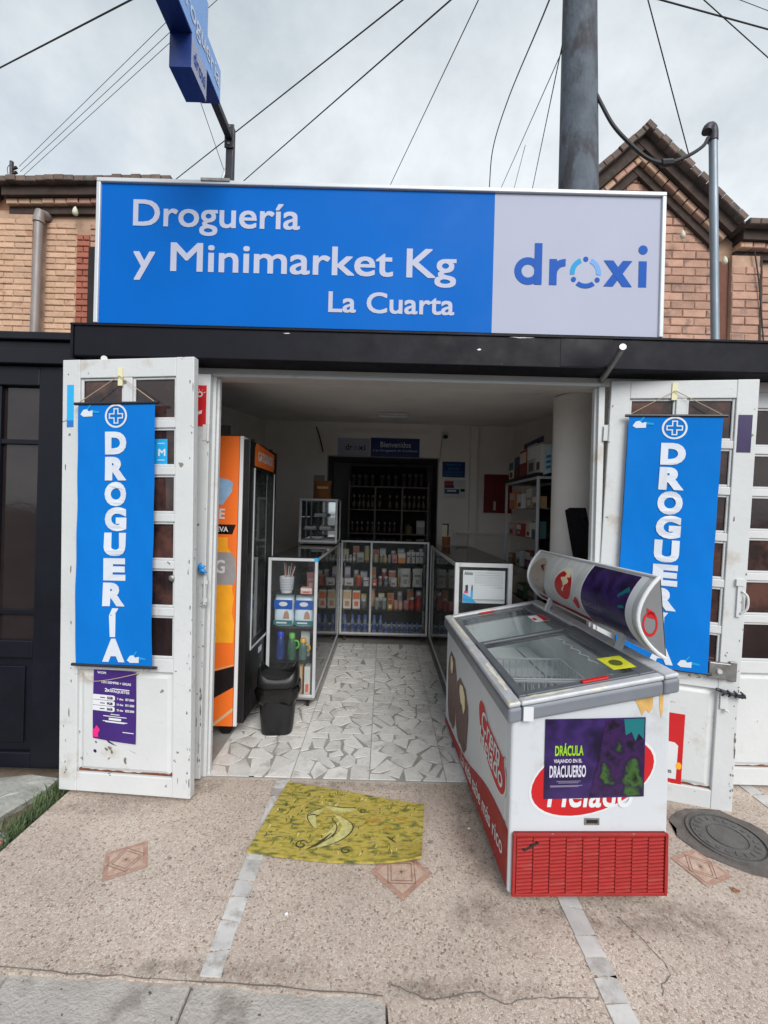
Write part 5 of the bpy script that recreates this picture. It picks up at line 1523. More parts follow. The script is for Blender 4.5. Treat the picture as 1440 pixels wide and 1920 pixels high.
# near end: logo oval, plate, grille, stains
fe = lambda d: (lambda x, z: (x, -d, z))
t = MB(); ov = [(.335 + .25 * math.cos(R(10 * k)), .508 + .145 * math.sin(R(10 * k)) + .062 * math.cos(R(10 * k))) for k in range(36)]
flat(t, fe(.0012), [(.335 + (x - .335) * 1.04, .508 + (z - .508) * 1.06) for x, z in ov]); t.build('logo_outline', M_PAPER, frz)
t = MB(); flat(t, fe(.0020), ov); t.build('logo_field', M_RED, frz)
t = MB(); t.text('Helado', fe(.0028), (.15, .385, .50, .50), 0, .02, .15); t.build('logo_lettering', M_PAPER, frz)
t = MB(); t.box(.305, .365, -.004, -.0004, .325 - .01, .343 - .002); t.build('rating_plate', M_STEEL, frz)
MB().box(.312, .358, -.0046, -.0041, .322, .336).build('plate_print', M_DARK, frz)
t = MB(); flat(t, fe(.0012), [(.50, .818), (.575, .834), (.575, .79), (.56, .765), (.545, .78), (.53, .755), (.515, .79)]); t.build('rust_stain', M_FRZY, frz)
t = MB(); flat(t, fe(.0012), [(.600, .838), (.618, .842), (.616, .77), (.610, .745), (.602, .79)]); t.build('rust_stain', M_FRZY, frz)
# red grille of small louvres
GX0, GX1, GZ0, GZ1 = .018, FW - .014, .040, .288
g = MB()
g.box(GX0 - .006, GX0 + .006, -.019, -.0061, GZ0, GZ1); g.box(GX1 - .006, GX1 + .006, -.019, -.0061, GZ0, GZ1); g.box(GX0 + .006, GX1 - .006, -.0185, -.0061, GZ1 - .010, GZ1); g.box(GX0 + .006, GX1 - .006, -.0185, -.0061, GZ0, GZ0 + .012)
gr_ = g.build('grille', M_REDD, frz, bevel=.002)
MB().box(GX0, GX1, -.006, -.0004, GZ0, GZ1).build('vent_shade_backing', mat('gap_shade_maroon', srgb(86, 26, 26), .8, var=.3, vscale=9), gr_)  # backing coloured dark to paint shade into the slat gaps
cols, rows = 9, 15
cw = (GX1 - GX0 - .016) / cols; rh = (GZ1 - GZ0 - .026) / rows
sl = MB()
sl.prism([(-cw / 2 + .002, 0, -rh * .20), (-cw / 2 + .002, -.0105, -rh * .36), (-cw / 2 + .002, -.0085, rh * .08), (-cw / 2 + .002, 0, rh * .30)], (cw - .004, 0, 0))
s0 = sl.build('slat', M_REDD, gr_)
first = True
for i in range(cols):
    for j in range(rows):
        o = s0 if first else dup(s0, gr_)
        first = False
        o.location = (GX0 + .008 + cw * (i + .5), -.0061, GZ0 + .013 + rh * (j + .5) - .0)
        o.rotation_euler = (0, R(-4.5), 0)
MB().prism([(.05, -.0165, .226), (.056, -.0165, .218), (.118, -.0165, .250), (.112, -.0165, .258)], (0, .010, 0)).build('broken_slot', M_DARK, gr_)
for x in (.17, .50):
    MB().tube([(x, -.0145, GZ1 - .004), (x, -.018, GZ1 - .004)], .006, 8).build('screw', M_STEEL, gr_)
t = MB(); t.box(FW - .012, FW + .004, -.0035, .03, .038, .19); t.build('corner_patch', M_REDD, frz)
for x in (.07, FW - .09):
    for y in (.10, FL - .10):
        MB().tube([(x - .012, y, .018), (x + .012, y, .018)], .018, 12).box(x - .016, x + .016, y - .012, y + .012, .02, FZ0 + .002).build('caster', M_BLACK, frz)

# curved canopy along the rear
CA, CB_ = Vector((.660, 0, 1.300)), Vector((.694, 0, .955))
def arc(t, out=0.0):
    """t 0 at the top edge, 1 at the bottom edge"""
    p = CA.lerp(CB_, t)
    nrm = Vector((-1, 0, -.13)).normalized()
    return p + nrm * (.105 * math.sin(PI * t) ** .85 + out)
Y0c, Y1c = .10, 1.36
cf = lambda out: (lambda u, t: (arc(t, out).x, Y1c + (Y0c - Y1c) * u, arc(t, out).z))
m = MB(); m.grid(lambda u, v: cf(0)(u, 1 - v), 2, 16)
m.grid(lambda u, v: (CA.lerp(CB_, v).x + .004, Y1c + (Y0c - Y1c) * u, CA.lerp(CB_, v).z), 1, 1)
can = m.build('canopy', M_SILK, frz, smooth=False, auto=50)
for y, nm in ((Y0c, 0), (Y1c, 1)):
    t = MB(); flat(t, lambda a, b: (a, y, b), [(arc(k / 14).x, arc(k / 14).z) for k in range(15)]); t.build('canopy_end', M_GREY, can)
P0 = [arc(k / 14, .004) for k in range(15)]
for y in (Y0c, Y1c):
    MB().tube([(p.x, y, p.z) for p in P0], .009, 8).build('canopy_edge', M_PAPER, can)
for p in (arc(0, .003), arc(1, .003)):
    MB().tube([(p.x, Y0c, p.z), (p.x, Y1c, p.z)], .007, 8).build('canopy_edge', M_PAPER, can)
def arcpatch(u0, u1, t0, t1, out, name, mt, nu=1, nt=14):
    t = MB(); t.grid(lambda u, v: cf(out)(u0 + (u1 - u0) * u, t1 + (t0 - t1) * v), nu, nt); t.build(name, mt, can, smooth=True)
def arcpoly(pts, out, name, mt):
    t = MB(); flat(t, cf(out), pts); t.build(name, mt, can)
M_POST = matpaint('purple_film_poster', [srgb(18, 14, 28), srgb(32, 22, 54), srgb(58, 38, 96), srgb(40, 28, 70), srgb(20, 16, 32)], 5, (1, 1, 1), .3, 3, 0)
arcpatch(.60, .93, .03, .97, .0022, 'film_sheet', M_POST)
arcpatch(.594, .606, .02, .98, .0030, 'divider', M_PAPER); arcpatch(.925, .965, .02, .98, .0030, 'divider', M_PAPER)
arcpatch(.285, .297, .02, .98, .0024, 'divider', M_PAPER)
arcpatch(.0, .60, .86, .97, .0016, 'red_foot', M_REDD)
ell = lambda cu, ct, ru, rt, n=20: [(cu + ru * math.cos(2 * PI * k / n), ct + rt * math.sin(2 * PI * k / n)) for k in range(n)]
arcpoly(ell(.43, .40, .095, .27), .0030, 'tub_print', M_PAPER); arcpoly(ell(.43, .42, .085, .24), .0038, 'tub_print', M_RED)
arcpoly([(.40, .18), (.45, .16), (.48, .24), (.475, .36), (.45, .40), (.435, .52), (.425, .50), (.43, .38), (.40, .32)], .0046, 'cream_print', M_CREAM)
arcpoly([(.52, .62), (.555, .52), (.575, .58), (.565, .70), (.535, .74)], .0034, 'spoon_print', M_RED)
arcpoly(ell(.12, .42, .10, .33), .0030, 'oval_print', mat('taupe_print', srgb(170, 156, 146), .45, var=.1)); arcpoly([(.13, .22), (.17, .18), (.19, .30), (.20, .62), (.17, .80), (.14, .74), (.13, .5)], .0038, 'bar_print', M_CHOC)
t = MB(); t.text('DRÁCULA', cf(.0045), (.625, .60, .73, .50), 0, .03); t.text('VIAJANDO EN EL', cf(.0045), (.625, .68, .74, .63), 0, .02); t.text('DRACUUERSO', cf(.0045), (.625, .80, .75, .70), 0, .03); t.build('lettering', mat('muted_lilac_print', srgb(120, 110, 140), .5), can)
arcpoly([(.86, .28), (.90, .16), (.918, .2), (.915, .42), (.88, .44)], .0034, 'castle_print', mat('teal_print', srgb(24, 110, 116), .4))
t = MB(); ring(t, lambda x, z: (x, Y0c - .002, z), .622, 1.10, .026, .034, 0, n=20, sy=1.6); flat(t, lambda x, z: (x, Y0c - .002, z), [(.605, 1.17), (.64, 1.15), (.645, 1.12), (.61, 1.13)]); t.build('end_logo', M_RED, can)
for y in (.30, 1.12):
    MB().prism([(.600, y, zr(.60, .075)), (.628, y, zr(.62, .075)), (.662, y, 1.04), (.646, y, 1.04)], (0, .03, 0)).build('canopy_bracket', M_ALU, can)
# dark promotional board standing up at the far end
bd = empty('promotional_board', tuple(frz.location), R(2.0), 'upright dark board with rounded top behind the freezer canopy', 'board')
a = [at(1060, 957, 2.93), at(1068, 952, 2.93), at(1098, 952, 2.93), at(1101, 962, 2.93), at(1118, 1062, 2.93), at(1078, 1062, 2.93)]
bd.rotation_euler = (0, 0, 0); bd.location = (1.35, 2.93, 0)
MB().prism([tuple(p) for p in a], (0, .008, 0)).build('panel', M_BOARD, bd, w=True)
MB().box(1.36, 1.40, 2.94, 2.955, .9, 1.25).build('support', M_DSTEEL, bd, w=True)

# film poster on the near end of the freezer
ps = empty('poster', tuple(frz.location), R(2.0), 'dark purple film poster taped over the red logo on the freezer end', 'poster')
QX0, QX1, QZ0, QZ1 = .135, .545, .418, .738
sk_ = lambda x, z: (x, -.0036 - .004 * math.sin(PI * (x - QX0) / (QX1 - QX0)) * .3, z + (x - QX0) * .03)
m = MB(); m.grid(lambda u, v: sk_(QX0 + (QX1 - QX0) * u, QZ0 + (QZ1 - QZ0) * v), 8, 6); m.build('sheet', M_POST, ps, smooth=True)
M_GLOW = matpaint('green_purple_print', [srgb(14, 12, 22), srgb(24, 18, 36), srgb(56, 26, 78), srgb(30, 22, 48), srgb(60, 96, 40), srgb(18, 22, 24)], 11, (1, 1, 1), .35, 4, 0)
up_ = lambda d: (lambda u, v: tuple(Vector(sk_(QX0 + (QX1 - QX0) * u, QZ0 + (QZ1 - QZ0) * v)) + Vector((0, -d, 0))))
t = MB(); flat(t, up_(.0008), [(.45, .02), (.985, .02), (.985, .80), (.74, .98), (.60, .98), (.55, .6)]); t.build('dark_field', M_GLOW, ps)
t = MB(); flat(t, up_(.0012), [(.78, .985), (.985, .985), (.985, .72), (.93, .80), (.90, .70), (.86, .82), (.80, .78)]); t.build('castle_print', mat('teal_print', srgb(24, 110, 116), .4), ps)
t = MB(); t.text('DRÁCULA', up_(.0014), (.10, .54, .38, .70), 0, .03); t.build('title', M_LIME, ps)
t = MB(); t.text('VIAJANDO EN EL', up_(.0014), (.09, .44, .37, .50), 0, .025); t.text('DRACUUERSO', up_(.0014), (.05, .27, .41, .42), 0, .03); t.build('title', mat('lilac_white_print', srgb(206, 200, 220), .45), ps)
t = MB()
for v, a, b in ((.215, .12, .36), (.195, .14, .34), (.16, .06, .38), (.148, .06, .34)): flat(t, up_(.0014), [(a, v), (b, v), (b, v + .012), (a, v + .012)])
t.build('small_print', mat('muted_lilac_print', srgb(120, 110, 140), .5), ps)
# ------------------------------------------------------------------ drinks cooler inside the door
cl = empty('drinks_cooler', (-1.543, 2.835, 0), 0, 'tall drinks cooler with orange side and black glass door', 'cooler')
CW, CD, CH = .645, .70, 2.03
m = MB()
m.box(0, CW - .07, 0, .03, .10, CH); m.box(0, CW - .07, CD - .03, CD, .10, CH); m.box(0, .03, .03, CD - .03, .10, CH); m.box(.03, CW - .07, .03, CD - .03, .10, .50); m.box(.03, CW - .07, .03, CD - .03, CH - .22, CH - .001)
m.build('cabinet', M_BLACK, cl, bevel=.004)
MB().box(.031, CW - .075, .031, .034, .50, CH - .22).box(.031, CW - .075, CD - .034, CD - .031, .50, CH - .22).box(.031, .034, .034, CD - .034, .5, CH - .22).build('liner', M_PAPER, cl)
MB().box(CW - .069, CW - .045, -.004, CD, .10, CH).build('white_edge', M_PAPER, cl, bevel=.003)
# door: frame, glass
m = MB(); x0, x1 = CW - .044, CW
m.box(x0, x1, 0, .10, .12, CH - .02); m.box(x0, x1, CD - .07, CD, .12, CH - .02); m.box(x0, x1, .10, CD - .07, .12, .58); m.box(x0, x1, .10, CD - .07, CH - .20, CH - .02)
dr = m.build('door', M_BLACK, cl, bevel=.005)
MB().box(x0 + .014, x0 + .018, .10, CD - .07, .58, CH - .20).build('door_glass', M_DOORG, dr)
m = MB(); m.box(x1, x1 + .006, .098, .112, .575, CH - .2); m.box(x1, x1 + .006, CD - .082, CD - .068, .575, CH - .2); m.box(x1, x1 + .006, .112, CD - .082, .575, .588); m.build('door_trim', M_ALU, dr)
m = MB(); fh = lambda y, z: (x1 + .0012, y, z); flat(m, fh, [(.10, CH - .185), (.585, CH - .185), (.615, CH - .15), (.615, CH - .045), (.13, CH - .025), (.10, CH - .06)]); m.build('header_tag', M_ORANGE, dr)
t = MB(); t.text('GATORADE', lambda y, z: (x1 + .0022, y, z), (.17, CH - .145, .555, CH - .075), 0, .035); t.build('header_lettering', M_PAPER, dr)
MB().box(x1, x1 + .022, CD - .055, CD - .035, .62, .92).build('handle', M_ALU, dr, bevel=.004)
MB().box(x1 + .0005, x1 + .002, .30, .38, .49, .53).build('maker_plate', M_ALU, dr)
for z in (.52, .80, 1.08, 1.36, 1.62):
    s_ = MB()
    for k in range(12): s_.tube([(.05 + .045 * k, .04, z), (.05 + .045 * k, CD - .04, z)], .003, 4)
    s_.box(CW - .095, CW - .085, .036, CD - .036, z - .012, z + .012)
    s_.build('shelf', M_PAPER, cl)
# side graphic facing the street
fc = lambda d: (lambda x, z: (x, -d, z))
t = MB(); flat(t, fc(.0012), [(.002, .10), (CW - .072, .10), (CW - .072, CH - .002), (.002, CH - .002)]); t.build('side_wrap', M_ORANGE, cl)
t = MB(); flat(t, fc(.0020), [(.002, .14), (.30, .20), (CW - .072, .36), (CW - .072, .50), (.40, .45), (.002, .40)]); t.build('dark_swoosh', M_BLACK, cl)
t = MB(); flat(t, fc(.0026), [(.42, .10), (.45, .10), (CW - .072, .20), (CW - .072, .225)]); t.build('pale_streak', M_KRAFT, cl)
t = MB(); flat(t, fc(.0026), [(.40, .455), (.44, .475), (CW - .072, .512), (CW - .072, .505), (.44, .466), (.40, .446)]); t.build('pale_streak', M_KRAFT, cl)
# big bottle print
t = MB()
bc = .462; bz = .655
bot = [(-.078, 0), (.10, 0), (.105, .12), (.088, .20), (.098, .30), (.085, .36), (.100, .44), (.105, .52), (.085, .58), (.05, .63), (.048, .70), (-.048, .70), (-.05, .63), (-.085, .58), (-.105, .5), (-.1, .3), (-.105, .1)]
flat(t, fc(.0026), [(bc + x, bz + z) for x, z in bot]); t.build('bottle_print', M_ORANGE2, cl)
t = MB(); flat(t, fc(.0034), [(bc - .105, bz + .385), (bc + .096, bz + .385), (bc + .108, bz + .44), (bc + .10, bz + .56), (bc + .075, bz + .60), (bc - .08, bz + .60), (bc - .105, bz + .5)]); t.build('bottle_label_print', M_SILVER, cl)
t = MB(); t.text('G', fc(.0042), (bc - .03, bz + .46, bc + .035, bz + .55), 0, .03); t.build('label_lettering', M_PAPER, cl)
t = MB(); flat(t, fc(.0026), [(bc - .05, bz + .70), (bc + .05, bz + .70), (bc + .055, bz + .76), (bc - .055, bz + .76)]); t.build('cap_print', M_ORANGE, cl)
t = MB(); t.text('GATORADE', fc(.0026), (.05, 1.475, .487, 1.545), 0, .03); t.build('side_lettering', M_PAPER, cl)
t = MB(); flat(t, fc(.0026), [(.35, 1.375), (.54, 1.375), (.562, 1.44), (.35, 1.44)]); t.build('black_tag', M_BLACK, cl)
t = MB(); t.text('NUEVA', fc(.0034), (.37, 1.39, .512, 1.425), 0, .03); t.build('tag_lettering', M_PAPER, cl)
t = MB(); flat(t, fc(.0026), [(.40, 1.58), (.47, 1.57), (.53, 1.66), (.535, 1.72), (.50, 1.74), (.43, 1.75)]); t.build('splash_print', mat('pale_blue_splash', srgb(140, 180, 214), .45, var=.15, vscale=20), cl)
for x, y in ((.10, .10), (.50, .10), (.10, .60), (.50, .60)):
    MB().tube([(x, y - .016, .045), (x, y + .016, .045)], .045, 14).box(x - .03, x + .03, y - .03, y + .03, .05, .10).build('caster', M_BLACK, cl)

# ------------------------------------------------------------------ waste bin
bn = empty('waste_bin', (-.705, 2.985, 0.0095), R(6), 'black plastic swing-top waste bin lined with a black bag', 'bin')
def loft(levels, n=28, p=4.0):
    m = MB(); vs = []
    for (rx, ry, z, dz) in levels:
        for k in range(n):
            a = 2 * PI * k / n; c, s = math.cos(a), math.sin(a)
            x = rx * math.copysign(abs(c) ** (2 / p), c); y = ry * math.copysign(abs(s) ** (2 / p), s)
            vs.append((x, y, z + dz * (c * c - .45)))
    N = len(levels)
    fs = [(i * n + k, i * n + (k + 1) % n, (i + 1) * n + (k + 1) % n, (i + 1) * n + k) for i in range(N - 1) for k in range(n)]
    fs += [tuple(range(n))[::-1]]
    m.add(vs, fs); return m
loft([(.100, .082, 0, 0), (.106, .088, .012, 0), (.134, .112, .33, 0), (.134, .112, .345, 0)]).build('body', M_BLACK, bn, auto=50)
random.seed(9)
m = loft([(.1265, .1045, .235, 0), (.133, .111, .26, 0), (.146, .124, .30, 0), (.141, .119, .345, 0)])
m.v = [(x * (1 + random.uniform(-.02, .09)), y * (1 + random.uniform(-.02, .09)), z + random.uniform(-.03, .010)) for x, y, z in m.v]
m.build('bag', M_BAG, bn, smooth=True)
m = loft([(.140, .120, .335, 0), (.142, .122, .36, 0), (.139, .117, .40, .05), (.130, .106, .425, .085), (.120, .097, .42, .085), (.126, .10, .385, .04), (.130, .104, .35, 0)])
m.f = m.f[:-1]; m.m = m.m[:-1]
m.build('lid_frame', M_BLACK, bn, auto=55)
MB().grid(lambda u, v: (-.124 + .248 * u, -.095 + .19 * v, .385 - .030 * math.sin(PI * v) - .05 * (u - .35)), 6, 8).build('swing_flap', M_BLACK, bn, smooth=True)

# ------------------------------------------------------------------ glass counters
def showcase(name, label, x0, x1, y0, y1, z0, z1, shelves, glassed, post=.024, casters=True, cat='display counter', base_mat=None, back=None, mids=(), rails=True):
    """aluminium framed glass case; glassed: which sides carry a pane"""
    s_ = empty(name, ((x0 + x1) / 2, (y0 + y1) / 2, 0.0085), 0, label, cat)
    m = MB(); p = post
    for x in (x0, x1 - p):
        for y in (y0, y1 - p): m.box(x, x + p, y, y + p, z0, z1)
    for z in (z0, z1 - p):
        for y in (y0, y1 - p): m.box(x0 + p, x1 - p, y + .0005, y + p - .0005, z + .0005, z + p - .0005)
        for x in (x0, x1 - p): m.box(x + .0005, x + p - .0005, y0 + p, y1 - p, z + .0005, z + p - .0005)
    for x in mids: m.box(x - p / 2, x + p / 2, y0 + .001, y0 + p - .001, z0 + p, z1 - p)
    m.build('frame', M_ALU, s_, w=True, bevel=.003, seg=1)
    a = .008
    if 'f' in glassed: MB().box(x0 + p, x1 - p, y0 + a, y0 + a + .004, z0 + p, z1 - p).build('pane', M_GLASS, s_, w=True)
    if 'l' in glassed: MB().box(x0 + a, x0 + a + .004, y0 + p, y1 - p, z0 + p, z1 - p).build('pane', M_GLASS, s_, w=True)
    if 'r' in glassed: MB().box(x1 - a - .004, x1 - a, y0 + p, y1 - p, z0 + p, z1 - p).build('pane', M_GLASS, s_, w=True)
    if 't' in glassed: MB().box(x0 + .004, x1 - .004, y0 + .004, y1 - .004, z1 + .0008, z1 + .0068).build('top_pane', M_GLASS, s_, w=True)
    MB().box(x0 + .002, x1 - .002, y0 + .002, y1 - .002, z0 - .012, z0 - .0005).build('base', base_mat or M_SHELF, s_, w=True)
    for z in shelves:
        MB().box(x0 + .014, x1 - .014, y0 + .016, y1 - .014, z - .006, z).build('shelf', M_GLASS, s_, w=True)
    if back: 
        if back == 'b': MB().box(x0 + p, x1 - p, y1 - .012, y1 - .006, z0 + p, z1 - p).build('back_panel', M_DARK, s_, w=True)
        if back == 'l': MB().box(x0 + .006, x0 + .012, y0 + p, y1 - p, z0 + p, z1 - p).build('back_panel', M_DARK, s_, w=True)
        if back == 'r': MB().box(x1 - .012, x1 - .006, y0 + p, y1 - p, z0 + p, z1 - p).build('back_panel', M_DARK, s_, w=True)
    if casters:
        for x in (x0 + .06, x1 - .06):
            for y in (y0 + .06, y1 - .06):
                MB().tube([(x - .01, y, .0285), (x + .01, y, .0285)], .020, 10).box(x - .012, x + .012, y - .012, y + .012, .03, z0 - .0125).build('caster', M_BLACK, s_, w=True)
    return s_
ZB = .095
LX0, LX1 = -.885, -.500
SH = (.365, .632, .892)
showcase('glass_counter', 'aluminium and glass counter running back from beside the waste bin', LX0, LX1, 3.30, 5.02, ZB, 1.175, SH, 'frt', back='l')
t = MB().box(LX1 - .028, LX1 + .002, 3.297, 3.330, 1.150, 1.179).build('corner_cap', M_SKYB); t.parent = bpy.data.objects['glass_counter']; t.location = -wloc(t.parent)
BX0, BX1, BY = -.497, .548, 5.05
SB = (.385, .66, .945)
showcase('glass_counter', 'wide glass counter across the back of the shop aisle', BX0, BX1, BY, BY + .42, ZB, 1.205, SB, 'flrt', back='b', mids=(-.135,))
RX0, RX1 = .560, 1.005
showcase('glass_counter', 'glass counter behind the freezer with a chart in its end', RX0, RX1, 3.29, 5.02, ZB, 1.175, SH, 'flt', back='r', post=.034)

# ---- goods --------------------------------------------------------
_GC = {}
def solid(c, rough=.5): 
    nm = 'pack_%02x%02x%02x' % c
    return mat(nm, srgb(*c), rough, var=.06, vscale=12)
def g_bottle(h, r, body, cap, neck=.38, capr=.55, taper=0.0):
    m = MB()
    m.lathe([(r * .9, 0), (r, h * .03), (r, h * .55), (r * .96, h * .62), (r * neck * 1.2, h * .78), (r * neck, h * .83)], n=12)
    m.lathe([(r * capr, h * .82), (r * capr, h * .97), (r * capr * .8, h)], n=10, m=1)
    m.lathe([(r * 1.015, h * .18), (r * 1.015, h * .48)], n=12, m=2)
    return m
def g_jar(h, r):
    m = MB(); m.lathe([(r * .95, 0), (r, h * .05), (r, h * .7), (r * .85, h * .78)], n=12); m.lathe([(r * .9, h * .78), (r * .9, h)], n=12, m=1); return m
def g_box(w, d, h):
    m = MB(); m.box(-w / 2, w / 2, -d / 2, d / 2, 0, h)
    m.box(-w / 2 + .003, w / 2 - .003, -d / 2 - .0008, -d / 2 - .0001, h * .52, h * .92, 1); m.box(-w * .28, w * .28, -d / 2 - .0009, -d / 2 - .0001, h * .12, h * .40, 2); return m
def g_pouch(w, d, h):
    m = MB(); n = 8
    for sgn in (-1, 1):
        m.grid(lambda u, v: ((u - .5) * w * (1 - .14 * math.sin(PI * v)), sgn * d / 2 * math.sin(PI * min(1, max(0, u))) ** .6 * (1 - v) ** .55, v * h), 8, 8)
    k = len(m.f); 
    m.box(-w * .3, w * .3, -d * .40, -d * .38, h * .55, h * .68, 1); m.box(-w * .18, w * .18, -d * .47, -d * .45, h * .15, h * .42, 2); return m
def g_bag(w, d, h):
    """soft diaper bag"""
    m = MB(); vs = []
    levels = [(.94, .8, 0), (1, 1, .08), (1.0, 1, .3), (.99, .96, .6), (.97, .85, .85), (.95, .45, .97), (.93, .12, 1.0)]
    n = 24
    for (a, b, z) in levels:
        for k in range(n):
            t = 2 * PI * k / n; c, s = math.cos(t), math.sin(t)
            vs.append((w / 2 * a * math.copysign(abs(c) ** .5, c), d / 2 * b * math.copysign(abs(s) ** .6, s), z * h))
    fs = [(i * n + k, i * n + (k + 1) % n, (i + 1) * n + (k + 1) % n, (i + 1) * n + k) for i in range(len(levels) - 1) for k in range(n)]
    fs.append(tuple(range(n))[::-1]); m.add(vs, fs); return m
def goods(name, mb, mats, x, y, z, label, cat, group=None, rz=None, smooth=None):
    o = mb.build(name, mats, None, loc=(x, y, z), rz=random.uniform(-.08, .08) if rz is None else rz, auto=45 if smooth is None else None)
    return tag(o, label, cat, group)
ORD = ['first', 'second', 'third', 'fourth', 'fifth', 'sixth', 'seventh', 'eighth', 'ninth', 'tenth', 'eleventh', 'twelfth', 'thirteenth', 'fourteenth']
random.seed(31)
WHT, CLR = solid((214, 214, 212)), solid((176, 180, 180))
M_BLUEB = mat('blue_bottle_plastic', srgb(40, 70, 140), .2, var=.1, vscale=20)
M_BLUEC = mat('blue_cap_plastic', srgb(50, 96, 190), .35)
M_WATER = mat('pale_bottle_plastic', srgb(110, 124, 150), .15, var=.1, vscale=20)
# --- back counter, column positions read off the case
BZ = [ZB + .002, SB[0], SB[1], SB[2]]
bxp = lambda c: at(600 + c * .18056, 1080, BY + .10).x
row = lambda c: (bxp(c), BY + .10)
wpx = .18056 / 800 * (BY + .1)
# bottom shelf
for i, c in enumerate((270, 350, 415, 480, 575, 640)):
    x, y = row(c); goods('alcohol_bottle', g_bottle(.205, .026, 0, 0, .45, .62), [M_WATER, M_BLUEC, M_BLUEB], x, y, BZ[0], ORD[i] + ' of six tall blue-capped bottles from the cooler side, bottom shelf, back counter', 'bottle', 'tall blue-capped bottles')
for i, c in enumerate((695, 755, 810, 865, 920, 970, 1020)):
    x, y = row(c); goods('alcohol_bottle', g_bottle(.125, .021, 0, 0, .45, .62), [M_WATER, M_BLUEC, M_BLUEB], x, y, BZ[0], ORD[i] + ' of seven short blue-capped bottles after the tall ones, bottom shelf', 'bottle', 'short blue-capped bottles')
# third row
OR, BE, RD = solid((226, 110, 46)), solid((206, 176, 140)), solid((168, 40, 34))
for i, c in enumerate((200, 290)):
    x, y = row(c); goods('tall_carton', g_box(.092, .06, .215), [solid((222, 214, 200)), BE, solid((196, 140, 110))], x, y, BZ[1], ('first' if i == 0 else 'second') + ' tall beige and white carton on the lower shelf of the back counter', 'box', 'tall beige cartons', rz=0)
x, y = row(385); goods('tall_carton', g_box(.088, .06, .21), [solid((224, 220, 214)), OR, OR], x, y, BZ[1], 'tall orange and white carton beside the beige cartons', 'box', rz=0)
x, y = row(460); goods('jar', g_jar(.11, .026), [solid((90, 96, 98)), WHT], x, y, BZ[1], 'grey jar with white lid by the centre upright, lower shelf', 'jar')
for i, c in enumerate((600, 672)):
    x, y = row(c); goods('glass_jar', g_jar(.13, .030), [solid((120, 126, 126), .15), CLR], x, y, BZ[1], ORD[i] + ' clear glass jar past the centre upright, lower shelf', 'jar', 'clear glass jars')
x, y = row(735); goods('striped_carton', g_box(.056, .05, .12), [solid((206, 160, 50)), RD, solid((230, 220, 200))], x, y, BZ[1], 'small red and yellow striped carton on the lower shelf', 'box', rz=0)
for i, (c, cc) in enumerate(((795, (196, 140, 134)), (842, (206, 170, 140)), (905, (186, 110, 106)))):
    x, y = row(c); goods('pink_jar', g_jar(.105, .027 if i < 2 else .034), [solid(cc), solid((210, 150, 140))], x, y, BZ[1], ('pinkish', 'beige', 'wide rose')[i] + ' jar between the striped carton and the red bottles', 'jar')
x, y = row(965); goods('red_bottle', g_bottle(.145, .028, 0, 0, .5, .75), [RD, WHT, solid((190, 60, 50))], x, y, BZ[1], 'shorter red bottle with white cap on the lower shelf', 'bottle')
x, y = row(1030); goods('red_bottle', g_bottle(.215, .034, 0, 0, .5, .75), [RD, WHT, solid((180, 46, 40))], x, y, BZ[1], 'tall red bottle with white cap at the shelf end', 'bottle')
# second row
for i, c in enumerate((200, 305)):
    x, y = row(c); goods('flat_carton', g_box(.105, .07, .085), [solid((206, 200, 196)), solid((214, 210, 206)), solid((140, 120, 112))], x, y, BZ[2], ORD[i] + ' low white carton on the middle shelf of the back counter', 'box', 'low white cartons', rz=0)
x, y = row(400); goods('orange_can', g_jar(.125, .038), [solid((176, 62, 34)), solid((214, 130, 50))], x, y, BZ[2], 'red can with orange lid on the middle shelf', 'can')
x, y = row(480); goods('white_pack', g_pouch(.075, .05, .095), [WHT, solid((60, 60, 66)), CLR], x, y, BZ[2], 'small white pack by the centre upright, middle shelf', 'packet')
x, y = row(568); goods('red_carton', g_box(.05, .05, .085), [solid((200, 70, 56)), solid((214, 110, 90)), WHT], x, y, BZ[2], 'small coral carton past the centre upright, middle shelf', 'box', rz=0)
for i, c in enumerate((626, 686)):
    x, y = row(c); goods('white_cap_bottle', g_bottle(.115, .024, 0, 0, .6, .85), [solid((100, 106, 108), .2), WHT, solid((130, 134, 134))], x, y, BZ[2], ORD[i] + ' grey bottle with big white cap on the middle shelf', 'bottle', 'white-capped grey bottles')
x, y = row(765); goods('grey_pack', g_pouch(.085, .05, .10), [solid((180, 178, 176)), WHT, solid((120, 116, 116))], x, y, BZ[2], 'small grey sachet pack before the tall pouches', 'packet')
for i, c in enumerate((885, 1012)):
    x, y = row(c); goods('foil_pouch', g_pouch(.125, .06, .215), [solid((186, 186, 182)), solid((120, 120, 120)), solid((140, 138, 136))], x, y, BZ[2], ORD[i] + ' tall white pouch on the middle shelf of the back counter', 'pouch', 'tall white pouches')
# top row
for i, (c, h) in enumerate(((170, .105), (205, .085), (243, .06), (280, .07), (312, .08), (350, .105))):
    x, y = row(c); goods('small_bottle', g_bottle(h, .018, 0, 0, .5, .7), [CLR, WHT, WHT], x, y, BZ[3], ORD[i] + ' of the small white bottles on the top shelf, from the cooler side', 'bottle', 'small white bottles')
x, y = row(415); goods('grey_carton', g_box(.085, .05, .115), [solid((150, 148, 148)), solid((190, 188, 186)), solid((110, 108, 108))], x, y, BZ[3], 'grey carton beside the small white bottles, top shelf', 'box', rz=0)
for i, (c, cc, nm) in enumerate(((575, (176, 178, 140), 'yellowish'), (632, (150, 150, 120), 'olive'), (672, (206, 180, 130), 'tan'), (716, (150, 158, 158), 'greyish'))):
    x, y = row(c); goods('tonic_bottle', g_bottle(.09, .023, 0, 0, .5, .6), [solid(cc, .3), WHT, solid(cc)], x, y, BZ[3], nm + ' squat bottle in the middle of the top shelf', 'bottle')
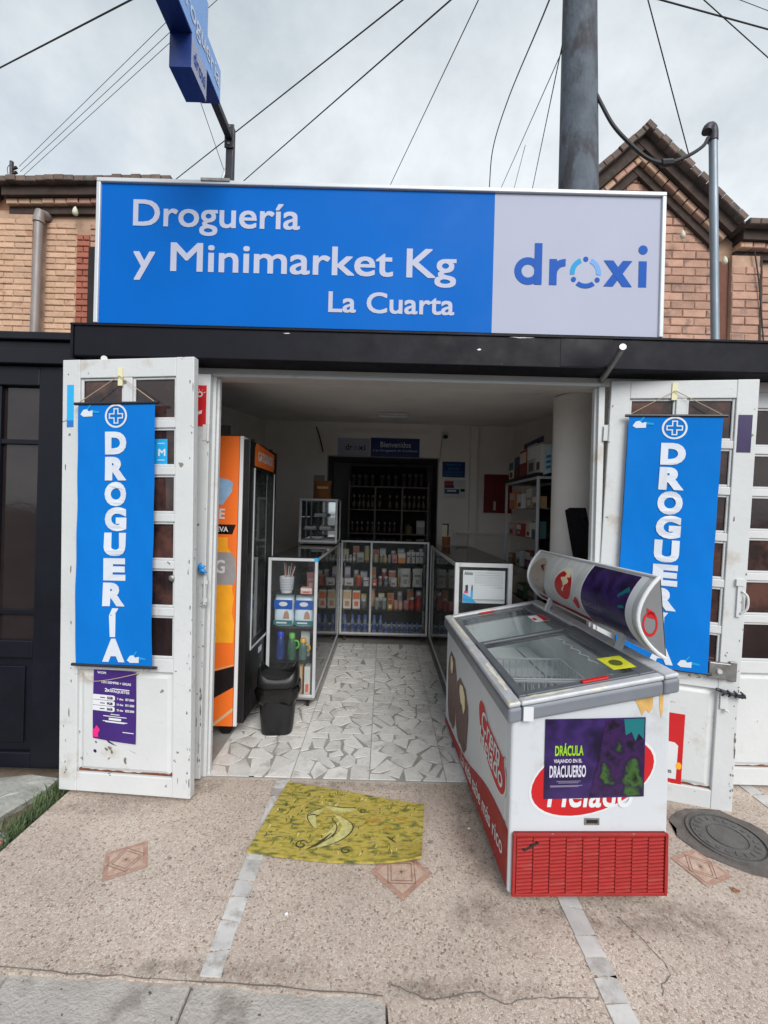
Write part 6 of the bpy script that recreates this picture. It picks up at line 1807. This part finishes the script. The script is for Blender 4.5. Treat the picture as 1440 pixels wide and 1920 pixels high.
x, y = row(770); goods('pink_pack', g_box(.055, .045, .10), [solid((196, 130, 124)), solid((206, 150, 140)), solid((150, 60, 60))], x, y, BZ[3], 'dull pink carton on the top shelf', 'box', rz=0)
x, y = row(845); goods('banded_carton', g_box(.085, .05, .12), [solid((226, 150, 70)), WHT, solid((230, 140, 60))], x, y, BZ[3], 'white and orange banded carton on the top shelf', 'box', rz=0)
for i, c in enumerate((915, 965, 1010, 1052)):
    x, y = row(c); goods('round_logo_pack', g_pouch(.05, .045, .13), [solid((190, 188, 188)), solid((70, 66, 70)), solid((196, 170, 170))], x, y, BZ[3], ORD[i] + ' upright pale packet after the banded carton, top shelf', 'packet', 'upright pale packets')
# second depth of cartons and jars behind the front row
cl2 = (('white', (214, 212, 208)), ('sky blue', (120, 166, 200)), ('rose', (206, 150, 150)), ('yellow', (214, 186, 90)), ('mint', (150, 190, 170)), ('lavender', (170, 160, 196)), ('peach', (222, 172, 132)), ('brick red', (170, 70, 60)), ('silver', (176, 178, 182)), ('lemon', (222, 212, 140)))
for r_, (zz2, nm3, hmax) in enumerate(((BZ[3], 'top', .19), (BZ[2], 'middle', .235), (BZ[1], 'lower', .235))):
    for i in range(10):
        c_ = 185 + 94 * i + random.uniform(-14, 14)
        cn_, cv_ = cl2[(i * 3 + r_ * 2) % 10]
        x = at(600 + c_ * .18056, 1080, BY + .24).x * 1.0
        mbx = g_box(random.uniform(.055, .085), .06, random.uniform(.6, .98) * hmax) if (i + r_) % 3 else g_jar(random.uniform(.65, .95) * hmax, .032)
        mats_ = [solid(cv_), WHT if i % 2 else solid((196, 120, 80)), solid((150, 130, 130))] if (i + r_) % 3 else [solid(cv_), WHT]
        goods('back_row_pack', mbx, mats_, x, BY + .25, zz2, cn_ + ' pack behind the front row on the ' + nm3 + ' shelf, back counter', 'box' if (i + r_) % 3 else 'jar', rz=0)
# --- end of the counter beside the bin
FY = 3.30
ex = lambda px: at(px, 1180, FY + .11).x
LZ = (ZB + .002,) + SH
for i, px in enumerate((533, 571)):
    o = goods('diaper_pack', g_bag(.155, .13, .245), [mat('diaper_bag_white', srgb(206, 222, 232), .35, var=.08, vscale=14)], ex(px), FY + .12, LZ[2], ('diaper pack beside the cooler', 'diaper pack beside the aluminium upright')[i] + ', third shelf of the counter end', 'diaper pack', 'white and blue diaper packs', rz=0)
    fb = lambda d: (lambda x, z: (x, -.0655 * (1 if .02 < z < .19 else (.9 if z > .02 else .85)) - d, z))
    t = MB(); t.grid(lambda u, v: (-.072 + .144 * u, -.0675, .135 + .072 * v), 1, 1); t.build('blue_top', M_LETB, o)
    t = MB(); t.grid(lambda u, v: (-.074 + .148 * u, -.0672, .012 + .035 * v), 1, 1); t.build('teal_foot', mat('teal_print', srgb(24, 110, 116), .4), o)
    t = MB(); flat(t, lambda x, z: (x, -.069, z), circle_pts(0, .175, .034, .018, 16)); t.build('brand_oval', M_PAPER, o)
    t = MB(); flat(t, lambda x, z: (x, -.0675, z), [(.0, .06), (.05, .06), (.045, .10), (.03, .125), (.01, .11)]); t.build('photo_print', solid((176, 130, 110)), o)
    t = MB(); flat(t, lambda x, z: (x, -.069, z), [(-.05, .022), (.03, .022), (.03, .034), (-.05, .034)]); t.build('white_strip', M_PAPER, o)
# bottle trio
def handle_bottle(name, px, body, cap, hand, h, label):
    x = ex(px); o = goods(name, g_bottle(h, .034, 0, 0, .62, .7), [body, cap, body], x, FY + .09, LZ[1], label, 'baby bottle')
    if hand is not None:
        MB().tube(smoothpath([(.022, -.01, h * .72), (.05, -.015, h * .70), (.056, -.015, h * .52), (.036, -.01, h * .42)], 5), .0075, 8).build('handle', hand, o, smooth=True)
M_BB, M_GG, M_YY = mat('blue_baby_bottle', srgb(40, 60, 120), .2, var=.1), mat('green_plastic', srgb(90, 190, 60), .35), mat('yellow_plastic', srgb(226, 170, 60), .35)
handle_bottle('baby_bottle', 528, M_BB, mat('royal_blue_plastic', srgb(30, 60, 200), .35), None, .215, 'blue baby bottle with blue dome cap in the counter end')
handle_bottle('baby_bottle', 549, solid((60, 96, 76), .25), M_GG, M_GG, .205, 'green-capped baby bottle with a green handle in the counter end')
handle_bottle('baby_bottle', 570, solid((84, 110, 104), .25), M_YY, M_YY, .165, 'baby bottle with yellow collar and handle in the counter end')
goods('baby_cup_card', g_box(.07, .02, .20), [solid((206, 212, 216)), WHT, solid((150, 170, 190))], ex(571), FY + .17, LZ[1], 'white hanging card behind the yellow-handled baby bottle', 'card', rz=0)
goods('brown_carton', g_box(.075, .08, .225), [M_KRAFT, solid((214, 180, 140)), M_KRAFT], ex(563), FY + .08, LZ[0], 'plain tan carton at the foot of the counter end', 'box', rz=0)
goods('white_carton', g_box(.045, .08, .225), [solid((220, 220, 216)), WHT, OR], ex(581), FY + .08, LZ[0], 'narrow white and orange carton at the foot of the counter end', 'box', rz=0)
cu = empty('brush_cup', (ex(536), FY + .10, LZ[3]), 0, 'white woven cup holding brushes on the top shelf of the counter end', 'cup')
m = MB(); m.lathe([(.042, 0), (.046, .02), (.056, .125), (.053, .125), (.043, .02), (.04, .012)], n=24); m.build('cup', solid((206, 208, 214)), cu, auto=40)
for j in range(5):
    t = MB()
    for k in range(24):
        a = R(15 * k); zz0 = .02 + .02 * j; rr = .0475 + .0018 * j + .001
        a2 = R(15 * k + 7.5)
        t.tube([(rr * math.cos(a), rr * math.sin(a), zz0), (rr * math.cos(a2), rr * math.sin(a2), zz0 + .012), (rr * math.cos(R(15 * k + 15)), rr * math.sin(R(15 * k + 15)), zz0)], .0022, 4)
    t.build('weave_band', solid((150, 152, 160)), cu)
for k in range(6):
    a = R(20 + 28 * k); MB().tube([(.01 * math.cos(a), .01 * math.sin(a), .03), (.045 * math.cos(a) + .02, .03 * math.sin(a), .205 + .012 * (k % 3))], .0035, 6).build('brush', (solid((200, 190, 186)), solid((170, 90, 80)), CLR)[k % 3], cu)
goods('tube_cluster', g_box(.09, .06, .045), [solid((206, 160, 150)), solid((226, 210, 206)), solid((180, 90, 90))], ex(575), FY + .08, LZ[3], 'low pink and white striped carton beside the brush cup', 'box', rz=0)
goods('rose_packet', g_pouch(.08, .03, .15), [solid((150, 96, 100)), solid((170, 120, 120)), solid((190, 150, 150))], ex(578), FY + .19, LZ[3], 'dull rose packet leaning behind the striped carton', 'packet')
# goods seen through the aisle side of that counter
for i, (y, z, w_, h, cc, lb) in enumerate(((4.80, LZ[2], .09, .20, (170, 84, 60), 'terracotta carton on the third shelf, aisle side of the counter'), (4.55, LZ[2], .08, .15, (196, 150, 130), 'pale rose carton on the third shelf, aisle side'), (4.82, LZ[1], .09, .20, (206, 120, 80), 'orange carton on the second shelf, aisle side'), (4.5, LZ[1], .08, .16, (190, 190, 196), 'white carton on the second shelf, aisle side'), (4.75, LZ[3], .07, .10, (150, 120, 120), 'mauve carton on the top shelf, aisle side'), (4.2, LZ[2], .1, .17, (120, 130, 150), 'slate blue carton on the third shelf, aisle side'), (4.1, LZ[0], .1, .15, (90, 120, 120), 'teal carton on the bottom shelf, aisle side'))):
    goods('side_carton', g_box(w_, .07, h), [solid(cc), WHT, solid(cc)], LX1 - .09, y, z, lb + ' by the bin', 'box', rz=R(90))
# goods in the counter behind the freezer
for i, (y, z, kind, cc, lb) in enumerate(((4.92, LZ[2], 'p', (190, 190, 188), 'white pouch on the third shelf of the counter behind the freezer'), (4.72, LZ[2], 'p', (176, 176, 178), 'grey pouch next along the third shelf behind the freezer'), (4.5, LZ[2], 'p', (170, 168, 170), 'dull pouch further along the third shelf behind the freezer'), (4.92, LZ[1], 'b', (168, 40, 34), 'red bottle with white cap in the counter behind the freezer'), (4.7, LZ[1], 'b', (150, 120, 110), 'brown bottle in the counter behind the freezer'), (4.45, LZ[1], 'b', (120, 90, 80), 'dark bottle in the counter behind the freezer'), (4.9, LZ[3], 'b', (190, 190, 190), 'white bottle on the top shelf behind the freezer'), (4.75, LZ[3], 'b', (200, 196, 190), 'cream bottle on the top shelf behind the freezer'), (4.6, LZ[3], 'b', (180, 130, 100), 'tan bottle on the top shelf behind the freezer'))):
    if kind == 'p': goods('side_pouch', g_pouch(.13, .06, .20), [solid(cc), solid((120, 120, 120)), WHT], RX0 + .09, y, z, lb, 'pouch', rz=R(90) + PI)
    else: goods('side_bottle', g_bottle(.19 if z < .8 else .11, .03 if z < .8 else .02, 0, 0, .5, .75), [solid(cc), WHT, solid(cc)], RX0 + .08, y, z, lb, 'bottle')
# nail chart in the end of that counter
ch = empty('price_chart', (.78, 3.318, .0), 0, 'white nail polish chart behind the glass of the counter end', 'chart')
cq = lambda d: (lambda x, z: (x, 3.318 - d, z))
MB().box(.628, .955, 3.319, 3.322, .86, 1.115).build('sheet', M_PAPER, ch, w=True)
t = MB(); t.text('Admiss', cq(0), (.637, 1.078, .705, 1.105), 0, .02, .2); 
random.seed(4)
for j in range(7):
    for i in range(13):
        if j == 5 and i < 3 or j == 6 and i < 9: continue
        x = .725 + .0172 * i; z = 1.096 - .019 * j; s = random.uniform(.0028, .005)
        flat(t, cq(0), circle_pts(x, z, s, s, 6))
t.build('swatch_dots', M_DSTEEL, ch, w=True)
t = MB(); flat(t, cq(.0004), [(.630, .862), (.735, .862), (.70, .90), (.63, .935)]); flat(t, cq(.0004), [(.690, .90), (.708, .90), (.708, .96), (.690, .96)]); t.build('blue_print', M_SKYB, ch, w=True)
t = MB(); flat(t, cq(.0006), [(.648, .95), (.668, .95), (.668, 1.0), (.648, 1.0)]); flat(t, cq(.0006), [(.693, .96), (.706, .96), (.704, 1.0), (.696, 1.0)]); t.build('bottle_print', M_DARK, ch, w=True)
t = MB(); flat(t, cq(.0006), circle_pts(.655, .945, .018, .012, 12)); t.build('pink_print', M_PINK, ch, w=True)

# small case on the counter by the cooler
dc = showcase('display_case', 'small aluminium glass case standing on the counter by the cooler', -.905, -.495, 4.55, 4.90, 1.205, 1.675, (1.34, 1.48), 'flr', casters=False, cat='display case')
MB().box(-.902, -.893, 4.576, 4.874, 1.23, 1.65).build('blue_side', M_BLUED, dc, w=True)
MB().box(-.88, -.52, 4.884, 4.889, 1.23, 1.65).build('mirror_back', mat('mirror', (.8, .8, .8), .05, 1.0), dc, w=True)
random.seed(12)
for i, (x, z, c1, lb) in enumerate(((-.80, 1.34, (150, 150, 156), 'silver pack lying on the lower shelf of the small case'), (-.64, 1.34, (190, 190, 190), 'white pack on the lower shelf of the small case'), (-.70, 1.48, (206, 204, 200), 'white pack on the upper shelf of the small case'), (-.72, 1.232, (120, 120, 124), 'grey pack on the floor of the small case'))):
    goods('flat_pack', g_box(.12, .10, .035), [solid(c1), WHT, CLR], x, 4.70, z, lb, 'packet')
goods('paper_bag', g_pouch(.20, .10, .20), [M_BROWN, M_KRAFT, M_BROWN], -.68, 4.70, 1.676, 'brown paper pack on top of the small glass case', 'packet', rz=.1)
o = goods('leaning_card', g_box(.12, .01, .27), [solid((110, 106, 106)), solid((120, 116, 116)), CLR], -.74, 4.80, 1.676, 'grey card leaning behind the brown pack on the small case', 'card', rz=0)
# pen cup on the counter behind the freezer
pc = empty('card_cup', (at(836, 1025, 4.95).x, 4.95, 1.184), 0, 'brown cup with price cards on the counter behind the freezer', 'cup')
MB().lathe([(.045, 0), (.05, .10), (.046, .10), (.042, .01)], n=16).build('cup', M_BROWN, pc, auto=40)
MB().box(-.05, .01, -.005, .0, .05, .235).build('card', solid((206, 196, 176)), pc)
MB().prism([(.0, .01, .08), (.02, .01, .07), (.085, .01, .17), (.075, .01, .185)], (0, .004, 0)).build('card', solid((206, 196, 176)), pc)
MB().box(-.045, .03, .012, .03, .04, .25).build('phone', M_BLACK, pc)

# ------------------------------------------------------------------ alcove shelving with bottles
ay0, ay1 = 6.25, 6.60
al = empty('wall_shelving', (.05, 6.4, 0), 0, 'grey shelving of dark bottles in the alcove behind the back counter', 'shelving')
ax = lambda px: at(px, 950, ay0).x
zsh = [.25, .75, 1.235, 1.585, 1.925]
for px in (654, 703, 754, 803):
    MB().box(ax(px) - .012, ax(px) + .012, ay0, ay1, .05, 2.0 if px in (654, 803) else 1.925).build('upright', M_SHELF, al, w=True)
for z in zsh:
    MB().box(ax(654), ax(803), ay0 + .002, ay1, z - .016, z).build('shelf', M_SHELF, al, w=True)
MB().box(ax(654), ax(803), ay1, ay1 + .01, .05, 2.25).build('back_board', M_DARK, al, w=True)
DK = [solid((52, 44, 40), .2), solid((60, 56, 60), .2), solid((70, 50, 44), .2)]
for i, px in enumerate((663, 673, 681, 690, 698, 712, 731, 744, 759, 768, 777, 786, 795)):
    goods('syrup_bottle', g_bottle(.215, .028, 0, 0, .4, .5), [DK[i % 3], solid((150, 140, 130)), solid((96, 84, 80))], ax(px), ay0 + .08, zsh[3], ORD[i] + ' of the dark bottles along the middle alcove shelf, from the cooler side', 'bottle', 'dark bottles on the middle alcove shelf')
for i, px in enumerate((661, 670, 679, 690, 699, 711, 722, 732, 741)):
    goods('syrup_bottle', g_bottle(.165, .026, 0, 0, .5, .55), [DK[(i + 1) % 3], solid((170, 160, 150)), solid((90, 70, 66))], ax(px), ay0 + .08, zsh[2], ORD[i] + ' of the dark bottles along the lower alcove shelf, from the cooler side', 'bottle', 'dark bottles on the lower alcove shelf')
goods('label_tin', g_jar(.15, .055), [solid((120, 110, 70)), DK[0]], ax(768), ay0 + .1, zsh[2], 'olive tin on the lower alcove shelf', 'tin')
goods('white_card_box', g_box(.12, .06, .20), [solid((170, 170, 170)), WHT, CLR], ax(790), ay0 + .08, zsh[2], 'pale upright carton at the end of the lower alcove shelf', 'box', rz=0)
for i, px in enumerate((661, 672, 684, 697, 715, 728, 741, 757, 768, 779, 790)):
    goods('dark_jar', g_jar(.20 if i > 6 else .17, .038), [solid((46, 50, 46)) if i < 7 else solid((56, 40, 46)), solid((86, 84, 80))], ax(px), ay0 + .1, zsh[4], ORD[i] + ' of the dark jars on the top alcove shelf, from the cooler side', 'jar', 'dark jars on the top alcove shelf')

# shelving along the wall behind the cooler
ls = empty('wall_shelving', (-1.5, 4.4, 0), 0, 'grey wall shelving half hidden behind the drinks cooler', 'shelving')
for y in (3.62, 4.3, 5.0): MB().box(-1.675, -1.33, y, y + .03, .05, 2.25).build('upright', M_SHELF, ls, w=True)
for z in (.3, .75, 1.2, 1.62, 2.02): MB().box(-1.675, -1.335, 3.65, 5.0, z - .018, z).build('shelf', M_SHELF, ls, w=True)
random.seed(17)
names = ('dark maroon', 'charcoal', 'slate', 'dull green', 'brown', 'navy', 'smoky grey', 'black', 'umber', 'steel grey')
for i, (y, z) in enumerate(((4.05, 1.62), (4.5, 1.62), (4.75, 1.62), (4.1, 1.2), (4.6, 1.2), (4.85, 1.2), (4.15, 2.02), (4.45, 2.02), (4.7, 2.02), (4.88, 2.02))):
    cc = ((80, 40, 44), (60, 60, 64), (86, 92, 104), (70, 84, 70), (104, 76, 56), (40, 48, 80), (120, 118, 116), (34, 34, 36), (90, 66, 56), (130, 134, 138))[i]
    goods('stock_carton', g_box(.16, .10, random.uniform(.14, .24)), [solid(cc), solid(tuple(min(255, c + 40) for c in cc)), solid(cc)], -1.44, y, z, names[i] + ' carton on the wall shelving behind the cooler', 'box', rz=R(90))

# rack along the opposite wall beside the column
rk = showcase('glass_rack', 'tall dark-framed glass rack against the wall beside the white column', 1.33, 1.72, 3.72, 4.70, .095, 1.90, (.42, .75, 1.05, 1.35, 1.62), '', casters=False, cat='display rack', back='r')
MB().box(1.325, 1.725, 3.715, 4.705, 1.9005, 1.93).build('top_board', M_BLACK, rk, w=True)
MB().box(1.36, 1.40, 3.75, 3.79, .004, .083).box(1.36, 1.40, 4.6, 4.64, .004, .083).box(1.65, 1.69, 3.75, 3.79, .004, .083).box(1.65, 1.69, 4.6, 4.64, .004, .083).build('feet', M_BLACK, rk, w=True)
random.seed(19)
nm2 = ['orange', 'white', 'grey', 'tan', 'pink', 'red', 'cream', 'teal', 'brown', 'silver', 'maroon', 'blue', 'beige', 'green', 'slate']
cc2 = [(200, 120, 60), (214, 212, 208), (140, 140, 140), (186, 150, 110), (190, 130, 130), (150, 50, 44), (214, 204, 180), (70, 110, 110), (110, 76, 56), (170, 172, 176), (104, 44, 50), (60, 80, 130), (196, 180, 156), (84, 110, 80), (96, 104, 116)]
k = 0
for z, zn in ((1.62, 'top'), (1.35, 'second'), (1.05, 'third'), (.75, 'fourth')):
    for y in (4.55, 4.30, 4.02, 3.85) if zn != 'fourth' else (4.5, 4.2, 3.9):
        j = k % 15
        goods('rack_carton', g_box(random.uniform(.12, .19), .08, random.uniform(.09, .2)), [solid(cc2[j]), WHT if k % 2 else solid((200, 190, 180)), solid(cc2[(j + 4) % 15])], 1.40, y, z, nm2[j] + ' carton on the ' + zn + ' shelf of the glass rack by the column', 'box', rz=R(-90))
        k += 1
for i, (y, w_, h, j) in enumerate(((4.6, .16, .20, 6), (4.42, .15, .22, 10), (4.22, .2, .26, 5), (3.98, .22, .28, 9), (3.80, .14, .25, 1))):
    goods('stacked_carton', g_box(w_, .16, h), [solid(cc2[j]), WHT if i > 2 else solid(cc2[(j + 1) % 15]), solid((90, 80, 80))], 1.44, y, 1.931, ('cream', 'maroon', 'red', 'silver', 'white')[i] + ' carton standing on top of the glass rack by the column', 'box', rz=R(-90))
goods('dark_sign_strip', g_box(.50, .012, .05), [solid((40, 40, 66)), solid((50, 50, 80)), solid((40, 40, 66))], 1.40, 4.05, 2.215, 'long dark blue strip lying over the cartons on the glass rack', 'strip', rz=R(-90))
hg = empty('hanging_card', (at(1028, 860, 3.66).x, 3.66, 1.95), 0, 'pale blue hanging card at the corner of the glass rack', 'card')
p0, p1 = at(1019, 890, 3.66), at(1036, 832, 3.66)
MB().prism([(p0.x, 3.66, p0.z), (p1.x - .01, 3.66, p0.z + .02), (p1.x, 3.66, p1.z - .03), (p1.x - .02, 3.66, p1.z), (p0.x + .02, 3.66, p1.z - .02)], (0, .01, 0)).build('card', solid((176, 206, 220)), hg, w=True)
t = MB(); 
for k in range(3): flat(t, lambda x, z: (x, 3.659, z), [(p0.x + .02, p0.z + .05 + .045 * k), (p0.x + .06, p0.z + .06 + .045 * k), (p0.x + .06, p0.z + .085 + .045 * k), (p0.x + .02, p0.z + .075 + .045 * k)])
t.build('print', solid((60, 120, 170)), hg, w=True)
MB().box(p0.x + .03, p0.x + .036, 3.664, 3.72, p1.z - .08, p1.z - .074).build('clip', M_BLACK, hg, w=True)

# ------------------------------------------------------------------ signs on the back wall
fw = lambda d: (lambda x, z: (x, YB - .012 - d, z))
def wallrect(name, x0, y0, x1, y1, material, parent, d0=.0, Y=YB):
    a, b = at(x0, y1, Y), at(x1, y0, Y)
    c = at(x0, y0, Y); e = at(x1, y1, Y)
    return MB().box(a.x, b.x, Y - .010 - d0, Y - .001, (a.z + e.z) / 2, (b.z + c.z) / 2).build(name, material, parent, w=True), (a.x, (a.z + e.z) / 2, b.x, (b.z + c.z) / 2)
s1 = empty('wall_sign', (at(662, 838, YB).x, YB, 2.3), 0, 'white wordmark sign on the back wall over the alcove', 'sign')
_, bb = wallrect('panel', 633, 822, 694, 855, M_SIGNW, s1)
t = MB(); hx = bb[2] - bb[0]; hz = bb[3] - bb[1]
t.text('dr', fw(.001), (bb[0] + hx * .24, bb[1] + hz * .33, bb[0] + hx * .46, bb[1] + hz * .68), 0, .01); t.text('xi', fw(.001), (bb[0] + hx * .64, bb[1] + hz * .33, bb[0] + hx * .86, bb[1] + hz * .66), 0, .01); t.build('wordmark', M_DARK, s1, w=True)
t = MB(); ring(t, fw(.001), bb[0] + hx * .55, bb[1] + hz * .44, .018, .026, n=16); t.build('wordmark_ring', M_LETB, s1, w=True)
s2 = empty('wall_sign', (at(740, 838, YB).x, YB, 2.3), 0, 'dark blue welcome sign on the back wall over the alcove', 'sign')
_, bb = wallrect('panel', 694.5, 822, 787, 857, M_BLUED, s2)
hx = bb[2] - bb[0]; hz = bb[3] - bb[1]
t = MB(); t.text('Bienvenidos', fw(.001), (bb[0] + hx * .20, bb[1] + hz * .50, bb[0] + hx * .82, bb[1] + hz * .80), 0, .01); t.text('a su Droguería de Confianza', fw(.001), (bb[0] + hx * .05, bb[1] + hz * .24, bb[0] + hx * .96, bb[1] + hz * .40), 0, .005); t.build('lettering', M_LETW, s2, w=True)
s3 = empty('wall_sign', (at(850, 880, YB).x, YB, 2.0), 0, 'blue opening hours sign on the white wall beside the alcove', 'sign')
_, bb = wallrect('panel', 829, 866, 872, 895, M_BLUED, s3)
hx = bb[2] - bb[0]; hz = bb[3] - bb[1]
t = MB(); t.text('Horario de', fw(.001), (bb[0] + hx * .18, bb[1] + hz * .74, bb[0] + hx * .82, bb[1] + hz * .90), 0, .01); t.text('Atención', fw(.001), (bb[0] + hx * .25, bb[1] + hz * .50, bb[0] + hx * .75, bb[1] + hz * .64), 0, .01); t.text('Lunes a Sábado', fw(.001), (bb[0] + hx * .08, bb[1] + hz * .28, bb[0] + hx * .92, bb[1] + hz * .40), 0, .0); t.text('Domingos y Festivos', fw(.001), (bb[0] + hx * .06, bb[1] + hz * .08, bb[0] + hx * .95, bb[1] + hz * .20), 0, .0); t.build('lettering', M_CYAN, s3, w=True)
s4 = empty('notice', (at(851, 915, YB).x, YB, 1.8), 0, 'small white notice with a red and blue badge under the hours sign', 'notice')
wallrect('sheet', 831, 900, 873, 934, M_PAPER, s4)
wallrect('badge', 833, 902, 850, 909, M_RED, s4, .001); wallrect('badge', 833, 909.3, 851, 915, M_BLUED, s4, .001); wallrect('label_block', 833, 917, 861, 926, M_BLUED, s4, .001); wallrect('code_block', 863, 917, 871, 922, M_DARK, s4, .001); wallrect('small_print', 838, 918.5, 855, 922, M_PAPER, s4, .002)
s5 = empty('wall_poster', (at(925, 926, YB).x, YB, 1.8), 0, 'dark red poster panel on the far wall beside the glass rack', 'poster')
wallrect('panel', 906, 890, 960, 962, mat('dark_red_panel', srgb(120, 24, 26), .5, var=.1), s5, .01)
_, bb = wallrect('figure_print', 924, 940, 929, 957, solid((196, 190, 186)), s5, .012)
sc_ = empty('security_camera', (at(835, 818, YB).x, YB, 2.55), 0, 'small dark security camera high on the back wall', 'camera')
p = at(835, 818, YB - .10); q = at(835, 812, YB)
MB().tube([(p.x, p.y + .04, p.z), (p.x, p.y - .05, p.z - .015)], .03, 12).build('housing', M_BLACK, sc_, w=True)
MB().tube([(p.x, YB - .001, p.z + .02), (p.x, p.y + .03, p.z)], .012, 8).build('bracket', M_PAPER, sc_, w=True)
MB().box(p.x - .05, p.x + .05, YB - .03, YB - .001, p.z - .01, p.z + .07).build('junction_box', M_PAPER, sc_, w=True)
t = MB().tube([(p.x - .03, YB - .005, p.z - .01), (p.x - .06, YB - .005, p.z - .35)], .004, 5).build('camera_lead', M_SHELF); t.parent = sc_; t.location = -wloc(sc_)
